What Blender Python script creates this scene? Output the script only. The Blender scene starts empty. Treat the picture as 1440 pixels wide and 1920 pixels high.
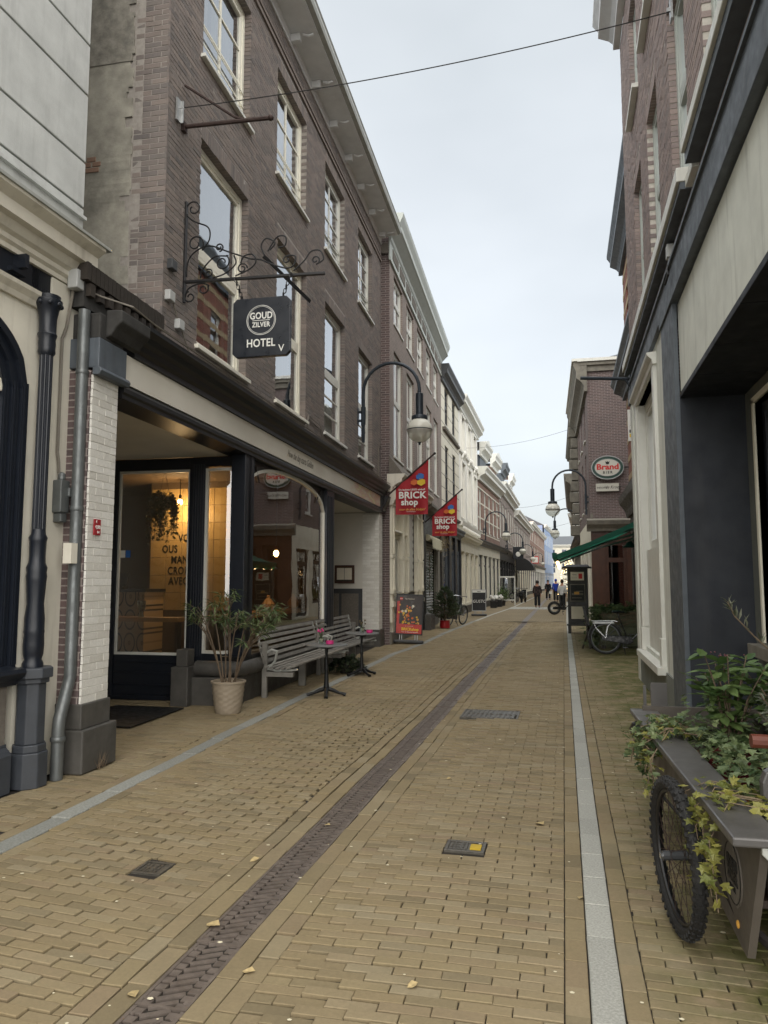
import bpy, math, random
import numpy as np
from mathutils import Vector, Matrix
random.seed(7); RNG = np.random.default_rng(11)
SC = bpy.context.scene
COL = SC.collection
R = math.radians
PI = math.pi

# ---------------------------------------------------------------- camera
F_PX, PX_W, PX_H = 1370.0, 1440.0, 1920.0
PITCH, YAW, CAM_H = math.atan(130 / 1370), R(13.76), 1.6
cd = bpy.data.cameras.new('camera')
cam = bpy.data.objects.new('camera', cd); COL.objects.link(cam)
cd.sensor_fit = 'VERTICAL'; cd.sensor_height = 24.0; cd.lens = 24.0 * F_PX / PX_H
cd.clip_start = 0.05; cd.clip_end = 3000
cam.location = (0, 0, CAM_H); cam.rotation_euler = (R(90) + PITCH, 0, YAW)
SC.camera = cam

# ---------------------------------------------------------------- overcast sky, soft sun
SUN_EL, SUN_ROT = R(42), R(165)
w = bpy.data.worlds.new('World'); SC.world = w; w.use_nodes = True
nt = w.node_tree; nt.nodes.clear()
out = nt.nodes.new('ShaderNodeOutputWorld'); bg = nt.nodes.new('ShaderNodeBackground')
sky = nt.nodes.new('ShaderNodeTexSky'); sky.sky_type = 'NISHITA'; sky.sun_disc = False
sky.sun_elevation = SUN_EL; sky.sun_rotation = SUN_ROT; sky.air_density = 1.0; sky.dust_density = 4.0
tc = nt.nodes.new('ShaderNodeTexCoord'); mp = nt.nodes.new('ShaderNodeMapping'); mp.inputs['Scale'].default_value = (1, 1, 2.2)
nz = nt.nodes.new('ShaderNodeTexNoise'); nz.inputs['Scale'].default_value = 1.7; nz.inputs['Detail'].default_value = 4; nz.inputs['Roughness'].default_value = .5
rp = nt.nodes.new('ShaderNodeValToRGB')
rp.color_ramp.elements[0].position = .3; rp.color_ramp.elements[0].color = (1.55, 1.645, 1.67, 1)
rp.color_ramp.elements[1].position = .72; rp.color_ramp.elements[1].color = (2.12, 2.21, 2.24, 1)
mx = nt.nodes.new('ShaderNodeMix'); mx.data_type = 'RGBA'; mx.inputs[0].default_value = .9
nt.links.new(tc.outputs['Generated'], mp.inputs[0]); nt.links.new(mp.outputs[0], nz.inputs['Vector'])
nt.links.new(nz.outputs['Fac'], rp.inputs[0]); nt.links.new(sky.outputs[0], mx.inputs[6]); nt.links.new(rp.outputs[0], mx.inputs[7])
nt.links.new(mx.outputs[2], bg.inputs[0]); bg.inputs[1].default_value = .1
nt.links.new(bg.outputs[0], out.inputs[0])
sl = bpy.data.lights.new('sun', 'SUN'); sl.energy = 1.5; sl.angle = R(140); sl.color = (1, .965, .91)
so = bpy.data.objects.new('sun', sl); COL.objects.link(so)
so.rotation_euler = (R(90) - SUN_EL, 0, R(180) - SUN_ROT); so.location = (0, 0, 30)
SC.view_settings.view_transform = 'Standard'; SC.view_settings.look = 'None'
SC.view_settings.exposure = 2.1; SC.view_settings.gamma = 1.0
SC.view_settings.use_curve_mapping = False

# ---------------------------------------------------------------- helpers
def proj(p):
    cy, sy, ct, st = math.cos(YAW), math.sin(YAW), math.cos(PITCH), math.sin(PITCH)
    v = (p[0], p[1], p[2] - CAM_H)
    fwd = -sy * ct * v[0] + cy * ct * v[1] + st * v[2]
    rt = cy * v[0] + sy * v[1]
    up = sy * st * v[0] - cy * st * v[1] + ct * v[2]
    if fwd < .1: return (-9999, -9999, fwd)
    return (720 + F_PX * rt / fwd, 960 - F_PX * up / fwd, fwd)

class MB:
    def __init__(s): s.v = []; s.f = []; s.m = []
    def add(s, vs, fs, mi=0):
        o = len(s.v); s.v += [tuple(p) for p in vs]; s.f += [tuple(i + o for i in f) for f in fs]; s.m += [mi] * len(fs); return s
    def box(s, x0, x1, y0, y1, z0, z1, mi=0):
        x0, x1 = min(x0, x1), max(x0, x1); y0, y1 = min(y0, y1), max(y0, y1); z0, z1 = min(z0, z1), max(z0, z1)
        return s.add([(x0,y0,z0),(x1,y0,z0),(x1,y1,z0),(x0,y1,z0),(x0,y0,z1),(x1,y0,z1),(x1,y1,z1),(x0,y1,z1)],
                     [(3,2,1,0),(4,5,6,7),(0,1,5,4),(1,2,6,5),(2,3,7,6),(3,0,4,7)], mi)
    def obox(s, M, sx, sy, sz, mi=0):
        vs = [M @ Vector((a*sx/2, b*sy/2, c*sz/2)) for c in (-1,1) for a, b in ((-1,-1),(1,-1),(1,1),(-1,1))]
        return s.add(vs, [(3,2,1,0),(4,5,6,7),(0,1,5,4),(1,2,6,5),(2,3,7,6),(3,0,4,7)], mi)
    def bar(s, a, b, wx, wy, mi=0, up=(0,0,1)):
        a, b = Vector(a), Vector(b); d = b - a; L = d.length; d.normalize()
        u = Vector(up); x = d.cross(u)
        if x.length < 1e-4: x = d.cross(Vector((1,0,0)))
        x.normalize(); y = x.cross(d)
        M = Matrix((x, d, y)).transposed().to_4x4(); M.translation = (a + b) / 2
        return s.obox(M, wx, L, wy, mi)
    def prism(s, pts, y0, y1, mi=0):           # polygon in x,z extruded along y (pts counter-clockwise seen from -y)
        n = len(pts); vs = [(x, y0, z) for x, z in pts] + [(x, y1, z) for x, z in pts]
        return s.add(vs, [tuple(range(n)), tuple(range(2*n-1, n-1, -1))] + [((i+1) % n, i, n+i, n+(i+1) % n) for i in range(n)], mi)
    def extr(s, prof, x0, x1, mi=0):           # profile in y,z extruded along x (moulding)
        n = len(prof); vs = [(x0, y, z) for y, z in prof] + [(x1, y, z) for y, z in prof]
        return s.add(vs, [tuple(range(n-1, -1, -1)), tuple(range(n, 2*n))] + [(i, (i+1) % n, n+(i+1) % n, n+i) for i in range(n)], mi)
    def plan(s, pts, z0, z1, mi=0):            # polygon in x,y extruded along z (ccw from above)
        n = len(pts); vs = [(x, y, z0) for x, y in pts] + [(x, y, z1) for x, y in pts]
        return s.add(vs, [tuple(range(n-1, -1, -1)), tuple(range(n, 2*n))] + [(i, (i+1) % n, n+(i+1) % n, n+i) for i in range(n)], mi)
    def tube(s, path, r, n=8, mi=0, cap=True, closed=False):
        P = [Vector(p) for p in path]; k = len(P); rr = r if hasattr(r, '__len__') else [r] * k
        o = len(s.v); prev = None
        for i in range(k):
            if closed: t = P[(i+1) % k] - P[i-1]
            else: t = (P[min(i+1, k-1)] - P[max(i-1, 0)])
            if t.length < 1e-9: t = Vector((0,0,1))
            t.normalize()
            if prev is None:
                a = Vector((0,0,1)) if abs(t.z) < .9 else Vector((1,0,0))
                nrm = (a - t * a.dot(t)).normalized()
            else:
                nrm = prev - t * prev.dot(t)
                nrm = nrm.normalized() if nrm.length > 1e-6 else prev
            prev = nrm; bn = t.cross(nrm)
            for j in range(n):
                an = 2 * PI * j / n
                s.v.append(tuple(P[i] + (nrm * math.cos(an) + bn * math.sin(an)) * rr[i]))
        segs = k if closed else k - 1
        for i in range(segs):
            a0 = o + i * n; b0 = o + ((i+1) % k) * n
            for j in range(n): s.f.append((a0+j, a0+(j+1) % n, b0+(j+1) % n, b0+j)); s.m.append(mi)
        if cap and not closed:
            s.f.append(tuple(o + j for j in range(n-1, -1, -1))); s.m.append(mi)
            s.f.append(tuple(o + (k-1)*n + j for j in range(n))); s.m.append(mi)
        return s
    def lathe(s, prof, n=20, c=(0,0,0), mi=0, ph=0.0):
        o = len(s.v); k = len(prof)
        for r, z in prof:
            for j in range(n):
                a = 2*PI*j/n + ph; s.v.append((c[0]+r*math.cos(a), c[1]+r*math.sin(a), c[2]+z))
        for i in range(k-1):
            for j in range(n): s.f.append((o+i*n+j, o+i*n+(j+1) % n, o+(i+1)*n+(j+1) % n, o+(i+1)*n+j)); s.m.append(mi)
        if prof[0][0] > 1e-4: s.f.append(tuple(o+j for j in range(n-1, -1, -1))); s.m.append(mi)
        if prof[-1][0] > 1e-4: s.f.append(tuple(o+(k-1)*n+j for j in range(n))); s.m.append(mi)
        return s
    def sphere(s, c, r, n=16, k=10, mi=0, sc=(1,1,1)):
        o = len(s.v)
        for i in range(k+1):
            th = PI*i/k
            for j in range(n):
                a = 2*PI*j/n; s.v.append((c[0]+r*sc[0]*math.sin(th)*math.cos(a), c[1]+r*sc[1]*math.sin(th)*math.sin(a), c[2]-r*sc[2]*math.cos(th)))
        for i in range(k):
            for j in range(n): s.f.append((o+i*n+j, o+i*n+(j+1) % n, o+(i+1)*n+(j+1) % n, o+(i+1)*n+j)); s.m.append(mi)
        return s
    def quad(s, a, b, c, d, mi=0): return s.add([a,b,c,d], [(0,1,2,3)], mi)
    def mesh(s, name, mats, smooth=False, ang=35):
        me = bpy.data.meshes.new(name); me.from_pydata(s.v, [], s.f)
        for m in (mats if isinstance(mats, (list, tuple)) else [mats]): me.materials.append(M_(m))
        if len(me.materials) > 1: me.polygons.foreach_set('material_index', s.m)
        if smooth:
            me.polygons.foreach_set('use_smooth', [True] * len(me.polygons)); me.set_sharp_from_angle(angle=R(ang))
        me.validate(); me.update(); return me
    def build(s, name, mats, parent=None, smooth=False, bev=0, ang=35, loc=None, rot=None):
        o = bpy.data.objects.new(name, s.mesh(name, mats, smooth, ang)); COL.objects.link(o); o.parent = parent
        if loc is not None: o.location = loc
        if rot is not None: o.rotation_euler = rot
        if bev:
            b = o.modifiers.new('bevel', 'BEVEL'); b.width = bev; b.segments = 2; b.limit_method = 'ANGLE'; b.angle_limit = R(40)
        return o

def tag(o, label=None, cat=None, group=None, kind=None):
    if label: o['label'] = label
    if cat: o['category'] = cat
    if group: o['group'] = group
    if kind: o['kind'] = kind
    return o
def thing(name, loc, rz, label, cat, group=None):
    o = bpy.data.objects.new(name, None); COL.objects.link(o); o.location = loc; o.rotation_euler = (0, 0, rz); o.empty_display_size = .2
    return tag(o, label, cat, group)
def stuff(o): o['kind'] = 'stuff'; return o
def structure(o): o['kind'] = 'structure'; return o
def inst(mesh, name, parent, loc, rot=(0,0,0), scale=None):
    o = bpy.data.objects.new(name, mesh); COL.objects.link(o); o.parent = parent; o.location = loc; o.rotation_euler = rot
    if scale: o.scale = scale
    return o
def copy_tree(o, parent=None):
    c = o.copy(); COL.objects.link(c); c.parent = parent
    for ch in o.children: copy_tree(ch, c)
    return c
def arc(cx, cz, r, a0, a1, n=12, y=0.0):
    return [(cx + r*math.cos(R(a0 + (a1-a0)*i/n)), y, cz + r*math.sin(R(a0 + (a1-a0)*i/n))) for i in range(n+1)]

def text(body, size, mat, name, parent, loc, rot, align='CENTER', shear=0.0, bold=0.0, sx=1.0, ext=.0015, spacing=1.0):
    cu = bpy.data.curves.new('t', 'FONT'); cu.body = body; cu.size = size; cu.align_x = align; cu.align_y = 'CENTER'
    cu.shear = shear; cu.offset = bold; cu.extrude = ext; cu.space_character = spacing; cu.resolution_u = 3
    to = bpy.data.objects.new('t', cu); COL.objects.link(to)
    dg = bpy.context.evaluated_depsgraph_get(); me = bpy.data.meshes.new_from_object(to.evaluated_get(dg))
    bpy.data.objects.remove(to); bpy.data.curves.remove(cu)
    me.name = name; me.materials.clear(); me.materials.append(M_(mat))
    if sx != 1: me.transform(Matrix.Diagonal((sx, 1, 1, 1)))
    o = bpy.data.objects.new(name, me); COL.objects.link(o); o.parent = parent; o.location = loc; o.rotation_euler = rot
    return o

# ---------------------------------------------------------------- procedural materials
MATS = {}
def M_(m): return MATS[m] if isinstance(m, str) else m
def lin(c):
    return tuple(((x/255)/12.92 if x/255 <= .04045 else ((x/255+.055)/1.055)**2.4) for x in c) + (1,)
def nodes(name):
    m = bpy.data.materials.new(name); m.use_nodes = True; t = m.node_tree; t.nodes.clear()
    o = t.nodes.new('ShaderNodeOutputMaterial'); b = t.nodes.new('ShaderNodeBsdfPrincipled'); t.links.new(b.outputs[0], o.inputs[0])
    MATS[name] = m; return m, t, b, o
def N(t, typ, **kw):
    n = t.nodes.new(typ)
    for k, v in kw.items():
        if k.startswith('i_'):
            key = k[2:]; key = int(key) if key.isdigit() else key.replace('_', ' ')
            n.inputs[key].default_value = v
        else: setattr(n, k, v)
    return n
def mixc(t, fac, a, b, blend='MIX'):
    m = t.nodes.new('ShaderNodeMix'); m.data_type = 'RGBA'; m.blend_type = blend
    for i, x in ((0, fac), (6, a), (7, b)):
        if hasattr(x, 'is_output'): t.links.new(x, m.inputs[i])
        else: m.inputs[i].default_value = x
    return m.outputs[2]
def ramp(t, src, stops):
    r = t.nodes.new('ShaderNodeValToRGB'); e = r.color_ramp.elements
    while len(e) < len(stops): e.new(.5)
    for k, (p, c) in enumerate(stops):
        e[k].position = p; e[k].color = c if hasattr(c, '__len__') else (c, c, c, 1)
    t.links.new(src, r.inputs[0]); return r.outputs[0]
def noise(t, coord, scale, detail=4, rough=.55, stretch=None):
    n = N(t, 'ShaderNodeTexNoise', i_Scale=scale, i_Detail=detail, i_Roughness=rough)
    src = coord
    if stretch:
        m = t.nodes.new('ShaderNodeMapping'); m.inputs['Scale'].default_value = stretch; t.links.new(coord, m.inputs[0]); src = m.outputs[0]
    t.links.new(src, n.inputs['Vector']); return n.outputs['Fac']
def bump(t, b, h, strength=.3, dist=.01):
    n = N(t, 'ShaderNodeBump', i_Strength=strength, i_Distance=dist); t.links.new(h, n.inputs['Height']); t.links.new(n.outputs[0], b.inputs['Normal'])
def coord(t, kind='Object'):
    return t.nodes.new('ShaderNodeTexCoord').outputs[kind]

def plain(name, col, rough=.6, var=.25, scale=6, dirt=.0, dirtcol=(.05,.045,.035,1), bmp=.15, bscale=60, metal=0, spec=.5, streak=False, obj_var=0.0):
    """colour with two scales of wear, optional dirt patches or vertical streaks, fine relief"""
    m, t, b, o = nodes(name); c = lin(col) if max(col) > 1 else tuple(col) + (1,)
    co = coord(t)
    n1 = noise(t, co, scale, 5, .6)
    lo = tuple(x*(1-var) for x in c[:3]) + (1,); hi = tuple(min(1, x*(1+var*.6)) for x in c[:3]) + (1,)
    base = ramp(t, n1, [(.3, lo), (.7, hi)])
    if dirt:
        n2 = noise(t, co, scale*.35, 6, .65, (6, 6, .5) if streak else None)
        f = ramp(t, n2, [(.52, 0), (.75, dirt)]); base = mixc(t, f, base, dirtcol)
    if obj_var:
        oi = t.nodes.new('ShaderNodeObjectInfo'); base = mixc(t, 1.0, base, ramp(t, oi.outputs['Random'], [(0, 1-obj_var), (1, 1)]), 'MULTIPLY')
    t.links.new(base, b.inputs['Base Color'])
    rr = ramp(t, noise(t, co, scale*2.3, 3), [(.3, max(.02, rough-.12)), (.7, min(1, rough+.12))]); (t.links.new(rr, b.inputs['Roughness']) if bmp else setattr(b.inputs['Roughness'], 'default_value', rough))
    b.inputs['Metallic'].default_value = metal; b.inputs['Specular IOR Level'].default_value = spec
    if bmp: bump(t, b, noise(t, co, bscale, 4, .6), bmp, .004)
    return m

def brick_piece(name, cols, rough=.85, grime=.35, moss=False, mortar_stain=0):
    """material of single bricks: colour drawn per brick, then grain and grime"""
    m, t, b, o = nodes(name)
    at = N(t, 'ShaderNodeAttribute', attribute_name='rnd'); oi = t.nodes.new('ShaderNodeObjectInfo')
    ad = N(t, 'ShaderNodeMath', operation='ADD'); t.links.new(at.outputs['Fac'], ad.inputs[0]); t.links.new(oi.outputs['Random'], ad.inputs[1])
    fr = N(t, 'ShaderNodeMath', operation='FRACT'); t.links.new(ad.outputs[0], fr.inputs[0])
    n = len(cols); base = ramp(t, fr.outputs[0], [(i/(n-1), lin(c)) for i, c in enumerate(cols)])
    g = N(t, 'ShaderNodeNewGeometry').outputs['Position']
    gr = noise(t, g, 55, 5, .75); base = mixc(t, .5, base, ramp(t, gr, [(.3, .6), (.72, 1.0)]), 'MULTIPLY')
    g2 = noise(t, g, .9, 6, .72); base = mixc(t, ramp(t, g2, [(.5, 0), (.82, grime)]), base, (.035,.03,.022,1))
    if moss:
        sp = N(t, 'ShaderNodeSeparateXYZ'); t.links.new(g, sp.inputs[0])
        mr = N(t, 'ShaderNodeMapRange'); mr.inputs[1].default_value = .2; mr.inputs[2].default_value = .75; t.links.new(sp.outputs[0], mr.inputs[0])
        m2 = noise(t, g, 3.1, 6, .7); f2 = ramp(t, m2, [(.40, 0), (.56, .85)])
        mu = N(t, 'ShaderNodeMath', operation='MULTIPLY'); t.links.new(mr.outputs[0], mu.inputs[0]); t.links.new(f2, mu.inputs[1])
        base = mixc(t, mu.outputs[0], base, (.075,.085,.018,1))
        wp = noise(t, g, 1.6, 3, .5); base = mixc(t, ramp(t, wp, [(.56, 0), (.8, .35)]), base, (.34,.29,.19,1))
    t.links.new(base, b.inputs['Base Color']); b.inputs['Roughness'].default_value = rough; b.inputs['Specular IOR Level'].default_value = .3
    bump(t, b, gr, .5, .003); return m

def brick_tex(name, c1, c2, mortar, bw=.21, rh=.0625, ms=.007, rough=.85, grime=.3):
    """far brickwork: pieces too small to tell apart"""
    m, t, b, o = nodes(name); co = coord(t)
    sp = N(t, 'ShaderNodeSeparateXYZ'); t.links.new(co, sp.inputs[0])
    ad = N(t, 'ShaderNodeMath', operation='ADD'); t.links.new(sp.outputs[0], ad.inputs[0]); t.links.new(sp.outputs[1], ad.inputs[1])
    cb = t.nodes.new('ShaderNodeCombineXYZ'); t.links.new(ad.outputs[0], cb.inputs[0]); t.links.new(sp.outputs[2], cb.inputs[1])
    br = N(t, 'ShaderNodeTexBrick', i_Scale=1.0, i_Mortar_Size=ms, i_Brick_Width=bw, i_Row_Height=rh, i_Bias=0.0, i_Mortar_Smooth=.3)
    br.inputs['Color1'].default_value = lin(c1); br.inputs['Color2'].default_value = lin(c2); br.inputs['Mortar'].default_value = lin(mortar)
    t.links.new(cb.outputs[0], br.inputs['Vector'])
    base = mixc(t, .5, br.outputs['Color'], ramp(t, noise(t, co, 25, 4, .7), [(.3, .6), (.7, 1.0)]), 'MULTIPLY')
    base = mixc(t, ramp(t, noise(t, co, .8, 5, .65), [(.45, 0), (.8, grime)]), base, (.03,.025,.02,1))
    t.links.new(base, b.inputs['Base Color']); b.inputs['Roughness'].default_value = rough
    bump(t, b, br.outputs['Fac'], .4, -.01); return m

def glass(name, tint=(.55,.6,.6), refl=1.0, base=.06, wav=.02):
    m, t, b, o = nodes(name); t.nodes.remove(b)
    tr = N(t, 'ShaderNodeBsdfTransparent'); tr.inputs[0].default_value = tint + (1,)
    gl = N(t, 'ShaderNodeBsdfGlossy'); gl.inputs['Color'].default_value = (.95,.97,1,1); gl.inputs['Roughness'].default_value = .015
    fr = N(t, 'ShaderNodeFresnel'); fr.inputs[0].default_value = 1.55
    ma = N(t, 'ShaderNodeMath', operation='MULTIPLY_ADD'); ma.inputs[1].default_value = refl; ma.inputs[2].default_value = base; ma.use_clamp = True
    t.links.new(fr.outputs[0], ma.inputs[0])
    bn = N(t, 'ShaderNodeBump', i_Strength=wav, i_Distance=.05); t.links.new(noise(t, coord(t), 1.6, 2), bn.inputs['Height']); t.links.new(bn.outputs[0], gl.inputs['Normal'])
    ms = N(t, 'ShaderNodeMixShader'); t.links.new(ma.outputs[0], ms.inputs[0]); t.links.new(tr.outputs[0], ms.inputs[1]); t.links.new(gl.outputs[0], ms.inputs[2])
    t.links.new(ms.outputs[0], o.inputs[0]); return m
def emit(name, col, strength):
    m, t, b, o = nodes(name); b.inputs['Base Color'].default_value = col + (1,); b.inputs['Emission Color'].default_value = col + (1,); b.inputs['Emission Strength'].default_value = strength
    return m
def leafmat(name, c1, c2, rough=.5, trans=.25):
    m, t, b, o = nodes(name)
    at = N(t, 'ShaderNodeAttribute', attribute_name='rnd')
    base = ramp(t, at.outputs['Fac'], [(0, c1 + (1,)), (1, c2 + (1,))])
    base = mixc(t, .5, base, ramp(t, noise(t, coord(t), 40, 3), [(.3, .65), (.7, 1.0)]), 'MULTIPLY')
    t.links.new(base, b.inputs['Base Color']); b.inputs['Roughness'].default_value = rough
    tl = N(t, 'ShaderNodeBsdfTranslucent'); t.links.new(base, tl.inputs[0])
    ms = N(t, 'ShaderNodeMixShader'); ms.inputs[0].default_value = trans
    t.links.new(b.outputs[0], ms.inputs[1]); t.links.new(tl.outputs[0], ms.inputs[2]); t.links.new(ms.outputs[0], o.inputs[0]); return m

# street
brick_piece('paving_brick', [(133,119,91),(141,127,99),(144,130,103),(138,123,94),(142,128,98),(123,111,86),(146,134,108),(139,125,96),(136,120,96)], .8, .3, moss=True)
brick_piece('paving_brick_pale', [(140,122,90),(150,132,98),(135,117,86),(154,138,106)], .8, .3, moss=True)
plain('joint_sand', (40,35,28), .95, .3, 8, bmp=.3)
plain('kerb_grey', (146,147,140), .8, .3, 60, dirt=.45, dirtcol=(.14,.13,.1,1), bmp=.2, bscale=150, obj_var=.2)
plain('kerb_granite', (168,168,160), .75, .3, 90, dirt=.3, dirtcol=(.16,.15,.12,1), bmp=.2, bscale=150, obj_var=.16)
plain('cast_iron', (116,106,98), .5, .35, 14, dirt=.5, dirtcol=(.1,.075,.05,1), bmp=.3, bscale=90, metal=.35)
plain('iron_dark', (40,36,34), .6, .3, 14, bmp=.2)
plain('manhole_steel', (96,92,84), .45, .3, 20, dirt=.4, metal=.4)
plain('paint_yellow', (190,160,40), .6, .2)
plain('earth', (70,62,50), .95, .3, 2)
# walls
brick_piece('wall_brick_brown', [(128,120,116),(137,127,121),(119,113,110),(143,132,125),(131,121,116),(114,109,107),(138,126,119),(124,118,114)], .85, .3)
brick_piece('wall_brick_purple', [(150,136,133),(160,144,139),(138,127,125),(166,150,143),(153,137,132),(146,137,134)], .85, .25)
brick_piece('brick_red_old', [(140,112,96),(150,122,104),(130,106,92),(122,104,92)], .9, .4)
brick_piece('brick_sooty', [(54,50,47),(64,58,53),(46,44,42),(70,63,56)], .9, .5)
brick_piece('white_painted_brick', [(224,222,214),(232,230,223),(214,211,202),(228,226,218)], .6, .08)
plain('mortar_pale', (196,190,180), .9, .2, 20)
plain('mortar_dark', (158,152,145), .9, .2, 20)
plain('white_mortar', (196,193,184), .8, .1, 20)
brick_tex('brick_brown_far', (142,128,121), (128,117,111), (170,162,154))
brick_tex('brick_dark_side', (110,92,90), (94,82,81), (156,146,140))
brick_tex('brick_red_far', (150,112,98), (132,102,92), (164,152,140))
brick_tex('brick_tan_far', (140,120,96), (120,104,86), (150,140,126))
brick_tex('brick_banded_red', (128,66,54), (110,60,50), (140,110,80), .21, .0625)
plain('band_yellow', (152,132,100), .8, .2, 8)
plain('render_grey', (192,194,191), .85, .14, 4, dirt=.4, dirtcol=(.25,.25,.24,1), bmp=.5, bscale=90, streak=True)
plain('render_sage', (212,214,205), .8, .12, 3, dirt=.5, dirtcol=(.2,.2,.17,1), bmp=.25, bscale=30, streak=True)
plain('render_base_grey', (120,124,118), .8, .1, 2, dirt=.4, dirtcol=(.12,.12,.1,1), bmp=.1)
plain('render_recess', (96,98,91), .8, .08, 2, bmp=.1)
plain('plaster_old', (166,162,150), .95, .4, 3.6, dirt=.9, dirtcol=(.12,.12,.1,1), bmp=.8, bscale=25)
plain('plaster_upper', (142,138,128), .95, .4, 9, dirt=.8, dirtcol=(.1,.1,.09,1), bmp=.8, bscale=40)
plain('cream_paint', (216,211,196), .55, .1, 3, dirt=.4, dirtcol=(.2,.17,.12,1), streak=True)
plain('cream_wood', (228,223,204), .5, .08, 3, dirt=.15, dirtcol=(.25,.22,.16,1), streak=True)
plain('white_wood', (212,212,204), .45, .06, 4, dirt=.2, dirtcol=(.3,.29,.25,1), streak=True)
plain('white_wall', (232,231,224), .7, .06, 2, dirt=.2, dirtcol=(.34,.32,.27,1), streak=True)
plain('offwhite_wall', (222,218,202), .7, .1, 2, dirt=.3, dirtcol=(.3,.28,.22,1), streak=True)
plain('window_cream', (234,231,216), .5, .06, 4, dirt=.2, dirtcol=(.3,.28,.2,1))
plain('window_grey', (178,184,178), .5, .05, 4, dirt=.15, dirtcol=(.3,.3,.28,1))
plain('fascia_beige', (200,193,176), .55, .1, 1.2, dirt=.2, dirtcol=(.3,.27,.22,1))
m, t, b, o = nodes('fascia_print'); co = coord(t); sp = N(t, 'ShaderNodeSeparateXYZ'); t.links.new(co, sp.inputs[0])
base = ramp(t, noise(t, co, 1.2, 4), [(.3, lin((214,209,196))), (.7, lin((228,224,212)))])
mr = N(t, 'ShaderNodeMapRange'); mr.inputs[1].default_value = 8.6; mr.inputs[2].default_value = 9.4; t.links.new(sp.outputs[0], mr.inputs[0])
art = ramp(t, noise(t, co, 2.6, 3, .5, (.5, 1, 2.2)), [(.36, lin((214,206,186))), (.46, lin((206,178,150))), (.52, lin((196,128,108))), (.58, lin((206,190,110))), (.66, lin((214,206,190)))])
t.links.new(mixc(t, mr.outputs[0], base, mixc(t, .6, base, art)), b.inputs['Base Color']); b.inputs['Roughness'].default_value = .55
plain('porch_plaster', (206,202,192), .8, .06, 2)
plain('navy_paint', (22,27,36), .38, .1, 5, bmp=0)
plain('black_paint', (15,16,17), .42, .15, 5, bmp=.06)
plain('black_gloss', (20,20,22), .42, .05, 5, bmp=0)
plain('bluegrey_paint', (84,91,98), .55, .2, 4, dirt=.45, dirtcol=(.05,.05,.052,1), streak=True)
plain('darkblue_panel', (32,37,45), .6, .2, 2, dirt=.25, dirtcol=(.05,.05,.05,1), streak=True)
plain('stone_dark', (76,74,70), .6, .3, 5, dirt=.5, dirtcol=(.12,.11,.095,1), bmp=.25)
plain('stone_sooty', (56,55,53), .85, .4, 5, dirt=.7, dirtcol=(.015,.015,.014,1), bmp=.6, bscale=30)
plain('stone_grey', (120,116,106), .85, .25, 5, dirt=.5, dirtcol=(.06,.06,.05,1), bmp=.4)
plain('stone_panel', (108,102,94), .85, .2, 30, dirt=.3, bmp=.4, bscale=80)
plain('zinc', (104,108,108), .45, .2, 8, dirt=.35, dirtcol=(.2,.2,.19,1), metal=.5, streak=True)
plain('zinc_pale', (170,172,166), .5, .15, 6, dirt=.3, dirtcol=(.22,.21,.18,1), metal=.25)
plain('soffit_grey', (226,228,229), .6, .1, 3, dirt=.25, dirtcol=(.22,.22,.22,1))
plain('steel_rust', (66,52,48), .7, .3, 20, metal=.3)
plain('galvanised', (170,172,172), .4, .15, 20, metal=.7)
plain('plastic_grey', (176,178,176), .5, .06)
plain('plastic_dark', (60,62,64), .5, .1)
plain('cable', (120,114,104), .6, .15)
plain('cable_dark', (30,30,30), .6, .15)
plain('slate', (84,88,92), .6, .3, 9, bmp=.4, bscale=14)
plain('roof_orange', (176,98,58), .8, .25, 9, bmp=.6, bscale=12)
plain('blue_wall', (140,160,192), .7, .1, 2)
plain('wood_grey', (136,133,126), .75, .35, 3, dirt=.35, dirtcol=(.06,.055,.05,1), bmp=.5, bscale=50, obj_var=.3)
plain('wood_warm', (150,112,66), .5, .25, 4)
plain('wood_brown', (72,44,30), .45, .3, 4)
plain('wood_dark', (42,32,26), .5, .3, 4)
plain('orange_wall', (92,54,30), .7, .1, 2)
plain('interior_wall', (92,76,58), .8, .1, 2)
plain('interior_dark', (40,32,26), .8, .15, 2)
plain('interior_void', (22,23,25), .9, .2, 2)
plain('curtain', (210,208,200), .9, .1, 3)
plain('table_iron', (26,28,29), .5, .25, 12, metal=.3)
plain('table_top', (104,106,106), .4, .12, 10, dirt=.3, dirtcol=(.3,.3,.3,1))
plain('pot_taupe', (150,138,120), .55, .08, 6)
plain('pot_red', (150,24,28), .45, .15, 6)
plain('pot_maroon', (88,30,36), .35, .2, 6, dirt=.2)
plain('soil', (48,38,28), .95, .4, 30, bmp=.8)
plain('lamp_metal', (44,52,60), .4, .2, 8, metal=.3)
plain('sign_navy', (22,27,36), .35, .12, 3, bmp=.03)
plain('print_white', (226,226,220), .5, .04)
plain('print_black', (20,20,20), .5, .1)
plain('print_yellow', (226,190,40), .5, .05)
plain('print_orange', (206,98,34), .5, .05)
plain('print_blue', (40,98,172), .5, .05)
plain('print_red', (196,40,36), .5, .05)
plain('print_pink', (196,48,120), .5, .05)
plain('gold_print', (214,160,72), .5, .05)
plain('flag_red', (158,26,38), .7, .08, 3, bmp=.15, bscale=300)
plain('poster_dark', (44,32,26), .35, .5, 6)
plain('poster_red', (186,42,30), .35, .08)
plain('rubber', (28,28,28), .75, .25, 30, dirt=.3, dirtcol=(.09,.085,.075,1))
plain('chrome', (200,202,204), .2, .05, metal=.9)
plain('bike_black', (22,24,27), .3, .1)
plain('cart_grey', (82,80,78), .4, .2, 4, dirt=.35, dirtcol=(.2,.2,.19,1))
plain('cart_brown', (88,82,75), .55, .2, 4, dirt=.3)
plain('leather', (92,46,32), .5, .2, 8)
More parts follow.
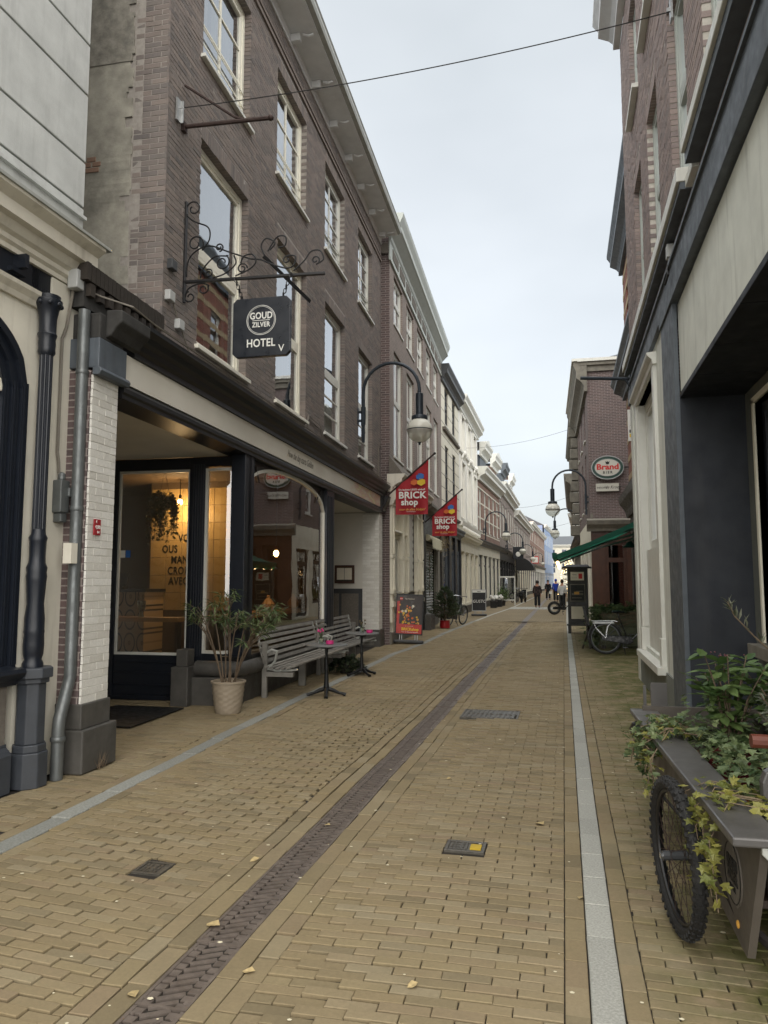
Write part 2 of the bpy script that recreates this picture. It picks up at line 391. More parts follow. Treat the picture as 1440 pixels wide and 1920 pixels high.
plain('terracotta', (170,86,58), .8, .15, 8)
plain('shutter_grey', (160,162,162), .45, .1, 6, dirt=.3, metal=.3)
plain('fabric_cream', (190,186,160), .9, .1, 4)
plain('chalkboard', (44,46,48), .7, .3, 8)
plain('planter_wood', (92,96,74), .85, .35, 5, dirt=.5, dirtcol=(.04,.05,.03,1), bmp=.4)
plain('skin', (190,140,115), .6, .06)
plain('hair_dark', (50,40,34), .7, .2)
plain('cloth_black', (26,26,30), .9, .2)
plain('cloth_blue', (30,62,170), .8, .15)
plain('cloth_grey', (196,196,194), .9, .1)
plain('bulb_glass_metal', (180,180,172), .35, .1)
plain('leaf_dead', (176,156,112), .8, .3, 40)
plain('pale_leaf', (214,206,178), .8, .1, 40)
plain('bark', (98,84,68), .9, .3, 20, bmp=.6)
plain('twig', (120,104,84), .9, .3, 20)
plain('red_plate', (150,28,36), .45, .08)
plain('paper', (222,214,196), .7, .08)
glass('glass_shop', (.68,.68,.65), 1.2, .12)
glass('glass_upper', (.68,.7,.71), 1.5, .26)
glass('glass_bottle', (.8,.85,.8), .8, .05)
emit('bulb_warm', (1.0, .62, .22), 6)
emit('string_light', (1.0, .66, .3), 1.6)
leafmat('leaf_oleander', (.045,.08,.028), (.17,.22,.085))
leafmat('leaf_ivy', (.05,.095,.035), (.22,.27,.12))
leafmat('leaf_ivy_yellow', (.12,.14,.03), (.32,.30,.07))
leafmat('leaf_viburnum', (.055,.11,.03), (.17,.25,.08))
leafmat('leaf_grey', (.06,.075,.045), (.24,.26,.20))
leafmat('leaf_olive', (.06,.07,.04), (.25,.26,.18))
leafmat('leaf_spruce', (.03,.05,.025), (.09,.13,.055))
leafmat('leaf_dry', (.16,.12,.06), (.32,.25,.14))
leafmat('leaf_dark_ivy', (.012,.022,.010), (.05,.07,.03))
m, t, b, o = nodes('awning_green'); b.inputs['Base Color'].default_value = (.015,.11,.075,1); b.inputs['Roughness'].default_value = .8
tl = N(t, 'ShaderNodeBsdfTranslucent'); tl.inputs[0].default_value = (.03,.22,.14,1); ms = N(t, 'ShaderNodeMixShader'); ms.inputs[0].default_value = .45
t.links.new(b.outputs[0], ms.inputs[1]); t.links.new(tl.outputs[0], ms.inputs[2]); t.links.new(ms.outputs[0], o.inputs[0])
m, t, b, o = nodes('globe_glass'); b.inputs['Base Color'].default_value = (.78,.77,.68,1); b.inputs['Roughness'].default_value = .12
tr = N(t, 'ShaderNodeBsdfTransparent'); tr.inputs[0].default_value = (.9,.9,.85,1); ms = N(t, 'ShaderNodeMixShader')
sp = N(t, 'ShaderNodeSeparateXYZ'); t.links.new(coord(t), sp.inputs[0]); mr = N(t, 'ShaderNodeMapRange'); mr.inputs[1].default_value = -.56; mr.inputs[2].default_value = -.46; mr.inputs[3].default_value = .38; mr.inputs[4].default_value = .72; t.links.new(sp.outputs[2], mr.inputs[0])
t.links.new(mr.outputs[0], ms.inputs[0]); t.links.new(tr.outputs[0], ms.inputs[1]); t.links.new(b.outputs[0], ms.inputs[2]); t.links.new(ms.outputs[0], o.inputs[0])
# plaid coat
m, t, b, o = nodes('cloth_plaid'); ck = N(t, 'ShaderNodeTexChecker', i_Scale=9.0); ck.inputs[1].default_value = (.05,.03,.028,1); ck.inputs[2].default_value = (.02,.014,.014,1)
t.links.new(coord(t), ck.inputs[0]); t.links.new(ck.outputs[0], b.inputs['Base Color']); b.inputs['Roughness'].default_value = .9
# counter front with ringed print
m, t, b, o = nodes('ring_print'); co = coord(t); mpn = t.nodes.new('ShaderNodeMapping'); mpn.inputs['Scale'].default_value = (4.2, 4.2, 2.6); t.links.new(co, mpn.inputs[0])
fr_ = N(t, 'ShaderNodeVectorMath', operation='FRACTION'); t.links.new(mpn.outputs[0], fr_.inputs[0])
sb_ = N(t, 'ShaderNodeVectorMath', operation='SUBTRACT'); sb_.inputs[1].default_value = (.5,.5,.5); t.links.new(fr_.outputs[0], sb_.inputs[0])
mm_ = N(t, 'ShaderNodeVectorMath', operation='MULTIPLY'); mm_.inputs[1].default_value = (1,0,1); t.links.new(sb_.outputs[0], mm_.inputs[0])
ln_ = N(t, 'ShaderNodeVectorMath', operation='LENGTH'); t.links.new(mm_.outputs[0], ln_.inputs[0])
t.links.new(ramp(t, ln_.outputs['Value'], [(.06, lin((150,120,80))), (.08, lin((60,46,34))), (.11, lin((178,150,110))), (.36, lin((178,150,110))), (.38, lin((48,38,30))), (.44, lin((48,38,30))), (.46, lin((178,150,110)))]), b.inputs['Base Color']); b.inputs['Roughness'].default_value = .6

# ================================================================ bricks as pieces
def piece_arrays(C, L, Wd, H, rot, tx, ty, bev):
    """12 vertices per brick: bevelled top, sides, open bottom"""
    n = len(C); sx = np.array([-1,1,1,-1.]); sy = np.array([-1,-1,1,1.])
    V = np.zeros((n, 12, 3))
    for k in range(4):
        V[:,k,0] = sx[k]*(L/2-bev); V[:,k,1] = sy[k]*(Wd/2-bev); V[:,k,2] = 0
        V[:,4+k,0] = sx[k]*L/2; V[:,4+k,1] = sy[k]*Wd/2; V[:,4+k,2] = -bev
        V[:,8+k,0] = sx[k]*L/2; V[:,8+k,1] = sy[k]*Wd/2; V[:,8+k,2] = -H
    V[:,:8,2] += V[:,:8,0]*np.tan(ty)[:,None] + V[:,:8,1]*np.tan(tx)[:,None]
    c, s = np.cos(rot)[:,None], np.sin(rot)[:,None]
    X = V[:,:,0]*c - V[:,:,1]*s; Y = V[:,:,0]*s + V[:,:,1]*c
    V[:,:,0] = X + C[:,0:1]; V[:,:,1] = Y + C[:,1:2]; V[:,:,2] += C[:,2:3]
    return V
PIECE_F = [(0,1,2,3)] + [(4+k, 4+(k+1) % 4, (k+1) % 4, k) for k in range(4)] + [(8+k, 8+(k+1) % 4, 4+(k+1) % 4, 4+k) for k in range(4)]
def piece_mesh(name, V, mat, rnd=None):
    n = len(V); F = np.array(PIECE_F)[None] + (np.arange(n)*12)[:,None,None]
    me = bpy.data.meshes.new(name); me.vertices.add(n*12); me.vertices.foreach_set('co', V.reshape(-1).astype(np.float32))
    me.loops.add(n*36); me.loops.foreach_set('vertex_index', F.reshape(-1).astype(np.int32))
    me.polygons.add(n*9); me.polygons.foreach_set('loop_start', np.arange(0, n*36, 4, dtype=np.int32)); me.polygons.foreach_set('loop_total', np.full(n*9, 4, np.int32))
    me.materials.append(M_(mat)); me.update(calc_edges=True); me.shade_flat()
    if rnd is not None:
        a = me.attributes.new('rnd', 'FLOAT', 'POINT'); a.data.foreach_set('value', np.repeat(rnd, 12).astype(np.float32))
    return me

# ================================================================ the street
KX = np.array([[-5,-3.25],[2,-3.31],[5,-3.38],[6.9,-3.455],[9.6,-3.56],[12.3,-3.59],[15.7,-3.68],[18.6,-3.60],[24.6,-3.62],[36,-3.4],[45,-3.1],[60,-3.0],[170,-2.2]])
kerb_x = lambda y: np.interp(y, KX[:,0], KX[:,1])
DX0, DX1 = -1.665, -1.445          # iron drain channel
RK0, RK1 = .065, .185              # right kerb strip
def gz(x, y):
    x = np.asarray(x, float); y = np.asarray(y, float)
    return (-.035*np.exp(-((x+1.55)/.55)**2) + .006*np.sin(1.7*x+.9*y) + .005*np.sin(2.9*y-1.3*x+1)
            - .03*np.exp(-(((x+2.3)/.5)**2 + ((y-3.95)/.6)**2)) + .012*np.exp(-(((x+2.9)/.35)**2 + ((y-5.6)/2.0)**2)))
structure(MB().quad((-400,-60,-.12),(400,-60,-.12),(400,900,-.12),(-400,900,-.12)).build('ground', 'earth'))
street = bpy.data.objects.new('street', None); COL.objects.link(street); structure(street)
Y_END = 30.0
# joint bed under the bricks and the far paving beyond the built bricks
ys = np.concatenate([np.arange(-4, 31, .5)]); xs = np.linspace(-7.0, 3.0, 60)
gm = MB(); vs = [(x, y, float(gz(x, y)) - .013) for y in ys for x in xs]; nx = len(xs)
gm.add(vs, [(j*nx+i, j*nx+i+1, (j+1)*nx+i+1, (j+1)*nx+i) for j in range(len(ys)-1) for i in range(nx-1)])
o = gm.build('joint_bed', 'joint_sand', street, smooth=True)
m_, t_, b_, o_ = nodes('far_paving'); g_ = coord(t_)
br_ = N(t_, 'ShaderNodeTexBrick', i_Scale=1.0, i_Mortar_Size=.005, i_Brick_Width=.207, i_Row_Height=.067)
br_.inputs['Color1'].default_value = lin((140,126,98)); br_.inputs['Color2'].default_value = lin((133,119,92)); br_.inputs['Mortar'].default_value = lin((90,79,62)); t_.links.new(g_, br_.inputs['Vector'])
t_.links.new(mixc(t_, ramp(t_, noise(t_, g_, .5, 4), [(.4, 0), (.8, .3)]), br_.outputs['Color'], (.36,.30,.2,1)), b_.inputs['Base Color']); b_.inputs['Roughness'].default_value = .8
fp = MB(); ysf = [30.0, 36, 45, 60, 80, 110, 170, 260]
fp.add([(x, y, -.004) for y in ysf for x in (-7.0, 9.0)], [(2*i, 2*i+1, 2*i+3, 2*i+2) for i in range(len(ysf)-1)])
fp.build('far_paving', 'far_paving', street)
# white crossing band and pale kerb lines far up the street
plain('far_kerb', (176,176,168), .7, .15, 8)
fk = MB()
for y0, y1 in ((30,36),(36,45),(45,60),(60,100)):
    a, b = float(kerb_x(y0)), float(kerb_x(y1))
    fk.quad((a-.07,y0,0),(a+.07,y0,0),(b+.07,y1,0),(b-.07,y1,0)); 
fk.quad((RK0,30,0),(RK1,30,0),(RK1+.1,60,0),(RK0+.1,60,0))
fk.build('far_kerb_line', 'far_kerb', street)
cx = MB(); rr = random.Random(3)
for i in range(15):
    for j in range(9):
        x0 = -3.2 + i*.22; y0 = 43.2 + j*.42
        cx.box(x0, x0+.2, y0, y0+.38, -.02, .002 + rr.random()*.004)
stuff(cx.build('crossing_setts', 'far_kerb', street))
dr = MB().quad((DX0,29.9,.001),(DX1,29.9,.001),(DX1,90,.001),(DX0,90,.001)); dr.build('far_drain', 'cast_iron', street)

holes = [(-.90,9.12,.34,.28),(-.613,4.58,.12,.09),(-2.32,3.92,.09,.085)]     # covers set into the paving
def zone(xl, xr, y0, y1, pitch=.067, ln=.2, jt=.0045, yoff=None, jit=1.0, phase=0):
    rows = []
    k = 0; y = y0
    while y < y1:
        a, b = float(xl(y)), float(xr(y))
        x = a - (ln+jt)*(.5 if (k+phase) % 2 else 0) + RNG.normal(0, .004)
        while x < b - .02:
            l = ln + RNG.normal(0, .0025*jit)
            c0, c1 = max(x, a), min(x+l, b)
            segs = [(c0, c1)]
            for hx, hy, hw, hh in holes:
                if abs(y + (yoff((c0+c1)/2, y) if yoff else 0) - hy) < hh + .038:
                    nw = []
                    for p, q in segs:
                        if q <= hx-hw-.006 or p >= hx+hw+.006: nw.append((p, q))
                        else:
                            if p < hx-hw-.006: nw.append((p, hx-hw-.006))
                            if q > hx+hw+.006: nw.append((hx+hw+.006, q))
                    segs = nw
            for c0, c1 in segs:
                if c1 - c0 < .03: continue
                xc = (c0+c1)/2; yc = y + (yoff(xc, y) if yoff else 0)
                dyx = ((yoff(xc+.01, y) - yoff(xc-.01, y))/.02) if yoff else 0
                rows.append((xc, yc+RNG.normal(0,.0012), c1-c0, math.atan(dyx)))
            x += l + jt
        y += pitch; k += 1
    return rows
def sag(x, y): return .16*max(0, (-1.95-x)/1.4)**1.6 + .02*math.sin(3*x+.7*y)
def wob(x, y): return .015*math.sin(2.3*x+.6*y)
def bl(y): return np.interp(y, [-4,5.5,5.9,6.0,9.0,9.3,17.6,18.2,27.3,31], [-4.08,-4.08,-4.05,-6.2,-6.2,-4.2,-4.5,-4.36,-4.75,-4.9])
def br(y): return np.interp(y, [-4,8.2,8.3,13.0,13.1,31], [1.9,1.9,1.22,1.22,2.35,2.35])
pav = []
pav += zone(bl, lambda y: kerb_x(y)-.17, 4.2, Y_END, yoff=lambda x, y: .03*math.sin(4*x+y), jit=2)
pav += zone(lambda y: kerb_x(y)+.17, lambda y: DX0-.215, 1.9, Y_END, yoff=sag)
pav += zone(lambda y: DX1+.215, lambda y: RK0-.1, 1.9, Y_END, yoff=wob, phase=1)
pav += zone(lambda y: RK1+.1, br, 1.9, Y_END, yoff=wob, jit=2)
P = np.array(pav)
def strip(x_of, y0, y1, ln, wd, ph=0):
    out = []; y = y0 + ph
    while y < y1:
        l = ln + RNG.normal(0, .004); yc = y + l/2; out.append((float(x_of(yc)), yc, wd, l)); y += l + .008
    return np.array(out)
strips = [strip(lambda y: kerb_x(y)-.122, 3.0, Y_END, .2, .09), strip(lambda y: kerb_x(y)+.122, 1.9, Y_END, .2, .09, .07),
          strip(lambda y: RK0-.05, 1.9, Y_END, .2, .09), strip(lambda y: RK1+.05, 1.9, Y_END, .2, .09, .05),
          strip(lambda y: DX0-.056, 1.9, Y_END, .3, .1), strip(lambda y: DX1+.056, 1.9, Y_END, .3, .1, .13),
          strip(lambda y: DX0-.162, 1.9, Y_END, .2, .095, .06), strip(lambda y: DX1+.162, 1.9, Y_END, .2, .095)]
S = np.concatenate(strips)
Cx = np.concatenate([P[:,0], S[:,0]]); Cy = np.concatenate([P[:,1], S[:,1]])
LL = np.concatenate([P[:,2], S[:,2]]); WW = np.concatenate([np.full(len(P), .0575), S[:,3]]); RO = np.concatenate([P[:,3], np.zeros(len(S))])
n = len(Cx); RO = RO + RNG.normal(0, .010, n)
Cz = gz(Cx, Cy) + RNG.normal(0, .0016, n); TX = RNG.normal(0, .008, n); TY = RNG.normal(0, .006, n)
WW = WW*(1+RNG.normal(0, .02, n))
full = (abs(LL-.2) < .008) & (np.arange(n) < len(P))
score = []
for i in np.where(full)[0]:
    px, py, d = proj((Cx[i], Cy[i], Cz[i]))
    score.append((-(1/d**3) if (20 < px < 1420 and 20 < py < 1900) else 1, i))
score.sort(); pick = [i for s_, i in score[:300]]
mask = np.ones(n, bool); mask[pick] = False
Cc = np.stack([Cx, Cy, Cz], 1)
V = piece_arrays(Cc[mask], LL[mask], WW[mask], .03, RO[mask], TX[mask], TY[mask], .0028)
o = bpy.data.objects.new('paving_brick_field', piece_mesh('paving_brick_field', V, 'paving_brick', RNG.random(mask.sum()))); COL.objects.link(o); o.parent = street; stuff(o)
one = piece_mesh('paving_brick', piece_arrays(np.zeros((1,3)), np.array([.2]), np.array([.0575]), .03, np.zeros(1), np.zeros(1), np.zeros(1), .0028), 'paving_brick')
for i in pick: inst(one, 'paving_brick', street, Cc[i], (TX[i], -TY[i], RO[i]))
# kerb slabs, each its own stone
kb = MB(); 
def slab_mesh(l, wd):
    b = .004; q = MB(); hx, hy = wd/2, l/2
    q.add([(-hx+b,-hy+b,0),(hx-b,-hy+b,0),(hx-b,hy-b,0),(-hx+b,hy-b,0),(-hx,-hy,-b),(hx,-hy,-b),(hx,hy,-b),(-hx,hy,-b),(-hx,-hy,-.06),(hx,-hy,-.06),(hx,hy,-.06),(-hx,hy,-.06)], PIECE_F)
    return q.mesh('kerb_slab', 'kerb_granite')
sm = slab_mesh(.335, .118); y = 1.9
while y < Y_END: inst(sm, 'kerb_slab', street, ((RK0+RK1)/2, y+.17, .002 + float(gz(.12, y))), (RNG.normal(0,.003), 0, RNG.normal(0,.004))); y += .342
sm = slab_mesh(.62, .14); sm.materials[0] = M_('kerb_grey'); y = 2.6
while y < Y_END:
    a, b = float(kerb_x(y)), float(kerb_x(y+.6)); inst(sm, 'kerb_slab', street, ((a+b)/2, y+.31, .003 + float(gz(a, y+.3))), (RNG.normal(0,.003), 0, -math.atan2(b-a, .6))); y += .627
# drain channel with slotted grates
drain = thing('drain_channel', (0, 0, 0), 0, 'rusty iron slot drain running down the middle of the brick street', 'drain')
dw = DX1-DX0; gl_ = .5
g = MB(); g.box(-dw/2, dw/2, -gl_/2+.003, gl_/2-.003, -.05, -.022, 1)
g.box(-dw/2, -dw/2+.016, -gl_/2+.003, gl_/2-.003, -.022, 0); g.box(dw/2-.016, dw/2, -gl_/2+.003, gl_/2-.003, -.022, 0); g.box(-dw/2+.016, dw/2-.016, -gl_/2+.003, -gl_/2+.018, -.022, 0)
for k in range(9):
    yy = -gl_/2 + .03 + k*.055
    for sx in (-1, 1): g.box(sx*.052, sx*.096, yy-.02, yy+.02, -.022, -.003)
    M = Matrix.Translation((0, yy, -.012)) @ Matrix.Rotation(R(32), 4, 'Z'); g.obox(M, .115, .026, .02)
for sx, sy in ((-1,-1),(1,-1),(-1,1),(1,1)): g.lathe([(.011,-.008),(.011,.0005),(0,.001)], 8, (sx*.085, sy*.2, 0))
gm_ = g.mesh('drain_grate', ['cast_iron', 'iron_dark'])
y = 1.7
while y < Y_END: inst(gm_, 'grate', drain, ((DX0+DX1)/2, y+gl_/2, float(gz(-1.555, y+.25)) - .001), (0, 0, RNG.normal(0,.002))); y += gl_
MB().box(DX0-.004, DX1+.004, 1.6, Y_END, -.2, -.06).build('channel_bed', 'iron_dark', drain)
# covers
def cover(x, y, wx, wy, label, kind):
    c = thing('manhole_cover', (x, y, float(gz(x, y)) + .002), 0, label, 'manhole cover')
    MB().box(-wx, wx, -wy, wy, -.03, -.004).box(-wx, -wx+.02, -wy, wy, -.004, .003).box(wx-.02, wx, -wy, wy, -.004, .003).box(-wx+.02, wx-.02, -wy, -wy+.02, -.004, .003).box(-wx+.02, wx-.02, wy-.02, wy, -.004, .003).build('frame', 'manhole_steel', c, bev=.002)
    q = MB()
    if kind == 'big':
        for k in range(11):
            xx = -wx+.06 + k*(2*wx-.12)/10
            q.box(xx-.018, xx+.012, -wy+.05, -.02 - .02*(k % 2), -.004, .004); q.box(xx-.012, xx+.018, .02 + .02*(k % 2), wy-.05, -.004, .004)
        q.box(-wx+.05, wx-.05, -.012, .012, -.004, .004)
    else:
        for k in range(5):
            for j in range(4): q.box(-wx+.03+k*.022, -wx+.045+k*.022, -wy+.03+j*.04, -wy+.055+j*.04, -.004, .002)
        q.box(.0, .012, -.05, .05, -.004, .003); q.box(-.03, -.018, -.05, .05, -.004, .003)
    q.build('tread', 'manhole_steel', c)
    if kind == 'yellow': MB().box(.03, .095, -.04, .04, -.004, .0035).build('plate', 'paint_yellow', c)
cover(-.90, 9.12, .34, .28, 'large patterned iron cover set in the bricks right of the drain', 'big')
cover(-.613, 4.58, .12, .09, 'small grey valve cover with a yellow plate in the paving', 'yellow')
cover(-2.32, 3.92, .09, .085, 'small dark iron cover sunk in the paving left of the drain', 'small')
# fallen leaves, weeds
rr = random.Random(5)
lf = MB(); lf.add([(0,-.03,0),(.018,-.012,.004),(.022,.01,.008),(0,.035,.002),(-.02,.012,.01),(-.017,-.012,.003)], [(0,1,2,3),(0,3,4,5)]); lfm = lf.mesh('fallen_leaf', 'leaf_dead')
for x, y, s_, lb in ((-.19,5.13,1.3,'large brown dead leaf on the bricks beyond the yellow plated cover'),(-1.66,3.35,1.3,'curled pale leaf lying on the near part of the drain'),(-1.32,3.0,.9,'small pale leaf just right of the drain, near the bottom edge'),(-1.8,4.15,1.0,'pale leaf on the edging bricks left of the drain'),(-1.58,4.85,.7,'tiny leaf on the drain grates farther up'),(-.62,3.0,.8,'pale leaf on the bare bricks at the bottom centre'),(-2.9,3.25,.8,'small dead leaf on the paving at the lower left'),(.05,4.0,.8,'small dead leaf against the right kerb strip'),(-.95,6.1,.7,'small dead leaf between the two right hand covers'),(-1.7,2.75,1.1,'dead leaf on the nearest drain grate at the bottom edge')):
    o = inst(lfm, 'fallen_leaf', None, (x, y, float(gz(x, y))+.006), (.1, .1, rr.random()*6), (s_,)*3); tag(o, lb, 'leaf', 'dead leaves on the paving')
sp = MB()
for k in range(260):
    x = rr.uniform(-3.3, 1.0); y = 2.0 + rr.random()**1.7*14; a = rr.random()*6; r_ = rr.uniform(.004, .012); z = float(gz(x, y))+.003
    sp.add([(x+r_*1.3*math.cos(a+q*1.257), y+r_*math.sin(a+q*1.257), z) for q in range(5)], [(0,1,2,3,4)])
o = sp.build('petal_litter', 'pale_leaf'); tag(o, 'tiny pale petals and specks strewn over the bricks', 'litter', kind='stuff')
wd = MB()
for k in range(34):
    a = rr.uniform(-1, 1); x, y = -3.93 + rr.uniform(-.03,.03), 5.72 + rr.uniform(-.06,.06); h = rr.uniform(.08,.2)
    wd.add([(x,y,0),(x+.006,y,0),(x+a*.1+.003,y+rr.uniform(-.08,.02),h)], [(0,1,2)])
o = wd.build('dry_weed', 'twig'); tag(o, 'dry grassy weed at the foot of the white brick pillar', 'weed')

# ================================================================ facade tools (local frame: x along the front, y into the house, z up)
def panel(mb, s0, s1, z0, z1, ops, y, depth=.2, mi=0):
    xs = sorted({s0, s1} | {v for o in ops for v in o[:2] if s0 < v < s1}); zs = sorted({z0, z1} | {v for o in ops for v in o[2:4] if z0 < v < z1})
    for a, b in zip(xs, xs[1:]):
        for c, d in zip(zs, zs[1:]):
            m_, n_ = (a+b)/2, (c+d)/2
            if any(o[0] < m_ < o[1] and o[2] < n_ < o[3] for o in ops): continue
            mb.quad((a,y,c),(b,y,c),(b,y,d),(a,y,d), mi)
    for a, b, c, d in [o[:4] for o in ops]:
        mb.quad((a,y,c),(a,y+depth,c),(a,y+depth,d),(a,y,d), mi); mb.quad((b,y,d),(b,y+depth,d),(b,y+depth,c),(b,y,c), mi)
        mb.quad((a,y,d),(a,y+depth,d),(b,y+depth,d),(b,y,d), mi); mb.quad((a,y+depth,c),(a,y,c),(b,y,c),(b,y+depth,c), mi)
    return mb
def brick_face(parent, s0, s1, z0, z1, ops, y, mat, mortar, lintel=.21, mdep=.004, tilt=1.0, bw=.205, rh=.0625, jt=.009, reveal=.1, npick=0, wall_name='wall', M=None, keep=None, jitter=.0012, depth=.22, brick_name='brick', pick_exclude=None):
    """mortar wall with real bricks laid on it; openings trimmed with reveal bricks and soldier lintels"""
    if wall_name:
        big = [(a-.008, b+.008, c-.008, d+.008) for a, b, c, d in ops]
        panel(MB(), s0, s1, z0, z1, big, y+mdep, depth).build(wall_name, mortar, parent)
    C, L, W, H = [], [], [], []
    k = 0; z = z0 + rh/2
    while z < z1 - rh*.3:
        x = s0 - (bw*.5 if k % 2 else 0)
        cuts = [(a, b) for a, b, c, d in ops if c - .01 < z < d + lintel + .02]
        while x < s1:
            segs = [(max(x, s0), min(x+bw-jt, s1))]
            for a, b in cuts:
                new = []
                for p, q in segs:
                    if q <= a or p >= b: new.append((p, q))
                    else:
                        if p < a: new.append((p, a))
                        if q > b: new.append((b, q))
                segs = new
            for p, q in segs:
                if q - p > .02 and (keep is None or keep((p+q)/2, z)):
                    at_edge = any((abs(q-a) < .004 or abs(p-b) < .004) for a, b in cuts)
                    C.append(((p+q)/2, 0, z)); L.append(q-p); W.append(rh-jt); H.append(reveal if at_edge else .02)
            x += bw
        z += rh; k += 1
    for a, b, c, d in ops:
        if not lintel: break
        nb = max(1, round((b-a)/rh)); st = (b-a)/nb
        for i in range(nb):
            xx = a + st*(i+.5)
            if s0 < xx < s1 and d + lintel/2 < z1: C.append((xx, 0, d + lintel/2 + .004)); L.append(st-jt*.8); W.append(lintel-.006); H.append(reveal)
    C = np.array(C); L = np.array(L); W = np.array(W); H = np.array(H); n = len(C)
    T = piece_arrays(np.zeros((n,3)), L, W, .02, RNG.normal(0,.004,n)*tilt, RNG.normal(0,.008,n)*tilt, RNG.normal(0,.006,n)*tilt, .0015)
    T[:,8:,2] = -H[:,None]
    fy = y + RNG.normal(0, jitter, n)
    V = np.empty_like(T); V[:,:,0] = T[:,:,0] + C[:,0:1]; V[:,:,1] = fy[:,None] - T[:,:,2]; V[:,:,2] = T[:,:,1] + C[:,2:3]
    pick = []
    if npick:
        Mw = parent_matrix(parent); sc_ = []
        for i in range(n):
            if abs(L[i]-(bw-jt)) > .004 or H[i] > .05: continue
            p = Mw @ Vector((C[i,0], y, C[i,2])); px, py, d = proj(p)
            if 0 < px < 1440 and 0 < py < 1920:
                p2 = Mw @ Vector((C[i,0]+L[i], y, C[i,2])); q = proj(p2); sc_.append((-abs(q[0]-px)/d, i))
        sc_.sort(); pick = [i for _, i in sc_[:npick]]
    mask = np.ones(n, bool); mask[pick] = False
    o = bpy.data.objects.new(brick_name + 'work', piece_mesh(brick_name + 'work', V[mask], mat, RNG.random(mask.sum()))); COL.objects.link(o); o.parent = parent; stuff(o)
    if pick:
        one = np.zeros((1,12,3)); T1 = piece_arrays(np.zeros((1,3)), np.array([bw-jt]), np.array([rh-jt]), .02, np.zeros(1), np.zeros(1), np.zeros(1), .0015)
        one[:,:,0] = T1[:,:,0]; one[:,:,1] = -T1[:,:,2]; one[:,:,2] = T1[:,:,1]
        me = piece_mesh(brick_name, one, mat)
        for i in pick: inst(me, brick_name, parent, (C[i,0], fy[i], C[i,2]), (RNG.normal(0,.006)*tilt, RNG.normal(0,.004)*tilt, RNG.normal(0,.006)*tilt))
    return o
def parent_matrix(o):
    m = Matrix.Translation(o.location) @ o.rotation_euler.to_matrix().to_4x4() @ Matrix.Diagonal(tuple(o.scale) + (1,))
    return parent_matrix(o.parent) @ m if o.parent else m

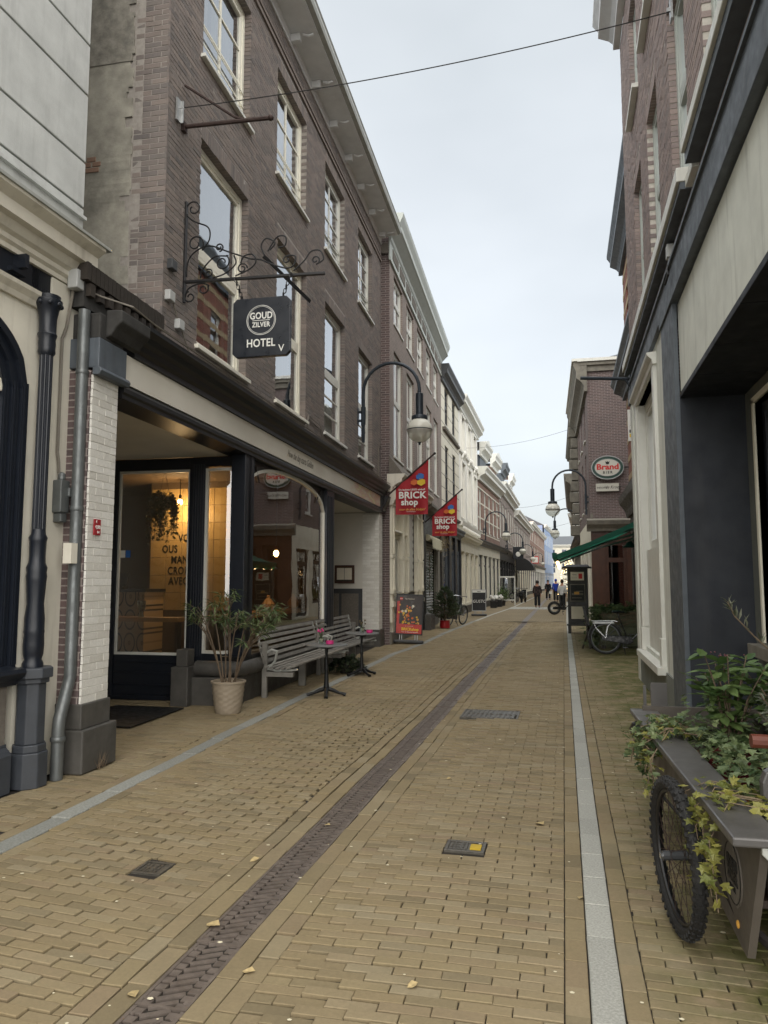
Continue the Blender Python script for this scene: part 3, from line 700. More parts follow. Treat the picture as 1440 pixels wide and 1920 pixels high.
def window(parent, s0, s1, z0, z1, y, mat='white_wood', fw=.08, cols=2, rows=3, meet=None, bar=.025, glassm='glass_upper', curtain=None, sill=None, sillw=.07, rails=0, deep=.1, room=.5, name='window', arch=0, split=True, sash=.05, glare=0):
    f = MB(); void = 1
    f.box(s0, s0+fw, y, y+deep, z0, z1).box(s1-fw, s1, y, y+deep, z0, z1).box(s0+fw, s1-fw, y, y+deep, z1-fw, z1).box(s0+fw, s1-fw, y, y+deep, z0, z0+fw*.9)
    a, b, c, d = s0+fw, s1-fw, z0+fw*.9, z1-fw; yb = y+.012
    cells_z = [(c, d)]
    if meet is not None:
        zm = c + (d-c)*meet; f.box(a, b, y+.01, y+deep, zm-.035, zm+.035); cells_z = [(c, zm-.035), (zm+.035, d)]
    panes = []
    for zi, (q0, q1) in enumerate(cells_z):
        f.box(a, a+sash, yb, yb+.05, q0, q1).box(b-sash, b, yb, yb+.05, q0, q1).box(a+sash, b-sash, yb, yb+.05, q1-sash, q1).box(a+sash, b-sash, yb, yb+.05, q0, q0+sash)
        rz = rows[zi] if isinstance(rows, (list, tuple)) else rows; cz = cols[zi] if isinstance(cols, (list, tuple)) else cols
        aa, bb, cc, dd = a+sash, b-sash, q0+sash, q1-sash
        for i in range(1, cz): xx = aa + (bb-aa)*i/cz; f.box(xx-bar/2, xx+bar/2, yb+.008, yb+.045, cc, dd)
        for j in range(1, rz): zz = cc + (dd-cc)*j/rz; f.box(aa, bb, yb+.01, yb+.043, zz-bar/2, zz+bar/2)
        for i in range(cz):
            for j in range(rz): panes.append((aa+(bb-aa)*i/cz, aa+(bb-aa)*(i+1)/cz, cc+(dd-cc)*j/rz, cc+(dd-cc)*(j+1)/rz))
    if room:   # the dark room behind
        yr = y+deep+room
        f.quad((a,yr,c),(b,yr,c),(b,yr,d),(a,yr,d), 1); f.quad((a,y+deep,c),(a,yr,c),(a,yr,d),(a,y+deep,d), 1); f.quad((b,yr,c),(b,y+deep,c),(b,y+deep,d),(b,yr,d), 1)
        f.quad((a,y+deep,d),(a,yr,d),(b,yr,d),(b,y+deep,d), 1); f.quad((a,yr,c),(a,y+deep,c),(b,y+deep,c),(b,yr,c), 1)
    wo = f.build(name, [mat, 'interior_void'], parent)
    yg = yb+.026
    if split:
        for p in panes: MB().quad((p[0],yg+RNG.normal(0,.0015),p[2]),(p[1],yg+RNG.normal(0,.0015),p[2]),(p[1],yg,p[3]),(p[0],yg,p[3])).build('pane', glassm, wo)
    else:
        g = MB()
        for q0, q1 in cells_z: g.quad((a,yg,q0),(b,yg,q0),(b,yg,q1),(a,yg,q1))
        g.build('pane', glassm, wo)
    if sill: MB().box(s0-.05, s1+.05, y-sillw-(.0), y+deep, z0-.06, z0-.004).build('sill', sill, wo, bev=.006)
    if curtain:
        cu = MB()
        for (c0, c1) in curtain:
            n = 14; pts = [(a+(b-a)*(c0+(c1-c0)*i/n), y+deep+.08+.02*math.sin(i*1.9)) for i in range(n+1)]
            for (x0, q0), (x1, q1) in zip(pts, pts[1:]): cu.quad((x0,q0,c),(x1,q1,c),(x1,q1,d),(x0,q0,d))
        cu.build('curtain', 'curtain', wo)
    if glare: MB().quad((a,y+deep+.03,d-(d-c)*glare),(b,y+deep+.03,d-(d-c)*glare),(b,y+deep+.03,d),(a,y+deep+.03,d)).build('sky_glare_sheet', 'curtain', wo)  # white sheet added behind the upper panes to stand for reflected sky
    if rails:
        rm = MB()
        for k in range(rails): zz = z0+.12+k*.2; rm.box(s0+.02, s1-.02, y-.012, y, zz-.009, zz+.009)
        rm.build('guard_rail', mat, wo)
    return wo
CORNICE = lambda y, z, d, h: [(y,z),(y-d*.25,z),(y-d*.25,z+h*.18),(y-d*.4,z+h*.3),(y-d*.8,z+h*.45),(y-d*.8,z+h*.66),(y-d,z+h*.86),(y-d,z+h),(y,z+h)]
def body(parent, s0, s1, y0, y1, z0, z1, mat, name='side_wall'):
    """back and sides of a house so that it stands as a solid from any side"""
    m = MB(); m.quad((s1,y0,z0),(s1,y1,z0),(s1,y1,z1),(s1,y0,z1)); m.quad((s0,y1,z0),(s0,y0,z0),(s0,y0,z1),(s0,y1,z1)); m.quad((s1,y1,z0),(s0,y1,z0),(s0,y1,z1),(s1,y1,z1)); m.quad((s0,y0,z1),(s1,y0,z1),(s1,y1,z1),(s0,y1,z1))
    return m.build(name, mat, parent)

# ================================================================ the hotel with the café front (left)
B_ROT = math.atan2(.99928, -.03794)
hot = thing('hotel_building', (-3.98, 5.945, 0), B_ROT, 'brown brick hotel with tall windows, black shop cornice and porch on the left', 'building')
YU = .075
ops2 = [(1.62,3.10,7.96,9.72),(4.22,5.72,7.96,9.72),(6.90,8.38,7.98,9.74),(9.62,11.10,7.98,9.74)]
ops1 = [(1.64,3.12,4.36,6.92),(4.30,5.80,4.36,6.95),(6.97,8.46,4.40,6.95),(9.70,11.12,4.42,6.93)]
brick_face(hot, .81, 12.15, 4.02, 10.62, ops2+ops1, YU, 'wall_brick_brown', 'mortar_dark', npick=170, reveal=.12, depth=.3)
cr = [(0,.28),(.62,1)]
for i, (a, b, c, d) in enumerate(ops2):
    m_ = 'window_cream' if i < 2 else 'white_wood'
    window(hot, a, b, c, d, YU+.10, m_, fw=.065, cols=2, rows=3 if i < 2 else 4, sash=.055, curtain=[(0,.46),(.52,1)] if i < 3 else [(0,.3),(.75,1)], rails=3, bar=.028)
    MB().box(a-.06, b+.06, YU-.06, YU+.14, c-.05, c-.002).build('window_sill', 'white_wood', hot, bev=.006)
for i, (a, b, c, d) in enumerate(ops1):
    m_ = 'window_cream' if i < 2 else 'white_wood'
    window(hot, a, b, c, d, YU+.10, m_, fw=.08, cols=1, rows=(3,1) if i > 1 else 1, meet=.5 if i > 1 else .48, sash=.05, curtain=[(0,.3),(.5,1)] if i < 2 else [(.25,.75)], rails=0, glare=.5 if i < 2 else 0)
    MB().box(a-.06, b+.08, YU-.05, YU+.14, c-.055, c-.002).build('window_sill', 'window_cream' if i < 2 else 'white_wood', hot, bev=.006)
# side wall over the low neighbour: bricks at the corner, old plaster behind, bare brick where it fell off
SX = Matrix.Rotation(-PI/2, 4, 'Z')
side = bpy.data.objects.new('side_wall', None); COL.objects.link(side); side.parent = hot; side.location = (.81, YU, 0); side.rotation_euler = (0, 0, -PI/2)
# local frame of the side: x towards the street (0 at corner, negative inward), y into the house
brick_face(side, -.40, 0, 4.30, 10.62, [], .0, 'wall_brick_brown', 'mortar_dark', lintel=0, npick=130, wall_name='brick_corner')
rr = random.Random(9)
pl = MB(); zz = 4.3; edge = []
while zz < 10.7:
    edge.append((-.40 - .012 + (rr.uniform(-.13, -.02) if rr.random() < .25 else rr.uniform(-.012, .008)), zz)); zz += rr.uniform(.05, .13)
for k in range(len(edge)-1):
    (x0, z0), (x1, z1) = edge[k], edge[k+1]; e = .012 + .008*math.sin(z0*2.1)
    if z0 < 7.3: pl.add([(-3.0,-e,z0),(x0,-e,z0),(x0,-e,z1),(-3.0,-e,z1)], [(0,1,2,3)], 0); pl.add([(x0,-e,z0),(x0,.03,z0),(x0,.03,z1),(x0,-e,z1)], [(0,1,2,3)], 0)
    else: pl.add([(-3.0,-e-.01,z0),(x0,-e-.01,z0),(x0,-e-.01,z1),(-3.0,-e-.01,z1)], [(0,1,2,3)], 1); pl.add([(x0,-e-.01,z0),(x0,.03,z0),(x0,.03,z1),(x0,-e-.01,z1)], [(0,1,2,3)], 1)
pl.build('old_plaster', ['plaster_old', 'plaster_upper'], side)
brick_face(side, -.54, -.40, 4.30, 10.62, [], .008, 'brick_red_old', 'mortar_dark', lintel=0, wall_name='bare_brick', jitter=.004, brick_name='old_brick')
MB().box(-3.0, -.5, .02, .3, 4.3, 10.6).build('wall_core', 'mortar_dark', side)
hb = MB()    # patch of bare brick in the middle of the plaster
for k, (x0, x1, z) in enumerate(((-.98,-.80,6.10),(-1.02,-.90,6.165),(-.88,-.78,6.165),(-.95,-.84,6.225))): hb.box(x0, x1, -.022, .0, z, z+.055)
hb.build('bare_brick_patch', 'brick_red_old', side, bev=.006)
body(hot, .81, 12.15, YU+.3, 9, 4.0, 10.6, 'mortar_dark', 'rear_wall')
# eaves: string lines, soffit boards, brackets, zinc gutter
ev = MB(); ev.extr([(YU,10.0),(YU-.03,10.0),(YU-.03,10.06),(YU,10.06)], .83, 12.14); ev.extr([(YU,10.14),(YU-.02,10.14),(YU-.02,10.19),(YU,10.19)], .83, 12.14); ev.build('string_course', 'wall_brick_brown', hot)
sf = MB(); sf.box(.75, 12.15, YU-.46, YU+.2, 10.70, 10.745); sf.box(.75, 12.15, YU-.02, YU+.0, 10.5, 10.70); sf.build('soffit', 'soffit_grey', hot)
gt = MB(); gt.extr([(YU-.44,10.72),(YU-.54,10.74),(YU-.56,10.80),(YU-.54,10.90),(YU-.56,10.93),(YU-.42,10.93),(YU-.42,10.745),(YU-.44,10.745)], .72, 12.15); gt.build('gutter', 'zinc_pale', hot)
MB().quad((.75,YU-.44,10.9),(12.15,YU-.44,10.9),(12.15,YU+3,13.2),(.75,YU+3,13.2)).build('roof', 'slate', hot)
for k in range(10):
    s_ = 1.2 + k*1.18
    q = MB(); q.prism([(0,10.69),(.09,10.69),(.09,10.56),(.0,10.56)], YU-.02, YU-.18); q.tube([(.045,YU-.22,10.68),(.045,YU-.32,10.64),(.045,YU-.40,10.66)], .02, 6)
    o = q.build('eaves_bracket', 'soffit_grey', hot); o.location = (s_, 0, 0)
# --- ground floor
def wbrick(parent, s0, s1, z0, z1, y, nm, **kw): brick_face(parent, s0, s1, z0, z1, [], y, 'white_painted_brick', 'white_mortar', lintel=0, bw=.205, rh=.066, jt=.005, wall_name=nm, jitter=.0012, mdep=.0032, tilt=.4, brick_name='white_brick', **kw)
wbrick(hot, -.47, -.08, .57, 3.43, .0, 'pillar_face', npick=120)
MB().box(-.465, -.085, .03, .45, .5, 3.45).build('pillar', 'brick_dark_side', hot)
MB().box(-.50, .01, -.05, .5, 0, .36).build('plinth', 'stone_dark', hot, bev=.012)
MB().box(-.48, -.05, -.015, .48, .36, .57).build('plinth', 'stone_dark', hot, bev=.01)
cp = MB(); cp.box(-.47, -.03, -.05, .4, 3.47, 3.74); cp.extr([(.0,3.40),(-.07,3.40),(-.09,3.44),(-.07,3.47),(.0,3.47)], -.49, -.01); cp.build('pillar_cap', 'bluegrey_paint', hot, bev=.008)
cs = MB(); cs.prism([(-.44,3.74),(-.06,3.74),(-.06,3.98),(-.44,3.98)], -.03, .3); cs.extr([(-.03,3.77),(-.08,3.79),(-.13,3.86),(-.19,3.91),(-.19,4.02),(-.03,4.03)], -.36, .14); cs.build('console', 'stone_sooty', hot, bev=.015)
fa = MB(); fa.box(-.02, 11.74, .0, .12, 3.46, 3.74); fa.build('fascia', 'fascia_print', hot)
for x0, x1, z0, z1, mm in ((9.3,9.9,3.58,3.70,'print_yellow'),(9.6,10.6,3.50,3.60,'print_orange'),(10.7,11.5,3.50,3.58,'poster_red')): pass
cb = MB(); cb.box(-.05, 11.85, .02, .3, 3.30, 3.455); cb.extr([(.02,3.30),(-.02,3.30),(-.02,3.34),(-.035,3.36),(-.035,3.40),(.0,3.44),(.02,3.44)], -.04, 11.85); cb.build('door_beam', 'black_gloss', hot)
ct = MB(); ct.extr([(.1,3.745),(-.03,3.745),(-.02,3.80),(-.05,3.83),(-.06,3.88),(-.10,3.91),(-.12,3.96),(-.16,3.98),(-.18,4.0),(-.18,4.045),(.1,4.06)], .14, 12.2); ct.build('shop_cornice', 'black_gloss', hot, smooth=True, ang=25)
ce = MB(); ce.box(11.76, 12.16, -.06, .3, 3.36, 3.745); ce.extr([(-.06,3.42),(-.16,3.60),(-.2,3.74),(-.06,3.74)], 11.8, 12.12); ce.build('cornice_end', 'black_gloss', hot, bev=.01)
# low brick parapet with dentils over the alley
pp = thing('x', (0,0,0), 0, None, None); bpy.data.objects.remove(pp)
pa = MB(); pa.box(-.50, .80, .10, .35, 4.02, 4.24); pa.build('parapet_wall', 'stone_sooty', hot)
pb = MB()
for k in range(21): x = -.55+k*.065; pb.box(x, x+.056, .04, .35, 4.245, 4.40+rr.uniform(-.004,.004))
o = pb.build('parapet_coping', 'brick_sooty', hot); stuff(o)
dn = MB()
for k in range(9): x = -.48+k*.145; MB().box(x, x+.07, .05, .10, 4.12, 4.235).build('dentil', 'brick_sooty', hot)
text('How the day starts Golden', .17, 'stone_grey', 'lettering', hot, (5.35, -.004, 3.60), (PI/2, 0, 0), shear=.45, sx=.72, bold=-.002)
# porch: door wall across the street line
ps = 3.14
MB().quad((-.3,.05,3.305),(ps,.05,3.305),(ps,2.3,3.305),(-.3,2.3,3.305)).box(-.3,ps,.05,2.3,3.31,3.4).build('porch_ceiling', 'porch_plaster', hot)
MB().box(-.4, -.3, .4, 2.3, 0, 3.4).build('porch_wall', 'porch_plaster', hot); MB().box(-.4, ps, 2.22, 2.4, 0, 3.4).build('porch_wall', 'porch_plaster', hot)
door = MB()   # a frame whose front faces the camera: x = ps plane, spans y
def yb(mb, y0, y1, z0, z1, x0=0, d=.08, mi=0): return mb.box(ps+x0, ps+x0+d, y0, y1, z0, z1, mi)
yb(door, .86, 2.06, 0, .06); yb(door, 1.95, 2.2, .06, 3.3); yb(door, .82, .87, .06, 3.3); yb(door, .87, 1.95, 3.14, 3.3); yb(door, .87, 1.95, .06, .60, .02, .05)
for z_ in (.2,.36,.5): yb(door, .87, 1.95, z_-.008, z_+.008, .008, .02)
do = door.build('shop_door', 'navy_paint', hot, bev=.004)
q = MB(); yb(q, .87, .905, .6, 3.14, .03, .03); yb(q, 1.92, 1.95, .6, 3.14, .03, .03); yb(q, .905, 1.92, .6, .635, .03, .03); yb(q, .905, 1.92, 3.105, 3.14, .03, .03); q.build('bead', 'white_wood', do)
MB().quad((ps+.05,.9,.63),(ps+.05,1.93,.63),(ps+.05,1.93,3.11),(ps+.05,.9,3.11)).build('pane', 'glass_shop', do)
MB().box(ps+.045,ps+.048,1.76,1.83,1.93,2.03).build('sticker', 'print_blue', do)
MB().box(ps+.045,ps+.048,1.84,1.91,1.93,2.03).build('sticker', 'print_white', do)
# fluted posts and the curved corner pane
pt = MB(); yb(pt, .63, .82, .0, 3.3, -.02, .12); [pt.box(ps-.034, ps-.02, .65+k*.036, .67+k*.036, .6, 3.2) for k in range(5)]
yb(pt, .0, .17, .55, 3.3, -.02, .2); [pt.box(ps-.03, ps-.02, .02+k*.038, .04+k*.038, .7, 3.2) for k in range(4)]
yb(pt, .17, .63, 3.16, 3.3, -.02, .12); yb(pt, .17, .63, .55, .64, -.02, .12); pt.build('fluted_post', 'navy_paint', hot, bev=.004)
cpn = MB(); na = 10
def cy_(i): return .19 + .42*i/na
def cx_(i): return ps - .05*math.sin(PI*i/na)
for i in range(na): cpn.quad((cx_(i+1)+.03,cy_(i+1),.66),(cx_(i)+.03,cy_(i),.66),(cx_(i)+.03,cy_(i),3.12),(cx_(i+1)+.03,cy_(i+1),3.12))
cw = MB()
for i in range(na):
    for z0, z1 in ((.64,.68),(3.10,3.14)):
        a_, b_ = cx_(i), cx_(i+1); cw.add([(a_,cy_(i),z0),(b_,cy_(i+1),z0),(b_,cy_(i+1),z1),(a_,cy_(i),z1),(a_+.05,cy_(i),z0),(b_+.05,cy_(i+1),z0),(b_+.05,cy_(i+1),z1),(a_+.05,cy_(i),z1)], [(3,2,1,0),(4,5,6,7),(0,1,5,4),(2,3,7,6)])
cw.box(ps-.01, ps+.04, .17, .205, .64, 3.14).box(ps-.01, ps+.04, .595, .63, .64, 3.14)
cwo = cw.build('curved_window', 'white_wood', hot); cpn.build('pane', 'glass_shop', cwo)
st = MB(); st.box(2.72, 3.0, .62, .86, 0, .5); st.build('base_block', 'stone_dark', hot, bev=.012); MB().box(2.78, 2.98, .66, .82, .5, .72).build('base_block', 'stone_dark', hot, bev=.01)
MB().box(2.84, ps, .02, .64, 0, .36).build('base_stone', 'stone_dark', hot, bev=.01)
MB().tube([(2.98,.62,.46),(2.96,.3,.46),(2.98,.10,.46),(3.08,.03,.46),(3.3,.02,.46),(7.4,.02,.46)], .105, 12).build('base_roll', 'stone_dark', hot, smooth=True)
MB().box(3.02, 7.5, .05, .5, 0, .36).build('base_stone', 'stone_dark', hot, bev=.01)
MB().box(2.98, 7.5, .0, .3, .555, .62).build('window_sill', 'black_paint', hot, bev=.01)
# big arched shop window along the street
ax0, ax1, az0 = 3.22, 6.95, .62
def archz(x, c0=ax0, c1=ax1, h=.42, zb=2.84): m_ = (c0+c1)/2; u_ = (x-m_)/((c1-c0)/2); return zb + h*math.sqrt(max(0, 1-abs(u_)**2.3))
aw = MB(); n_ = 28
for i in range(n_):
    x0 = ax0+(ax1-ax0)*i/n_; x1 = ax0+(ax1-ax0)*(i+1)/n_
    for dz, y0, y1, mi in ((.0,.05,.10,0),):
        z0a, z1a = archz(x0), archz(x1)
        aw.add([(x0,y0,z0a),(x1,y0,z1a),(x1,y0,z1a+.045),(x0,y0,z0a+.045),(x0,y1,z0a),(x1,y1,z1a),(x1,y1,z1a+.045),(x0,y1,z0a+.045)], [(0,1,2,3),(3,2,6,7),(1,0,4,5)], 0)
    aw.add([(x0,.07,archz(x0)+.045),(x1,.07,archz(x1)+.045),(x1,.07,3.3),(x0,.07,3.3)], [(0,1,2,3)], 1)
aw.box(ax0, ax0+.04, .05, .1, az0, archz(ax0)+.03, 0); aw.box(ax1-.045, ax1, .04, .1, az0, archz(ax1)+.03, 0)
awo = aw.build('arched_window', ['white_wood', 'black_gloss'], hot)
gp = MB(); pts = [(ax0,az0),(ax1,az0)] + [(ax1-(ax1-ax0)*i/n_, archz(ax1-(ax1-ax0)*i/n_)) for i in range(n_+1)]
gp.add([(x,.08,z) for x, z in pts], [tuple(range(len(pts)))]); gp.build('pane', 'glass_shop', awo)
MB().box(3.0, ax0, .0, .2, .6, 3.3).build('window_post', 'navy_paint', hot, bev=.004); p2 = MB(); p2.box(ax1, 7.45, .0, .12, .6, 3.3); [p2.box(ax1+.06+k*.1, ax1+.11+k*.1, -.012, .0, .7, 3.2) for k in range(4)]; p2.build('window_post', 'navy_paint', hot, bev=.004)
sc2 = MB()
for cxx, sgn in ((3.36, 1), (6.75, -1)):
    sc2 = MB()
    sc2.tube([(cxx+sgn*.3*t_/14, .06, 3.27-.27*(t_/14)**1.5*1) for t_ in range(15)], .012, 5)
    sc2.tube(arc(cxx+sgn*.12, 3.17, .06, 0, 330, 12, .06), .008, 5)
    sc2.build('iron_scroll', 'iron_dark', awo)
# second recess with menu board and white brick pillar facing the camera
s2 = 11.6
far = bpy.data.objects.new('pillar_side', None); COL.objects.link(far); far.parent = hot; far.location = (s2, .0, 0); far.rotation_euler = (0, 0, -PI/2)
# frame: x = -y(local of hotel) ; face towards the camera
wbrick(far, -.42, -.01, .42, 3.3, .0, 'pillar_face', npick=90)
wbrick(hot, s2+.01, 12.0, .42, 3.3, .0, 'pillar_face')
MB().box(s2-.05, 12.06, -.04, .5, 0, .42).build('plinth', 'stone_dark', hot, bev=.012)
MB().box(s2+.012, s2+.1, .42, 2.3, 1.42, 3.3).build('recess_wall', 'porch_plaster', hot)
wn = MB(); wn.box(s2+.0, s2+.1, .42, 2.3, .42, 1.42); wn.build('wainscot', 'plastic_dark', hot); MB().box(s2-.012, s2, .52, .95, .5, 1.3).build('wainscot_panel', 'stone_panel', hot); MB().box(s2-.012, s2, 1.02, 1.25, .5, 1.3).build('wainscot_panel', 'stone_panel', hot)
MB().box(7.45, s2, .1, 2.3, 3.31, 3.4).build('porch_ceiling', 'porch_plaster', hot); MB().box(7.5, s2, 2.2, 2.3, 0, 3.3).build('recess_wall', 'porch_plaster', hot)
mb_ = MB(); mb_.box(s2-.05, s2, .62, 1.12, 1.55, 2.0); MBo = mb_.build('menu_case', 'wood_brown', hot, bev=.006); MB().box(s2-.056, s2-.05, .68, 1.06, 1.64, 1.93).build('menu_sheet', 'paper', MBo); MB().box(s2-.06, s2-.056, .864, .872, 1.64, 1.93).box(s2-.06,s2-.056,.66,1.08,1.6,1.635).build('divider', 'wood_dark', MBo)
# the room inside
rm = MB(); X0, X1, Y0_, Y1_ = ps+.1, 7.42, .16, 6.5
rm.quad((X0,Y0_,.02),(X1,Y0_,.02),(X1,Y1_,.02),(X0,Y1_,.02), 0); rm.quad((X0,Y0_,3.34),(X0,Y1_,3.34),(X1,Y1_,3.34),(X1,Y0_,3.34), 1)
rm.quad((X0,Y1_,0),(X1,Y1_,0),(X1,Y1_,3.34),(X0,Y1_,3.34), 2); rm.quad((X1,Y1_,0),(X1,Y0_,0),(X1,Y0_,3.34),(X1,Y1_,3.34), 1)
rm.quad((X0,2.2,0),(X0,Y1_,0),(X0,Y1_,3.34),(X0,2.2,3.34), 2); MB().box(7.44, 7.5, .13, 2.2, 0, 3.3).build('recess_wall', 'porch_plaster', hot)
rm.build('cafe_interior', ['interior_dark', 'interior_wall', 'orange_wall'], hot)

# ================================================================ inside the café (seen through the glass)
tw = thing('tile_wall', (-6.3, 11.6, 0), 0, 'beige tiled wall with black French words seen through the hotel door', 'wall')
tm = MB(); tm.add([(-.146,0,-.146),(.146,0,-.146),(.146,0,.146),(-.146,0,.146),(-.15,.006,-.15),(.15,.006,-.15),(.15,.006,.15),(-.15,.006,.15)], [(0,1,2,3),(4,5,1,0),(5,6,2,1),(6,7,3,2),(7,4,0,3)])
plain('wall_tile', (186,158,108), .3, .1, 3, obj_var=.12); tme = tm.mesh('tile', 'wall_tile')
for i in range(5):
    for j in range(7): inst(tme, 'tile', tw, (-.65+i*.305, 0, 1.25+j*.305))
MB().box(-.82, .75, .006, .1, 0, 3.34).build('tile_backing', 'interior_wall', tw)
for s_, x, z in (('VOUL',-.06,2.35),('OUS',-.42,2.16),('MANGE',-.13,1.97),('CROISS',-.20,1.78),('AVEC',-.24,1.60)): text(s_, .185, 'print_black', 'lettering', tw, (x, -.004, z), (PI/2,0,0), bold=.004, sx=.78, spacing=1.08)
co_ = thing('bar_counter', (-7.2, 11.0, 0), 0, 'bar counter with ringed pattern front inside the hotel café', 'counter')
MB().box(-.55, .38, 0, .6, 0, 1.42).build('front', 'ring_print', co_); MB().box(-.6, .42, -.04, .65, 1.42, 1.47).build('worktop', 'black_paint', co_)
til = thing('till', (-7.35, 11.1, 1.47), 0, 'dark till screen on the bar counter behind the door', 'till')
q = MB(); M = Matrix.Translation((0,0,.16)) @ Matrix.Rotation(R(-20),4,'X'); q.obox(M, .3, .03, .22); q.build('screen', 'black_paint', til); MB().box(-.08,.08,-.05,.1,0,.06).build('base', 'black_paint', til)
sh = thing('window_shelf', (-5.9, 9.6, 0), 0, 'long wooden shelf board running behind the hotel door glass', 'shelf'); MB().box(-.9, .55, -.1, .2, 1.02, 1.08).build('board', 'wood_warm', sh); MB().box(-.88,-.82,.0,.1,.02,1.02).box(.45,.5,.0,.1,.02,1.02).build('support', 'wood_dark', sh)
vs_ = thing('vase', (-6.0, 9.6, 1.08), 0, 'small glass vase with a dry sprig on the window shelf', 'vase'); MB().lathe([(.03,0),(.045,.01),(.025,.06),(.06,.14),(.065,.24),(.05,.24)], 12).build('vessel', 'glass_bottle', vs_, smooth=True); MB().tube([(0,0,.1),(.02,0,.3)], .006, 5).tube([(0,0,.1),(-.04,0,.33)], .005, 5).build('sprig', 'twig', vs_)
ws = thing('counter_board', (-4.9, 12.0, 0), R(2), 'pale wooden bar board running behind the arched shop window', 'shelf'); MB().box(-.3,.15,-2.2,2.4,1.03,1.1).build('board', 'wood_warm', ws); MB().box(-.2,-.1,-2.0,-1.9,.02,1.03).box(-.2,-.1,2.1,2.2,.02,1.03).build('support', 'wood_dark', ws)
for k, (x, y) in enumerate(((-4.85,11.6),(-4.9,12.9))):
    g_ = thing('glass_cloche', (x, y, 1.1), 0, ('rounded golden glass jar on the bar board, nearer one' if k == 0 else 'rounded golden glass jar on the bar board, farther one'), 'jar'); MB().lathe([(.07,0),(.11,.05),(.11,.12),(.05,.2),(.03,.22),(.03,.26),(0,.27)], 14).build('vessel', 'wood_warm', g_, smooth=True)
for k, (x, y, z, lab) in enumerate(((-4.6,11.3,2.06,'bare glowing bulb hanging behind the arched shop window'),(-6.35,11.25,2.95,'warm spot lamp lighting the tiled wall in the café'))):
    l_ = thing('pendant_lamp', (x, y, z), 0, lab, 'lamp')
    MB().tube([(0,0,.12),(0,0,3.34-z)], .008, 5).build('cord', 'cable_dark', l_); MB().lathe([(.02,.05),(.025,.12),(.01,.13)], 10).build('socket', 'wood_brown', l_)
    MB().sphere((0,0,0), .045, 12, 8, sc=(1,1,1.25)).build('bulb', 'bulb_warm', l_, smooth=True)
    ld = bpy.data.lights.new('bulb_light', 'POINT'); ld.energy = 4 if k == 0 else 13; ld.color = (1,.66,.32); ld.shadow_soft_size = .06
    lo = bpy.data.objects.new('bulb_light', ld); COL.objects.link(lo); lo.parent = l_; lo.location = (0, -.02, -.12)
# foliage generator ------------------------------------------------------------
def leaves(name, pts, mat, parent, ln=.05, wd=.02, drop=0.0, shape='blade', seed=1, dirs=None, spread=1.0):
    """pts: list of leaf roots; one mesh of separate bent leaves"""
    r_ = random.Random(seed); m = MB(); rn = []
    for i, p in enumerate(pts):
        p = Vector(p); d = Vector(dirs[i]) if dirs else Vector((r_.gauss(0,1), r_.gauss(0,1), r_.gauss(0,.7)+.1))
        d = d + Vector((r_.gauss(0,.35), r_.gauss(0,.35), r_.gauss(0,.3)-drop))*spread
        if d.length < 1e-3: d = Vector((0,0,1))
        d.normalize(); L = ln*r_.uniform(.65,1.25); W = wd*r_.uniform(.75,1.2)
        sd = d.cross(Vector((r_.gauss(0,.3), r_.gauss(0,.3), 1))); sd = sd.normalized() if sd.length > 1e-3 else Vector((1,0,0)); up = sd.cross(d)
        bend = up*(-.18*L)
        if shape == 'blade':
            vs = [p, p+d*L*.45+sd*W*.5+up*L*.02, p+d*L+bend, p+d*L*.45-sd*W*.5+up*L*.02, p+d*L*.5-up*W*.18]
            m.add(vs, [(0,1,4),(1,2,4),(0,4,3),(4,2,3)])
        elif shape == 'ivy':
            vs = [p, p+d*L*.1+sd*W*.62, p+d*L*.42+sd*W*.42, p+d*L*.62+sd*W*.75, p+d*L*.7+sd*W*.25, p+d*L*1.05+bend, p+d*L*.7-sd*W*.25, p+d*L*.62-sd*W*.75, p+d*L*.42-sd*W*.42, p+d*L*.1-sd*W*.62, p+d*L*.4-up*W*.12]
            m.add(vs, [(k, (k+1) % 10, 10) for k in range(10)])
        else:   # oval
            vs = [p, p+d*L*.28+sd*W*.45, p+d*L*.65+sd*W*.42+bend*.4, p+d*L+bend, p+d*L*.65-sd*W*.42+bend*.4, p+d*L*.28-sd*W*.45, p+d*L*.5+bend*.15-up*W*.15]
            m.add(vs, [(k, (k+1) % 6, 6) for k in range(6)])
        rn += [r_.random()]*(len(m.v)-len(rn))
    me = m.mesh(name, mat); a = me.attributes.new('rnd', 'FLOAT', 'POINT'); a.data.foreach_set('value', rn)
    o = bpy.data.objects.new(name, me); COL.objects.link(o); o.parent = parent; stuff(o); return o
hp = thing('hanging_plant', (-6.03, 10.2, 2.35), 0, 'trailing green plant hanging from the café ceiling behind the door', 'plant')
r_ = random.Random(2); pts = []; stm = MB()
for k in range(46):
    a = r_.random()*6.28; rad = r_.uniform(.1,.26); top = .55+r_.uniform(-.05,.1); lenn = r_.uniform(.2,.75)
    path = [(0,0,.5), (.6*rad*math.cos(a), .6*rad*math.sin(a), top), (rad*math.cos(a), rad*math.sin(a), top-.12), (rad*1.05*math.cos(a), rad*1.05*math.sin(a), top-lenn)]
    stm.tube(path, .004, 4)
    for j in range(22): u_ = j/21; i0 = 2 if u_ > .3 else 1; f_ = (u_-.3)/.7 if u_ > .3 else u_/.3; p = Vector(path[i0]).lerp(Vector(path[i0+1]), f_); pts.append(p+Vector((r_.gauss(0,.02), r_.gauss(0,.02), r_.gauss(0,.02))))
leaves('foliage', pts, 'leaf_dark_ivy', hp, .055, .035, .6, 'ivy', 4); stm.build('stem', 'twig', hp); MB().lathe([(.06,.36),(.11,.45),(.12,.55),(.1,.55)], 14).build('pot', 'pot_taupe', hp, smooth=True)
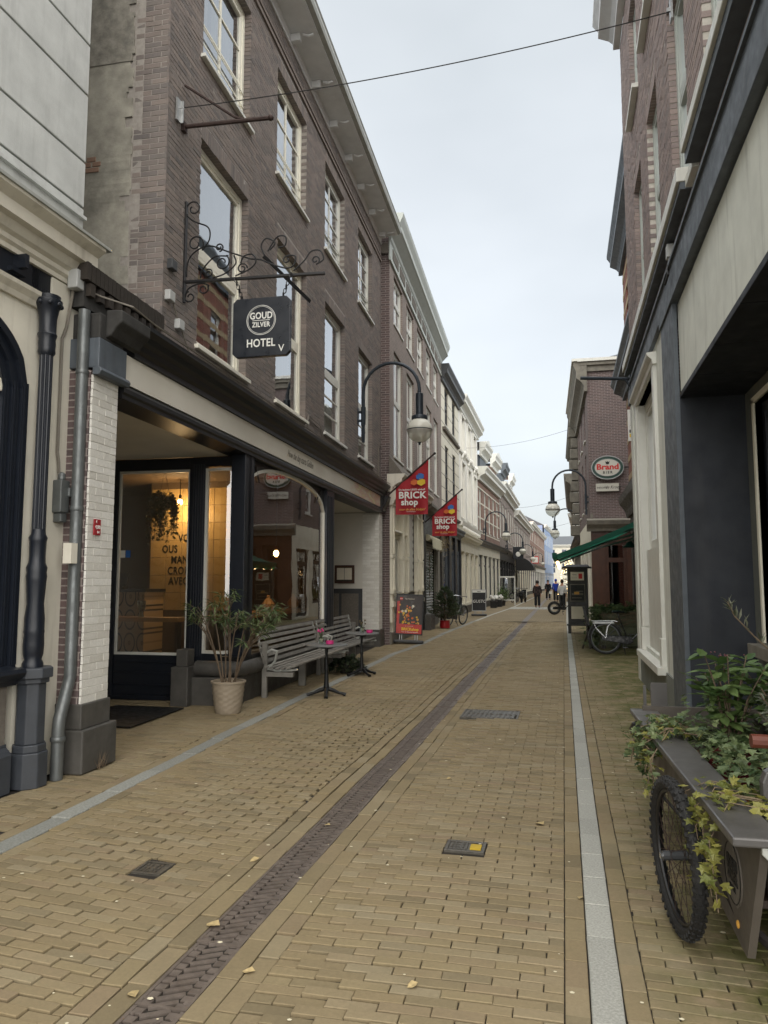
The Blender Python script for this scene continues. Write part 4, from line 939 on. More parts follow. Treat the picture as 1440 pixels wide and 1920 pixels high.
MB().tube([(.1,0,.55),(0,0,.98)], .004, 4).tube([(-.1,0,.55),(0,0,.98)], .004, 4).build('cord', 'cable_dark', hp)

# ================================================================ far-left shop with the cast iron columns
sa = thing('corner_shop', (-4.22, 0, 0), PI/2, 'grey rendered shop with navy arched window and cast iron column, far left', 'building')
zs = [4.80,5.02,5.46,6.12,6.62,7.2,7.8,8.4,9.0,9.6,10.2,10.8,11.4,12.0]
for a, b in zip(zs, zs[1:]): MB().box(-3, 5.6, 0, .1, a+.011, b-.011).build('render_course', 'render_grey', sa, bev=.006)
MB().box(-3, 5.585, .02, .4, 4.0, 12).build('wall', 'render_base_grey', sa)
body(sa, -3, 5.58, .4, 8, 0, 12, 'plaster_old')
MB().box(-3, 5.6, -.035, 0, 4.9, 4.93).build('string', 'render_grey', sa)
cm = MB(); cm.extr([(.02,4.80),(-.30,4.60),(-.30,4.575),(.02,4.575)], -3, 5.62); cm.build('lead_flashing', 'zinc_pale', sa)
cm = MB(); cm.extr([(.02,4.575),(-.28,4.575),(-.28,4.55),(-.20,4.50),(-.20,4.40),(-.14,4.39),(-.10,4.33),(-.06,4.31),(-.06,4.27),(-.03,4.25),(-.03,4.21),(.02,4.21)], -3, 5.56); cm.build('cornice', 'cream_paint', sa)
MB().box(-3, 5.30, .0, .05, 3.97, 4.21).build('sign_board', 'navy_paint', sa); MB().box(4.7, 4.86, -.05, 0, 4.05, 4.09).box(4.76,4.80,-.12,0,4.09,4.2).build('lamp_bracket', 'navy_paint', sa)
cm = MB(); cm.extr([(.05,3.86),(-.03,3.86),(-.05,3.90),(-.09,3.94),(-.10,3.97),(.05,3.97)], -3, 5.24); cm.build('lower_moulding', 'cream_paint', sa)
# cream front with the arched opening
AX0, AX1, AZ = 2.6, 4.98, 3.36
def arcA(x, c0, c1, zb, h): m_ = (c0+c1)/2; u_ = min(1, abs((x-m_)/((c1-c0)/2))); return zb + h*(max(0, 1-u_**3))**.5
ff = MB(); nn = 36
for i in range(nn):
    x0 = AX0+(AX1-AX0)*i/nn; x1 = AX0+(AX1-AX0)*(i+1)/nn; ff.quad((x0,.0,arcA(x0,AX0,AX1,3.15,.62)),(x1,.0,arcA(x1,AX0,AX1,3.15,.62)),(x1,.0,3.9),(x0,.0,3.9))
ff.box(AX1, 5.6, 0, .3, .0, 4.25).box(-3, AX0, 0, .3, 0, 3.9); ff.build('shop_front', 'cream_paint', sa)
fr2 = MB()      # stepped navy arch frame
for k, (w0, w1, y0, y1) in enumerate(((0,.06,-.015,.1),(.06,.13,.02,.12),(.13,.20,.05,.14))):
    c0a, c1a, c0b, c1b = AX0+w0, AX1-w0, AX0+w1, AX1-w1
    for i in range(nn):
        u0, u1 = i/nn, (i+1)/nn; xa0, xa1 = c0a+(c1a-c0a)*u0, c0a+(c1a-c0a)*u1; xb0, xb1 = c0b+(c1b-c0b)*u0, c0b+(c1b-c0b)*u1
        za0, za1 = arcA(xa0,c0a,c1a,3.15,.62-w0), arcA(xa1,c0a,c1a,3.15,.62-w0); zb0, zb1 = arcA(xb0,c0b,c1b,3.15,.62-w1), arcA(xb1,c0b,c1b,3.15,.62-w1)
        fr2.quad((xb0,y0,zb0),(xb1,y0,zb1),(xa1,y0,za1),(xa0,y0,za0)); fr2.quad((xb0,y1,zb0),(xb1,y1,zb1),(xb1,y0,zb1),(xb0,y0,zb0))
    fr2.box(c1b, c1a, y0, y1, .93, 3.16); fr2.box(c0a, c0b, y0, y1, .93, 3.16)
    for g_ in range(2): fr2.box(c1b+.012+g_*.03, c1b+.026+g_*.03, y0-.008, y0, .95, 3.2)
fw_ = fr2.build('arch_frame', 'navy_paint', sa)
MB().quad((AX0+.18,.12,.9),(AX1-.18,.12,.9),(AX1-.18,.12,3.8),(AX0+.18,.12,3.8)).build('pane', 'glass_shop', fw_)
MB().box(AX0+.18, AX1-.195, .08, .11, 3.13, 3.75).build('blind_board', 'cream_wood', fw_, bev=.004); MB().box(AX0+.2, AX1-.19, .06, .10, 3.10, 3.2).build('blind_rail', 'cream_wood', fw_, bev=.004)
MB().box(AX0+.15, AX1-.16, .0, .14, .93, 1.0).build('inner_sill', 'cream_wood', fw_, bev=.004)
q = MB(); q.add([(4.62+.1*math.cos(k*PI/10), .112, 1.16+.1*math.sin(k*PI/10)) for k in range(20)], [tuple(range(20))]); q.build('sticker', 'print_black', fw_)
text('FAIR TRADE COFFEE', .028, 'print_white', 'sticker_print', fw_, (4.62, .109, 1.09), (PI/2,0,0)); q = MB(); q.tube(arc(4.62,1.17,.03,20,300,10,.109), .004, 4); q.build('sticker_mark', 'print_white', fw_)
rmA = MB(); rmA.quad((2,1.9,.3),(5.4,1.9,.3),(5.4,1.9,3.8),(2,1.9,3.8)); rmA.quad((2,.14,.9),(5.4,.14,.9),(5.4,1.9,.9),(2,1.9,.9)); rmA.quad((5.3,.14,.3),(5.3,1.9,.3),(5.3,1.9,3.8),(5.3,.14,3.8)); rmA.quad((2,.14,3.8),(5.4,.14,3.8),(5.4,1.9,3.8),(2,1.9,3.8)); rmA.build('shop_interior', 'interior_void', sa)
sil = MB(); sil.extr([(.1,.80),(-.08,.80),(-.10,.84),(-.15,.87),(-.17,.90),(-.16,.93),(.1,.95)], -3, 4.92); sil.build('window_ledge', 'navy_paint', sa, smooth=True, ang=30)
MB().box(-3, 4.86, -.05, .2, .36, .80).build('apron_panel', 'stone_panel', sa)
MB().box(3.3, 4.7, -.058, -.05, .44, .46).box(3.3,4.7,-.058,-.05,.71,.73).box(4.68,4.70,-.058,-.05,.50,.68).tube(arc(4.66,.72,.03,180,420,8,-.055), .005, 4).tube(arc(4.66,.46,.03,-60,180,8,-.055), .005, 4).build('carved_scroll', 'stone_dark', sa)
plain('pedestal_paint', (60,64,70), .5, .2, 5, dirt=.4, dirtcol=(.03,.03,.03,1))
bs = MB(); bs.extr([(.1,0),(-.1,0),(-.1,.28),(-.08,.31),(-.05,.335),(-.05,.36),(.1,.36)], -3, 4.88); bs.build('base_course', 'pedestal_paint', sa)
cl = MB(); pc = (5.08, -.09, 0)
def octo(r): return [(pc[0]+r*math.cos(PI/8+k*PI/4), pc[1]+r*math.sin(PI/8+k*PI/4)) for k in range(8)]
cl.plan(octo(.145), 0, .27); cl.plan(octo(.13), .27, .33); cl.plan(octo(.112), .33, .80); cl.plan(octo(.135), .80, .84); cl.plan(octo(.16), .84, .92); cl.build('column_pedestal', 'pedestal_paint', sa, bev=.008)
prof = [(.105,.92),(.105,.95),(.085,.98),(.10,1.02),(.105,1.10),(.10,1.18),(.105,1.20),(.10,1.22),(.10,1.30),(.085,1.42),(.10,1.60),(.105,1.64),(.098,1.67),(.105,1.71),(.085,1.75),(.082,1.80),(.085,1.92),(.095,1.95),(.075,1.98),(.070,2.02)]
MB().lathe([(r*.76,z) for r, z in prof], 24, pc).build('column_base', 'navy_paint', sa, smooth=True, ang=50)
fl = MB(); nfl = 48
for k in range(nfl):
    pass
rings = []
for z in (2.0, 3.50):
    rings.append([(pc[0]+(.053-.005*(k % 3 == 0))*math.cos(2*PI*k/nfl), pc[1]+(.053-.005*(k % 3 == 0))*math.sin(2*PI*k/nfl), z) for k in range(nfl)])
fl.add(rings[0]+rings[1], [(k, (k+1) % nfl, nfl+(k+1) % nfl, nfl+k) for k in range(nfl)]); fl.build('column_shaft', 'navy_paint', sa)
MB().lathe([(.052,3.46),(.07,3.49),(.066,3.52),(.07,3.56),(.066,3.60),(.078,3.64),(.068,3.66),(.07,3.78),(.085,3.86),(.105,3.89),(.11,3.93),(.09,3.94),(.095,3.97)], 24, pc).build('column_capital', 'navy_paint', sa, smooth=True, ang=40)
q = MB()
for k in range(8): a = k*PI/4; q.sphere((pc[0]+.098*math.cos(a), pc[1]+.098*math.sin(a), 3.895), .022, 8, 6)
q.build('capital_leaves', 'navy_paint', sa, smooth=True)
MB().box(5.2, 5.6, -.02, .0, .0, 4.2).build('end_pier', 'cream_paint', sa, bev=.004)
jb = thing('junction_box', (-4.17, 5.42, 4.24), 0, 'pale square junction box below the cream cornice, far left', 'junction box'); MB().box(0,.1,-.07,.07,-.08,.09).build('box', 'plastic_grey', jb, bev=.008)
mt = thing('meter_box', (-4.20, 5.36, 2.2), 0, 'grey cast metal cable box fixed to the cream pier', 'meter box'); MB().box(0,.09,-.05,.06,-.02,.26).box(0,.08,-.03,.05,-.1,-.02).lathe([(.03,.26),(.03,.31),(.015,.33)],10,(.05,0,0)).box(.07,.11,.03,.09,.12,.2).build('housing', 'zinc', mt, bev=.01)
cdt = MB().tube([(-4.18,5.36,2.52),(-4.18,5.35,2.62),(-4.18,5.33,2.7),(-4.18,5.33,3.7),(-4.18,5.38,3.82),(-4.16,5.42,4.16)], .014, 6); o = cdt.build('conduit', 'cable', None, smooth=True); tag(o, 'thin grey conduit climbing from the cable box up the cream pier', 'conduit')
dp = thing('downpipe', (-4.05, 5.44, 0), 0, 'weathered zinc downpipe in the corner beside the white brick pillar', 'downpipe')
MB().tube([(0,0,3.98),(-.0,0,.80),(.0,-.03,.72),(.02,-.14,.48),(.02,-.15,.40),(.02,-.15,.0)], .05, 12).build('pipe', 'zinc', dp, smooth=True)
q = MB(); [q.lathe([(.054,z),(.057,z+.01),(.057,z+.03),(.054,z+.04)], 12, (0,0,0)) for z in (2.2,3.4)]; q.lathe([(.056,.30),(.06,.31),(.06,.33),(.056,.34)],12,(.02,-.15,0)); q.build('joint_ring', 'zinc', dp, smooth=True)
MB().box(-.02,.06,-.13,-.05,1.75,1.92).build('bracket_plate', 'cream_paint', dp)
cbl = MB(); B_ = lambda s, y, z: tuple(parent_matrix(hot) @ Vector((s, y, z)))
cbl.tube([(-4.13,5.42,4.22),(-4.02,5.6,4.17),B_(-.2,-.2,4.1),B_(.2,-.2,4.07),B_(3,-.205,4.065),B_(6.2,-.205,4.06),B_(9,-.205,4.065),B_(12.0,-.205,4.06)], .009, 5)
o = cbl.build('front_cable', 'cable'); tag(o, 'pale cable clipped along the top of the black shop cornice', 'cable')
cb2 = MB(); pth = [B_(1.0,.05,4.62),B_(1.1,.05,4.5),B_(1.4,.05,4.2),B_(1.6,.05,4.16)] + [B_(s,.05,4.15+.01*(k % 2)) for k, s in enumerate(np.arange(2,5.6,.4))] + [B_(5.7,.05,4.2),B_(5.9,.05,4.42),B_(6.6,.05,4.38),B_(6.8,.05,4.2)] + [B_(s,.05,4.18+.01*(k % 2)) for k, s in enumerate(np.arange(7,11.4,.4))] + [B_(11.7,.05,4.16),B_(11.75,.05,5.0),B_(12.1,.03,5.0)]
cb2.tube(pth, .009, 5); cb2.tube([(p[0]+.01,p[1],p[2]+.05) for p in pth[3:]], .006, 5)
o = cb2.build('wall_cable', 'cable'); tag(o, 'pair of cables running under the first floor windows of the hotel', 'cable')
for k, (s, z, lab) in enumerate(((.92,4.66,'white junction box on the brick wall, lower of two by the sign'),(1.15,4.42,'white junction box just above the black cornice'),(.95,5.02,'grey junction box at the foot of the sign bracket'))):
    j_ = thing('junction_box', B_(s,.06,z), B_ROT, lab, 'junction box'); MB().box(-.06,.06,-.05,.02,-.05,.06).build('box', 'plastic_grey' if k < 2 else 'plastic_dark', j_, bev=.008)
rp_ = thing('number_plate', B_(-.36,-.012,2.07), B_ROT, 'small red plate on the white brick pillar', 'plate'); MB().box(-.05,.05,-.012,.0,-.07,.07).build('plate', 'red_plate', rp_, bev=.004)
text('4', .035, 'print_white', 'lettering', rp_, (-.02,-.014,.045), (PI/2,0,0)); text('4,00', .045, 'print_white', 'lettering', rp_, (0,-.014,-.0), (PI/2,0,0)); text('14', .035, 'print_white', 'lettering', rp_, (.01,-.014,-.045), (PI/2,0,0))

# ================================================================ generic terrace house
def frame_of(P0, P1): return (P0[0], P0[1], 0), math.atan2(P1[1]-P0[1], P1[0]-P0[0]), math.hypot(P1[0]-P0[0], P1[1]-P0[1])
def house(name, label, P0, P1, H, wall, rows, cor=('white_wood', .5, .6), win='white_wood', depth=9, side=None, sillm='white_wood', shop_top=4.0, shop=None, roofm='slate', roof=2.2, split=False, rev=.06):
    loc, rz, Ln = frame_of(P0, P1); h = thing(name, loc, rz, label, 'building')
    ops = []
    for r in rows:
        z0, z1, spans = r[0], r[1], r[2]
        if isinstance(spans, int):
            n = spans; pw = r[3] if len(r) > 3 else .5; wv = Ln/n*pw; spans = [(Ln*(i+.5)/n-wv/2, Ln*(i+.5)/n+wv/2) for i in range(n)]
        ops += [(a, b, z0, z1) for a, b in spans]
    panel(MB(), 0, Ln, shop_top, H, ops, 0, .25).build('wall', wall, h)
    for a, b, c, d in ops: window(h, a, b, c, d, rev, win, fw=.07, cols=1 if b-a < .8 else 2, rows=1, meet=.55, sash=.04, split=split, sill=sillm, sillw=rev+.03, room=.35)
    body(h, 0, Ln, .25, depth, 0, H, side or wall)
    if side: MB().box(-.001, .02, .0, .25, 0, H).box(Ln-.02, Ln+.001, 0, .25, 0, H).build('corner', side, h)
    if cor: MB().extr(CORNICE(0, H-cor[2]*.8, cor[1], cor[2]), -.06, Ln+.06).build('cornice', cor[0], h)
    if roof: MB().add([(0,-.1,H),(Ln,-.1,H),(Ln,depth*.45,H+roof),(0,depth*.45,H+roof),(0,depth,H),(Ln,depth,H)], [(0,1,2,3),(3,2,5,4),(0,3,4),(1,5,2)]).build('roof', roofm, h)
    if shop: shop(h, Ln)
    return h
def simple_shop(wallm='offwhite_wall', frame='cream_wood', n=3, top=4.0, cor=True, glassm='glass_upper', door=None, cm=None, base='stone_dark'):
    def f(h, Ln):
        w_ = Ln/n; ops = [(i*w_+.16, (i+1)*w_-.16, .5 if i != door else .06, top-.9) for i in range(n)]
        panel(MB(), 0, Ln, 0, top+.001, ops, .0, .25).build('shop_wall', wallm, h)
        for i, (a, b, c, d) in enumerate(ops): window(h, a, b, c, d, .1, frame, fw=.07, cols=(1, 2), rows=1, meet=.78, sash=.03, split=False, room=.9, name='shop_window' if i != door else 'shop_door', glassm='glass_shop' if glassm is None else glassm)
        if cor: MB().extr(CORNICE(0, top-.35, .28, .32), -.03, Ln+.03).build('shop_cornice', cm or frame, h)
        MB().box(.01, Ln-.01, -.03, .1, 0, .38).build('base_course', base, h)
    return f

# ================================================================ brick house with the cream toy shop (left, beyond the hotel)
def toyshop(h, Ln):
    MB().box(0, 5.5, .16, .3, 0, 4.0).build('shop_wall', 'cream_wood', h)
    col = MB()
    for s, w_ in ((.06,.26),(1.62,.14),(2.42,.16),(4.25,.3),(5.2,.26)):
        col.box(s, s+w_, -.06, .2, .55, 3.95)
        col.box(s-.03, s+w_+.03, -.10, .2, .95, 1.08); col.box(s-.03, s+w_+.03, -.10, .2, 1.28, 1.36); col.box(s-.02, s+w_+.02, -.09, .2, 2.2, 2.27); col.box(s-.02, s+w_+.02, -.09, .2, 3.55, 3.62)
        col.lathe([(.05,1.36),(.06,1.4),(.045,1.5),(.045,2.2)], 10, (s+w_/2,-.06,0)); col.lathe([(.045,2.3),(.05,2.4),(.04,3.5)], 10, (s+w_/2,-.06,0))
    col.build('pilaster', 'cream_wood', h, bev=.006)
    bd = MB(); bd.box(.3, 4.3, .06, .2, 2.95, 4.0)
    for k in range(12): bd.box(.36+k*.2, .40+k*.2, .03, .06, 3.0, 3.95)
    bd.extr([(.1,2.86),(-.02,2.86),(-.06,2.92),(-.03,2.97),(.1,2.97)], .2, 2.7); bd.build('panelling', 'cream_wood', h)
    window(h, .34, 1.6, .62, 2.85, .04, 'cream_wood', fw=.07, cols=1, rows=1, sash=.03, split=False, room=.9, name='shop_window', glassm='glass_shop')
    window(h, 1.78, 2.4, .62, 2.85, .04, 'cream_wood', fw=.06, cols=1, rows=1, sash=.03, split=False, room=.9, name='shop_window', glassm='glass_shop')
    MB().box(.3, 2.6, -.02, .2, .3, .6).build('apron', 'cream_wood', h); MB().box(.0, 5.4, -.05, .3, 0, .3).build('plinth', 'stone_grey', h, bev=.01)
    rl = MB(); [rl.box(.34, 2.4, -.03, -.01, z, z+.025) for z in (.75,.95,1.15,1.3)]; rl.build('window_rail', 'white_wood', h)
    dp_ = MB(); dp_.box(2.62, 4.2, .04, .15, 1.3, 3.9); dp_.box(2.62,4.2,.1,.2,.3,1.0); dp_.build('diamond_panel', 'white_wood', h)
    dd = MB()
    for k in range(11):
        for s in (2.8, 4.02): z = 1.5+k*.22; dd.add([(s-.1,.035,z),(s,.035,z-.07),(s+.1,.035,z),(s,.035,z+.07)], [(0,1,2,3)])
    dd.box(4.10,4.16,.03,.04,1.3,3.9); dd.box(2.62,4.2,.02,.04,1.0,1.28); dd.build('diamond', 'print_black', h)
    bb = MB(); bb.box(2.62, 4.2, .01, .02, 1.12, 1.2); bb.build('gold_band', 'gold_print', h)
    cx_ = MB(); cx_.extr([(.05,3.9),(-.06,3.9),(-.1,4.02),(-.2,4.1),(-.34,4.16),(-.34,4.22),(-.42,4.32),(-.42,4.36),(.05,4.36)], -.1, 5.6); cx_.build('shop_cornice', 'cream_paint', h); cn_ = MB(); cn_.extr([(.0,3.55),(-.1,3.6),(-.2,3.8),(-.26,3.98),(-.26,4.04),(0,4.04)], -.02, .2); cn_.build('console', 'cream_paint', h)
    MB().extr([(.0,4.36),(-.36,4.36),(.0,4.85)], -.1, 5.5).build('lead_slope', 'stone_panel', h)
    # shutter shop
    MB().box(5.5, 5.95, -.1, .3, 0, 3.9).build('shop_post', 'black_paint', h); MB().box(10.6, 11.3, -.06, .3, 0, 3.6).build('shop_post', 'black_paint', h); MB().box(5.95, 11.2, .02, .3, 3.0, 4.05).build('shop_fascia', 'black_paint', h)
    MB().extr([(.02,3.95),(-.25,3.98),(-.36,4.1),(-.36,4.2),(.02,4.25)], 5.5, 11.3).build('shop_cornice', 'stone_grey', h)
    sl_ = MB().extr([(.05,0),(.005,.02),(-.008,.05),(.005,.08),(.05,.098)], 0, 3.0).mesh('shutter_slat', 'shutter_grey', True)
    for k in range(27): inst(sl_, 'shutter_slat', h, (6.15, .1, .3+k*.1))
    MB().box(6.0,9.3,.16,.3,0,3.05).build('shutter_back', 'interior_void', h); MB().box(5.95,9.3,-.06,.3,0,.3).build('doorstep', 'stone_dark', h)
    aw_ = MB(); aw_.tube([(6.1,-.12,3.08),(9.9,-.12,3.08)], .11, 10); aw_.build('awning_roll', 'fabric_cream', h, smooth=True)
    vl = MB()
    for k in range(16):
        x0 = 6.5+k*.2; vl.add([(x0,-.24,3.05),(x0+.2,-.24,3.05),(x0+.2,-.25,2.78),(x0+.1,-.25,2.70),(x0,-.25,2.78)], [(0,1,2,3,4)])
    vl.build('awning_valance', 'fabric_cream', h)
    window(h, 9.4, 10.0, .3, 2.9, .0, 'stone_grey', fw=.08, cols=1, rows=1, split=False, room=.5, name='side_door'); MB().box(10.0,10.6,.0,.3,0,3.0).build('shop_pier', 'stone_grey', h)
c_rows = [(8.62, 9.98, [(.62,2.0),(2.72,4.1),(4.80,6.15),(6.87,8.2),(8.90,10.2)]), (4.95, 7.86, [(.62,2.0),(2.70,4.1),(4.80,6.15),(6.87,8.2),(8.86,10.2)])]
hc = house('brick_house', 'brown brick house with white classical cornice above a cream toy shop', (-4.32,18.25), (-4.79,29.5), 11.3, 'brick_brown_far', c_rows, None, 'white_wood', side='brick_dark_side', shop=toyshop, roof=1.6, shop_top=4.0, split=True)
MB().extr([(.0,10.1),(-.05,10.1),(-.05,10.16),(-.03,10.2),(-.03,10.62),(-.06,10.66),(-.08,10.74),(-.14,10.8),(-.26,10.92),(-.31,10.96),(-.31,11.1),(-.38,11.25),(-.40,11.36),(.0,11.4)], -.1, 11.3).build('cornice', 'window_grey', hc)
q = MB(); [q.box(.3+k*1.1, 1.15+k*1.1, -.045, -.03, 10.28, 10.56) for k in range(10)]; q.box(-.112,-.1,.02,.4,10.28,10.56); q.build('frieze_panel', 'stone_panel', hc)

# ---- pale house with dark cornice, then the white ornate house
def dshop(h, Ln):
    MB().box(0, Ln, .05, .3, 0, 4.0).build('shop_wall', 'stone_grey', h)
    for s in (.4, 2.3, 4.1): window(h, s, s+1.1, .5, 3.0, .0, 'bluegrey_paint', fw=.1, cols=1, rows=1, split=False, room=.4, name='shop_window')
    [MB().box(a_,b_,-.08,.1,0,3.8).build('shop_post', 'navy_paint', h) for a_, b_ in ((1.6,2.2),(3.45,4.0),(5.3,5.5))]; MB().extr(CORNICE(0,3.55,.3,.4), 0, Ln).build('shop_cornice', 'bluegrey_paint', h)
hd = house('pale_house', 'narrow pale stone house with dark cornice and two tall windows per floor', (-4.79,29.5), (-4.83,35.0), 10.5, 'offwhite_wall', [(8.3,9.9,[(1.0,2.1),(3.3,4.4)]),(4.7,7.4,[(1.0,2.1),(3.3,4.4)])], ('plastic_dark',.36,.7), 'navy_paint', shop=dshop, side='offwhite_wall')
q = MB()
for z in np.arange(4.4, 10, .55): q.box(0, 5.5, -.006, .0, z, z+.02)
for z in (8.05, 4.45): q.extr([(0,z-.12),(-.1,z-.1),(-.12,z),(0,z)], .3, 5.2)
q.build('rustication', 'stone_panel', hd)
def eshop(h, Ln):
    simple_shop('offwhite_wall', 'cream_wood', 4, 4.0, True, None)(h, Ln)
he = house('white_house', 'tall white stucco house with carved arched windows and heavy cornice', (-4.83,35.0), (-4.87,43.4), 10.6, 'white_wall', [(8.1,9.85,[(.8,1.9),(3.4,4.5),(6.0,7.1)]),(4.75,7.5,[(.8,1.9),(3.4,4.5),(6.0,7.1)])], ('white_wood',.45,.7), 'cream_wood', shop=eshop, side='brick_brown_far')
q = MB()
for s in (.8,3.4,6.0):
    for z0, z1 in ((8.1,9.85),(4.75,7.5)):
        q.box(s-.16,s-.02,-.08,.02,z0,z1); q.box(s+1.12,s+1.26,-.08,.02,z0,z1); q.box(s-.16,s+1.26,-.1,.02,z1,z1+.12)
        if z0 < 6: q.tube(arc(s+.55,z1+.05,.5,20,160,8,-.06), .06, 6); q.sphere((s+.55,-.1,z1+.5), .16, 8, 6)
q.extr([(0,7.95),(-.1,7.95),(-.12,8.05),(0,8.05)], 0, 8.4); q.extr([(0,4.3),(-.14,4.3),(-.2,4.5),(0,4.55)], 0, 8.4)
for k in range(10): q.sphere((.5+k*.8,-.14,4.2), .1, 6, 5)
q.build('stucco_ornament', 'white_wall', he, smooth=True)

# ---- farther left side of the street
def gable(h, s0, s1, z0, zh, mat, wallm, y=-.02):
    q = MB(); m_ = (s0+s1)/2; q.prism([(s0,z0),(s1,z0),(s1,z0+zh*.6),(s0,z0+zh*.6)], y, y+1.6); q.build('dormer', wallm, h)
    MB().extr(CORNICE(y, z0+zh*.55, .45, zh*.45), s0-.25, s1+.25).build('dormer_cornice', mat, h)
    MB().prism([(s0-.2,z0+zh),(s1+.2,z0+zh),(m_,z0+zh*1.16)], y-.4, y+1.6).build('dormer_roof', mat, h)
hf = house('banded_brick_house', 'red brick house banded with pale stone and two white dormer gables', (-4.87,43.4), (-4.5,54.0), 8.3, 'brick_red_far', [(4.7,7.2,5,.5)], ('white_wood',.6,.8), 'white_wood', shop=simple_shop('offwhite_wall','navy_paint',5,4.1,True,cm='navy_paint'), side='brick_red_far')
q = MB(); [q.box(0,10.6,-.008,.0,z,z+.09) for z in (4.5,5.4,6.3,7.2)]; q.build('stone_band', 'cream_paint', hf); gable(hf, 1.0, 3.6, 8.2, 1.9, 'white_wood', 'bluegrey_paint'); gable(hf, 6.0, 9.0, 8.2, 2.0, 'white_wood', 'brick_red_far')
hg = house('dormer_house', 'brown brick house with grey mansard roof and white dormer', (-4.5,54.0), (-4.45,70.0), 8.8, 'brick_brown_far', [(4.9,7.6,6,.5)], ('white_wood',.6,.7), 'white_wood', shop=simple_shop('black_paint','black_paint',6,4.1,True), roof=2.6)
gable(hg, 2.0, 5.0, 8.8, 1.8, 'bluegrey_paint', 'bluegrey_paint'); gable(hg, 9.5, 12.5, 8.8, 2.0, 'white_wood', 'bluegrey_paint')
hh = house('orange_roof_house', 'brown brick house with bright orange tiled roof far along the left', (-4.45,70.0), (-4.1,96.0), 8.2, 'brick_brown_far', [(4.9,7.2,9,.5)], ('white_wood',.6,.7), 'white_wood', shop=simple_shop('cream_wood','black_paint',7,4.0,True), roofm='roof_orange', roof=3.4)
hi = house('plain_brick_house', 'reddish brick house with grey roof just before the blue house', (-4.1,96.0), (-3.2,132.0), 9.2, 'brick_red_far', [(7.0,8.4,10,.5),(4.6,6.4,10,.5)], ('white_wood',.5,.6), 'white_wood', shop=simple_shop('white_wall','black_paint',9,3.9,True), roofm='roof_orange', roof=3.0)
hj = house('blue_house', 'light blue painted house at the far bend of the street', (-3.2,132.0), (-2.0,156.0), 11.5, 'blue_wall', [(8.2,10.4,6,.45),(4.8,7.2,6,.45)], ('white_wood',.5,.6), 'white_wood', shop=simple_shop('blue_wall','white_wood',6,4.0,False))
hk = house('end_house', 'pale house closing the view at the end of the street', (-6,166.0), (14,164.0), 9.5, 'offwhite_wall', [(6.6,8.6,8,.45),(3.4,5.6,8,.45)], ('white_wood',.5,.6), 'white_wood', shop_top=0, shop=None)

# ================================================================ right side: near brick house over a rendered ground floor
r1 = thing('near_brick_house', (1.2, 13.0, 0), -PI/2, 'brick house with sage rendered ground floor and recessed entrance, right foreground', 'building')
S = lambda Y: 13.0 - Y       # world Y -> local x
o1 = [(S(j), S(j-.98), 5.34, 7.62) for j in (11.5,9.72,7.78,6.02,4.2)]
o2 = [(S(j), S(j-.98), 8.75, 10.5) for j in (11.5,9.72,7.78,6.02,4.2)]
brick_face(r1, 0, 11.0, 4.87, 11.2, o1+o2, .0, 'wall_brick_purple', 'mortar_pale', npick=300, reveal=.075, lintel=.21, depth=.3)
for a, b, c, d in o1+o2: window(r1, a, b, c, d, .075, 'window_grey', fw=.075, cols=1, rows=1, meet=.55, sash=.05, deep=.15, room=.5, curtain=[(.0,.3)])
for a, b, c, d in o2: MB().box(a-.06, b+.06, -.09, .1, c-.07, c-.003).build('window_sill', 'white_wood', r1, bev=.006)
# ledges under the first floor windows
lg = MB(); lg.box(-.02, S(6.75), -.13, .02, 5.20, 5.335); lg.build('window_ledge', 'white_wood', r1, bev=.008); MB().box(-.02, S(6.75)-.01, -.10, .0, 5.13, 5.198).build('ledge_shadow_strip', 'bluegrey_paint', r1)  # the blue-grey strip beneath stands in for the ledge's shadow
MB().box(S(6.35), 11, -.15, .02, 5.23, 5.335).build('window_ledge', 'white_wood', r1, bev=.008); MB().box(S(6.35)+.01, 11, -.12, 0, 5.13, 5.228).build('ledge_shadow_strip', 'bluegrey_paint', r1)  # near ledge, its shadow again built as a dark strip
MB().box(S(6.72), S(6.38), -.06, .01, 5.12, 5.20).build('ledge_link', 'white_wood', r1)
MB().extr(CORNICE(0, 11.2, .46, .6), -.05, 11.0).build('cornice', 'soffit_grey', r1); body(r1, 0, 11, .3, 9, 4.8, 11.6, 'brick_dark_side')
MB().add([(0,-.1,11.7),(11,-.1,11.7),(11,4,13.6),(0,4,13.6)], [(0,1,2,3)]).build('roof', 'slate', r1)
# rendered ground floor
wf = (S(11.95), S(9.75), .62, 4.34)
gf = panel(MB(), 0, S(8.85), 0, 4.6, [wf], .0, .25); gf.quad((0,.25,0),(0,0,0),(0,0,4.6),(0,.25,4.6)); gf.build('ground_floor_wall', 'render_sage', r1)
MB().box(0, .35, -.025, .2, 0, 4.58).build('end_pilaster', 'render_sage', r1, bev=.004)
MB().box(.35, S(8.85), -.02, .1, 0, .5).build('base_course', 'render_base_grey', r1, bev=.004)
MB().box(-.03, S(8.85), -.05, .1, 4.60, 4.86).build('band', 'bluegrey_paint', r1, bev=.006); MB().box(S(8.85), 11, -.05, .1, 4.52, 4.86).build('band', 'bluegrey_paint', r1, bev=.006)
MB().box(-.03, 11, -.075, .0, 4.86, 4.895).build('band_cap', 'bluegrey_paint', r1)
MB().box(S(8.85), S(7.98), -.03, .02, 0, 4.52).build('corner_pilaster', 'bluegrey_paint', r1, bev=.004)
MB().box(S(7.98)-.0, 11, .03, .3, 3.56, 4.50).build('lintel_panel', 'render_sage', r1)
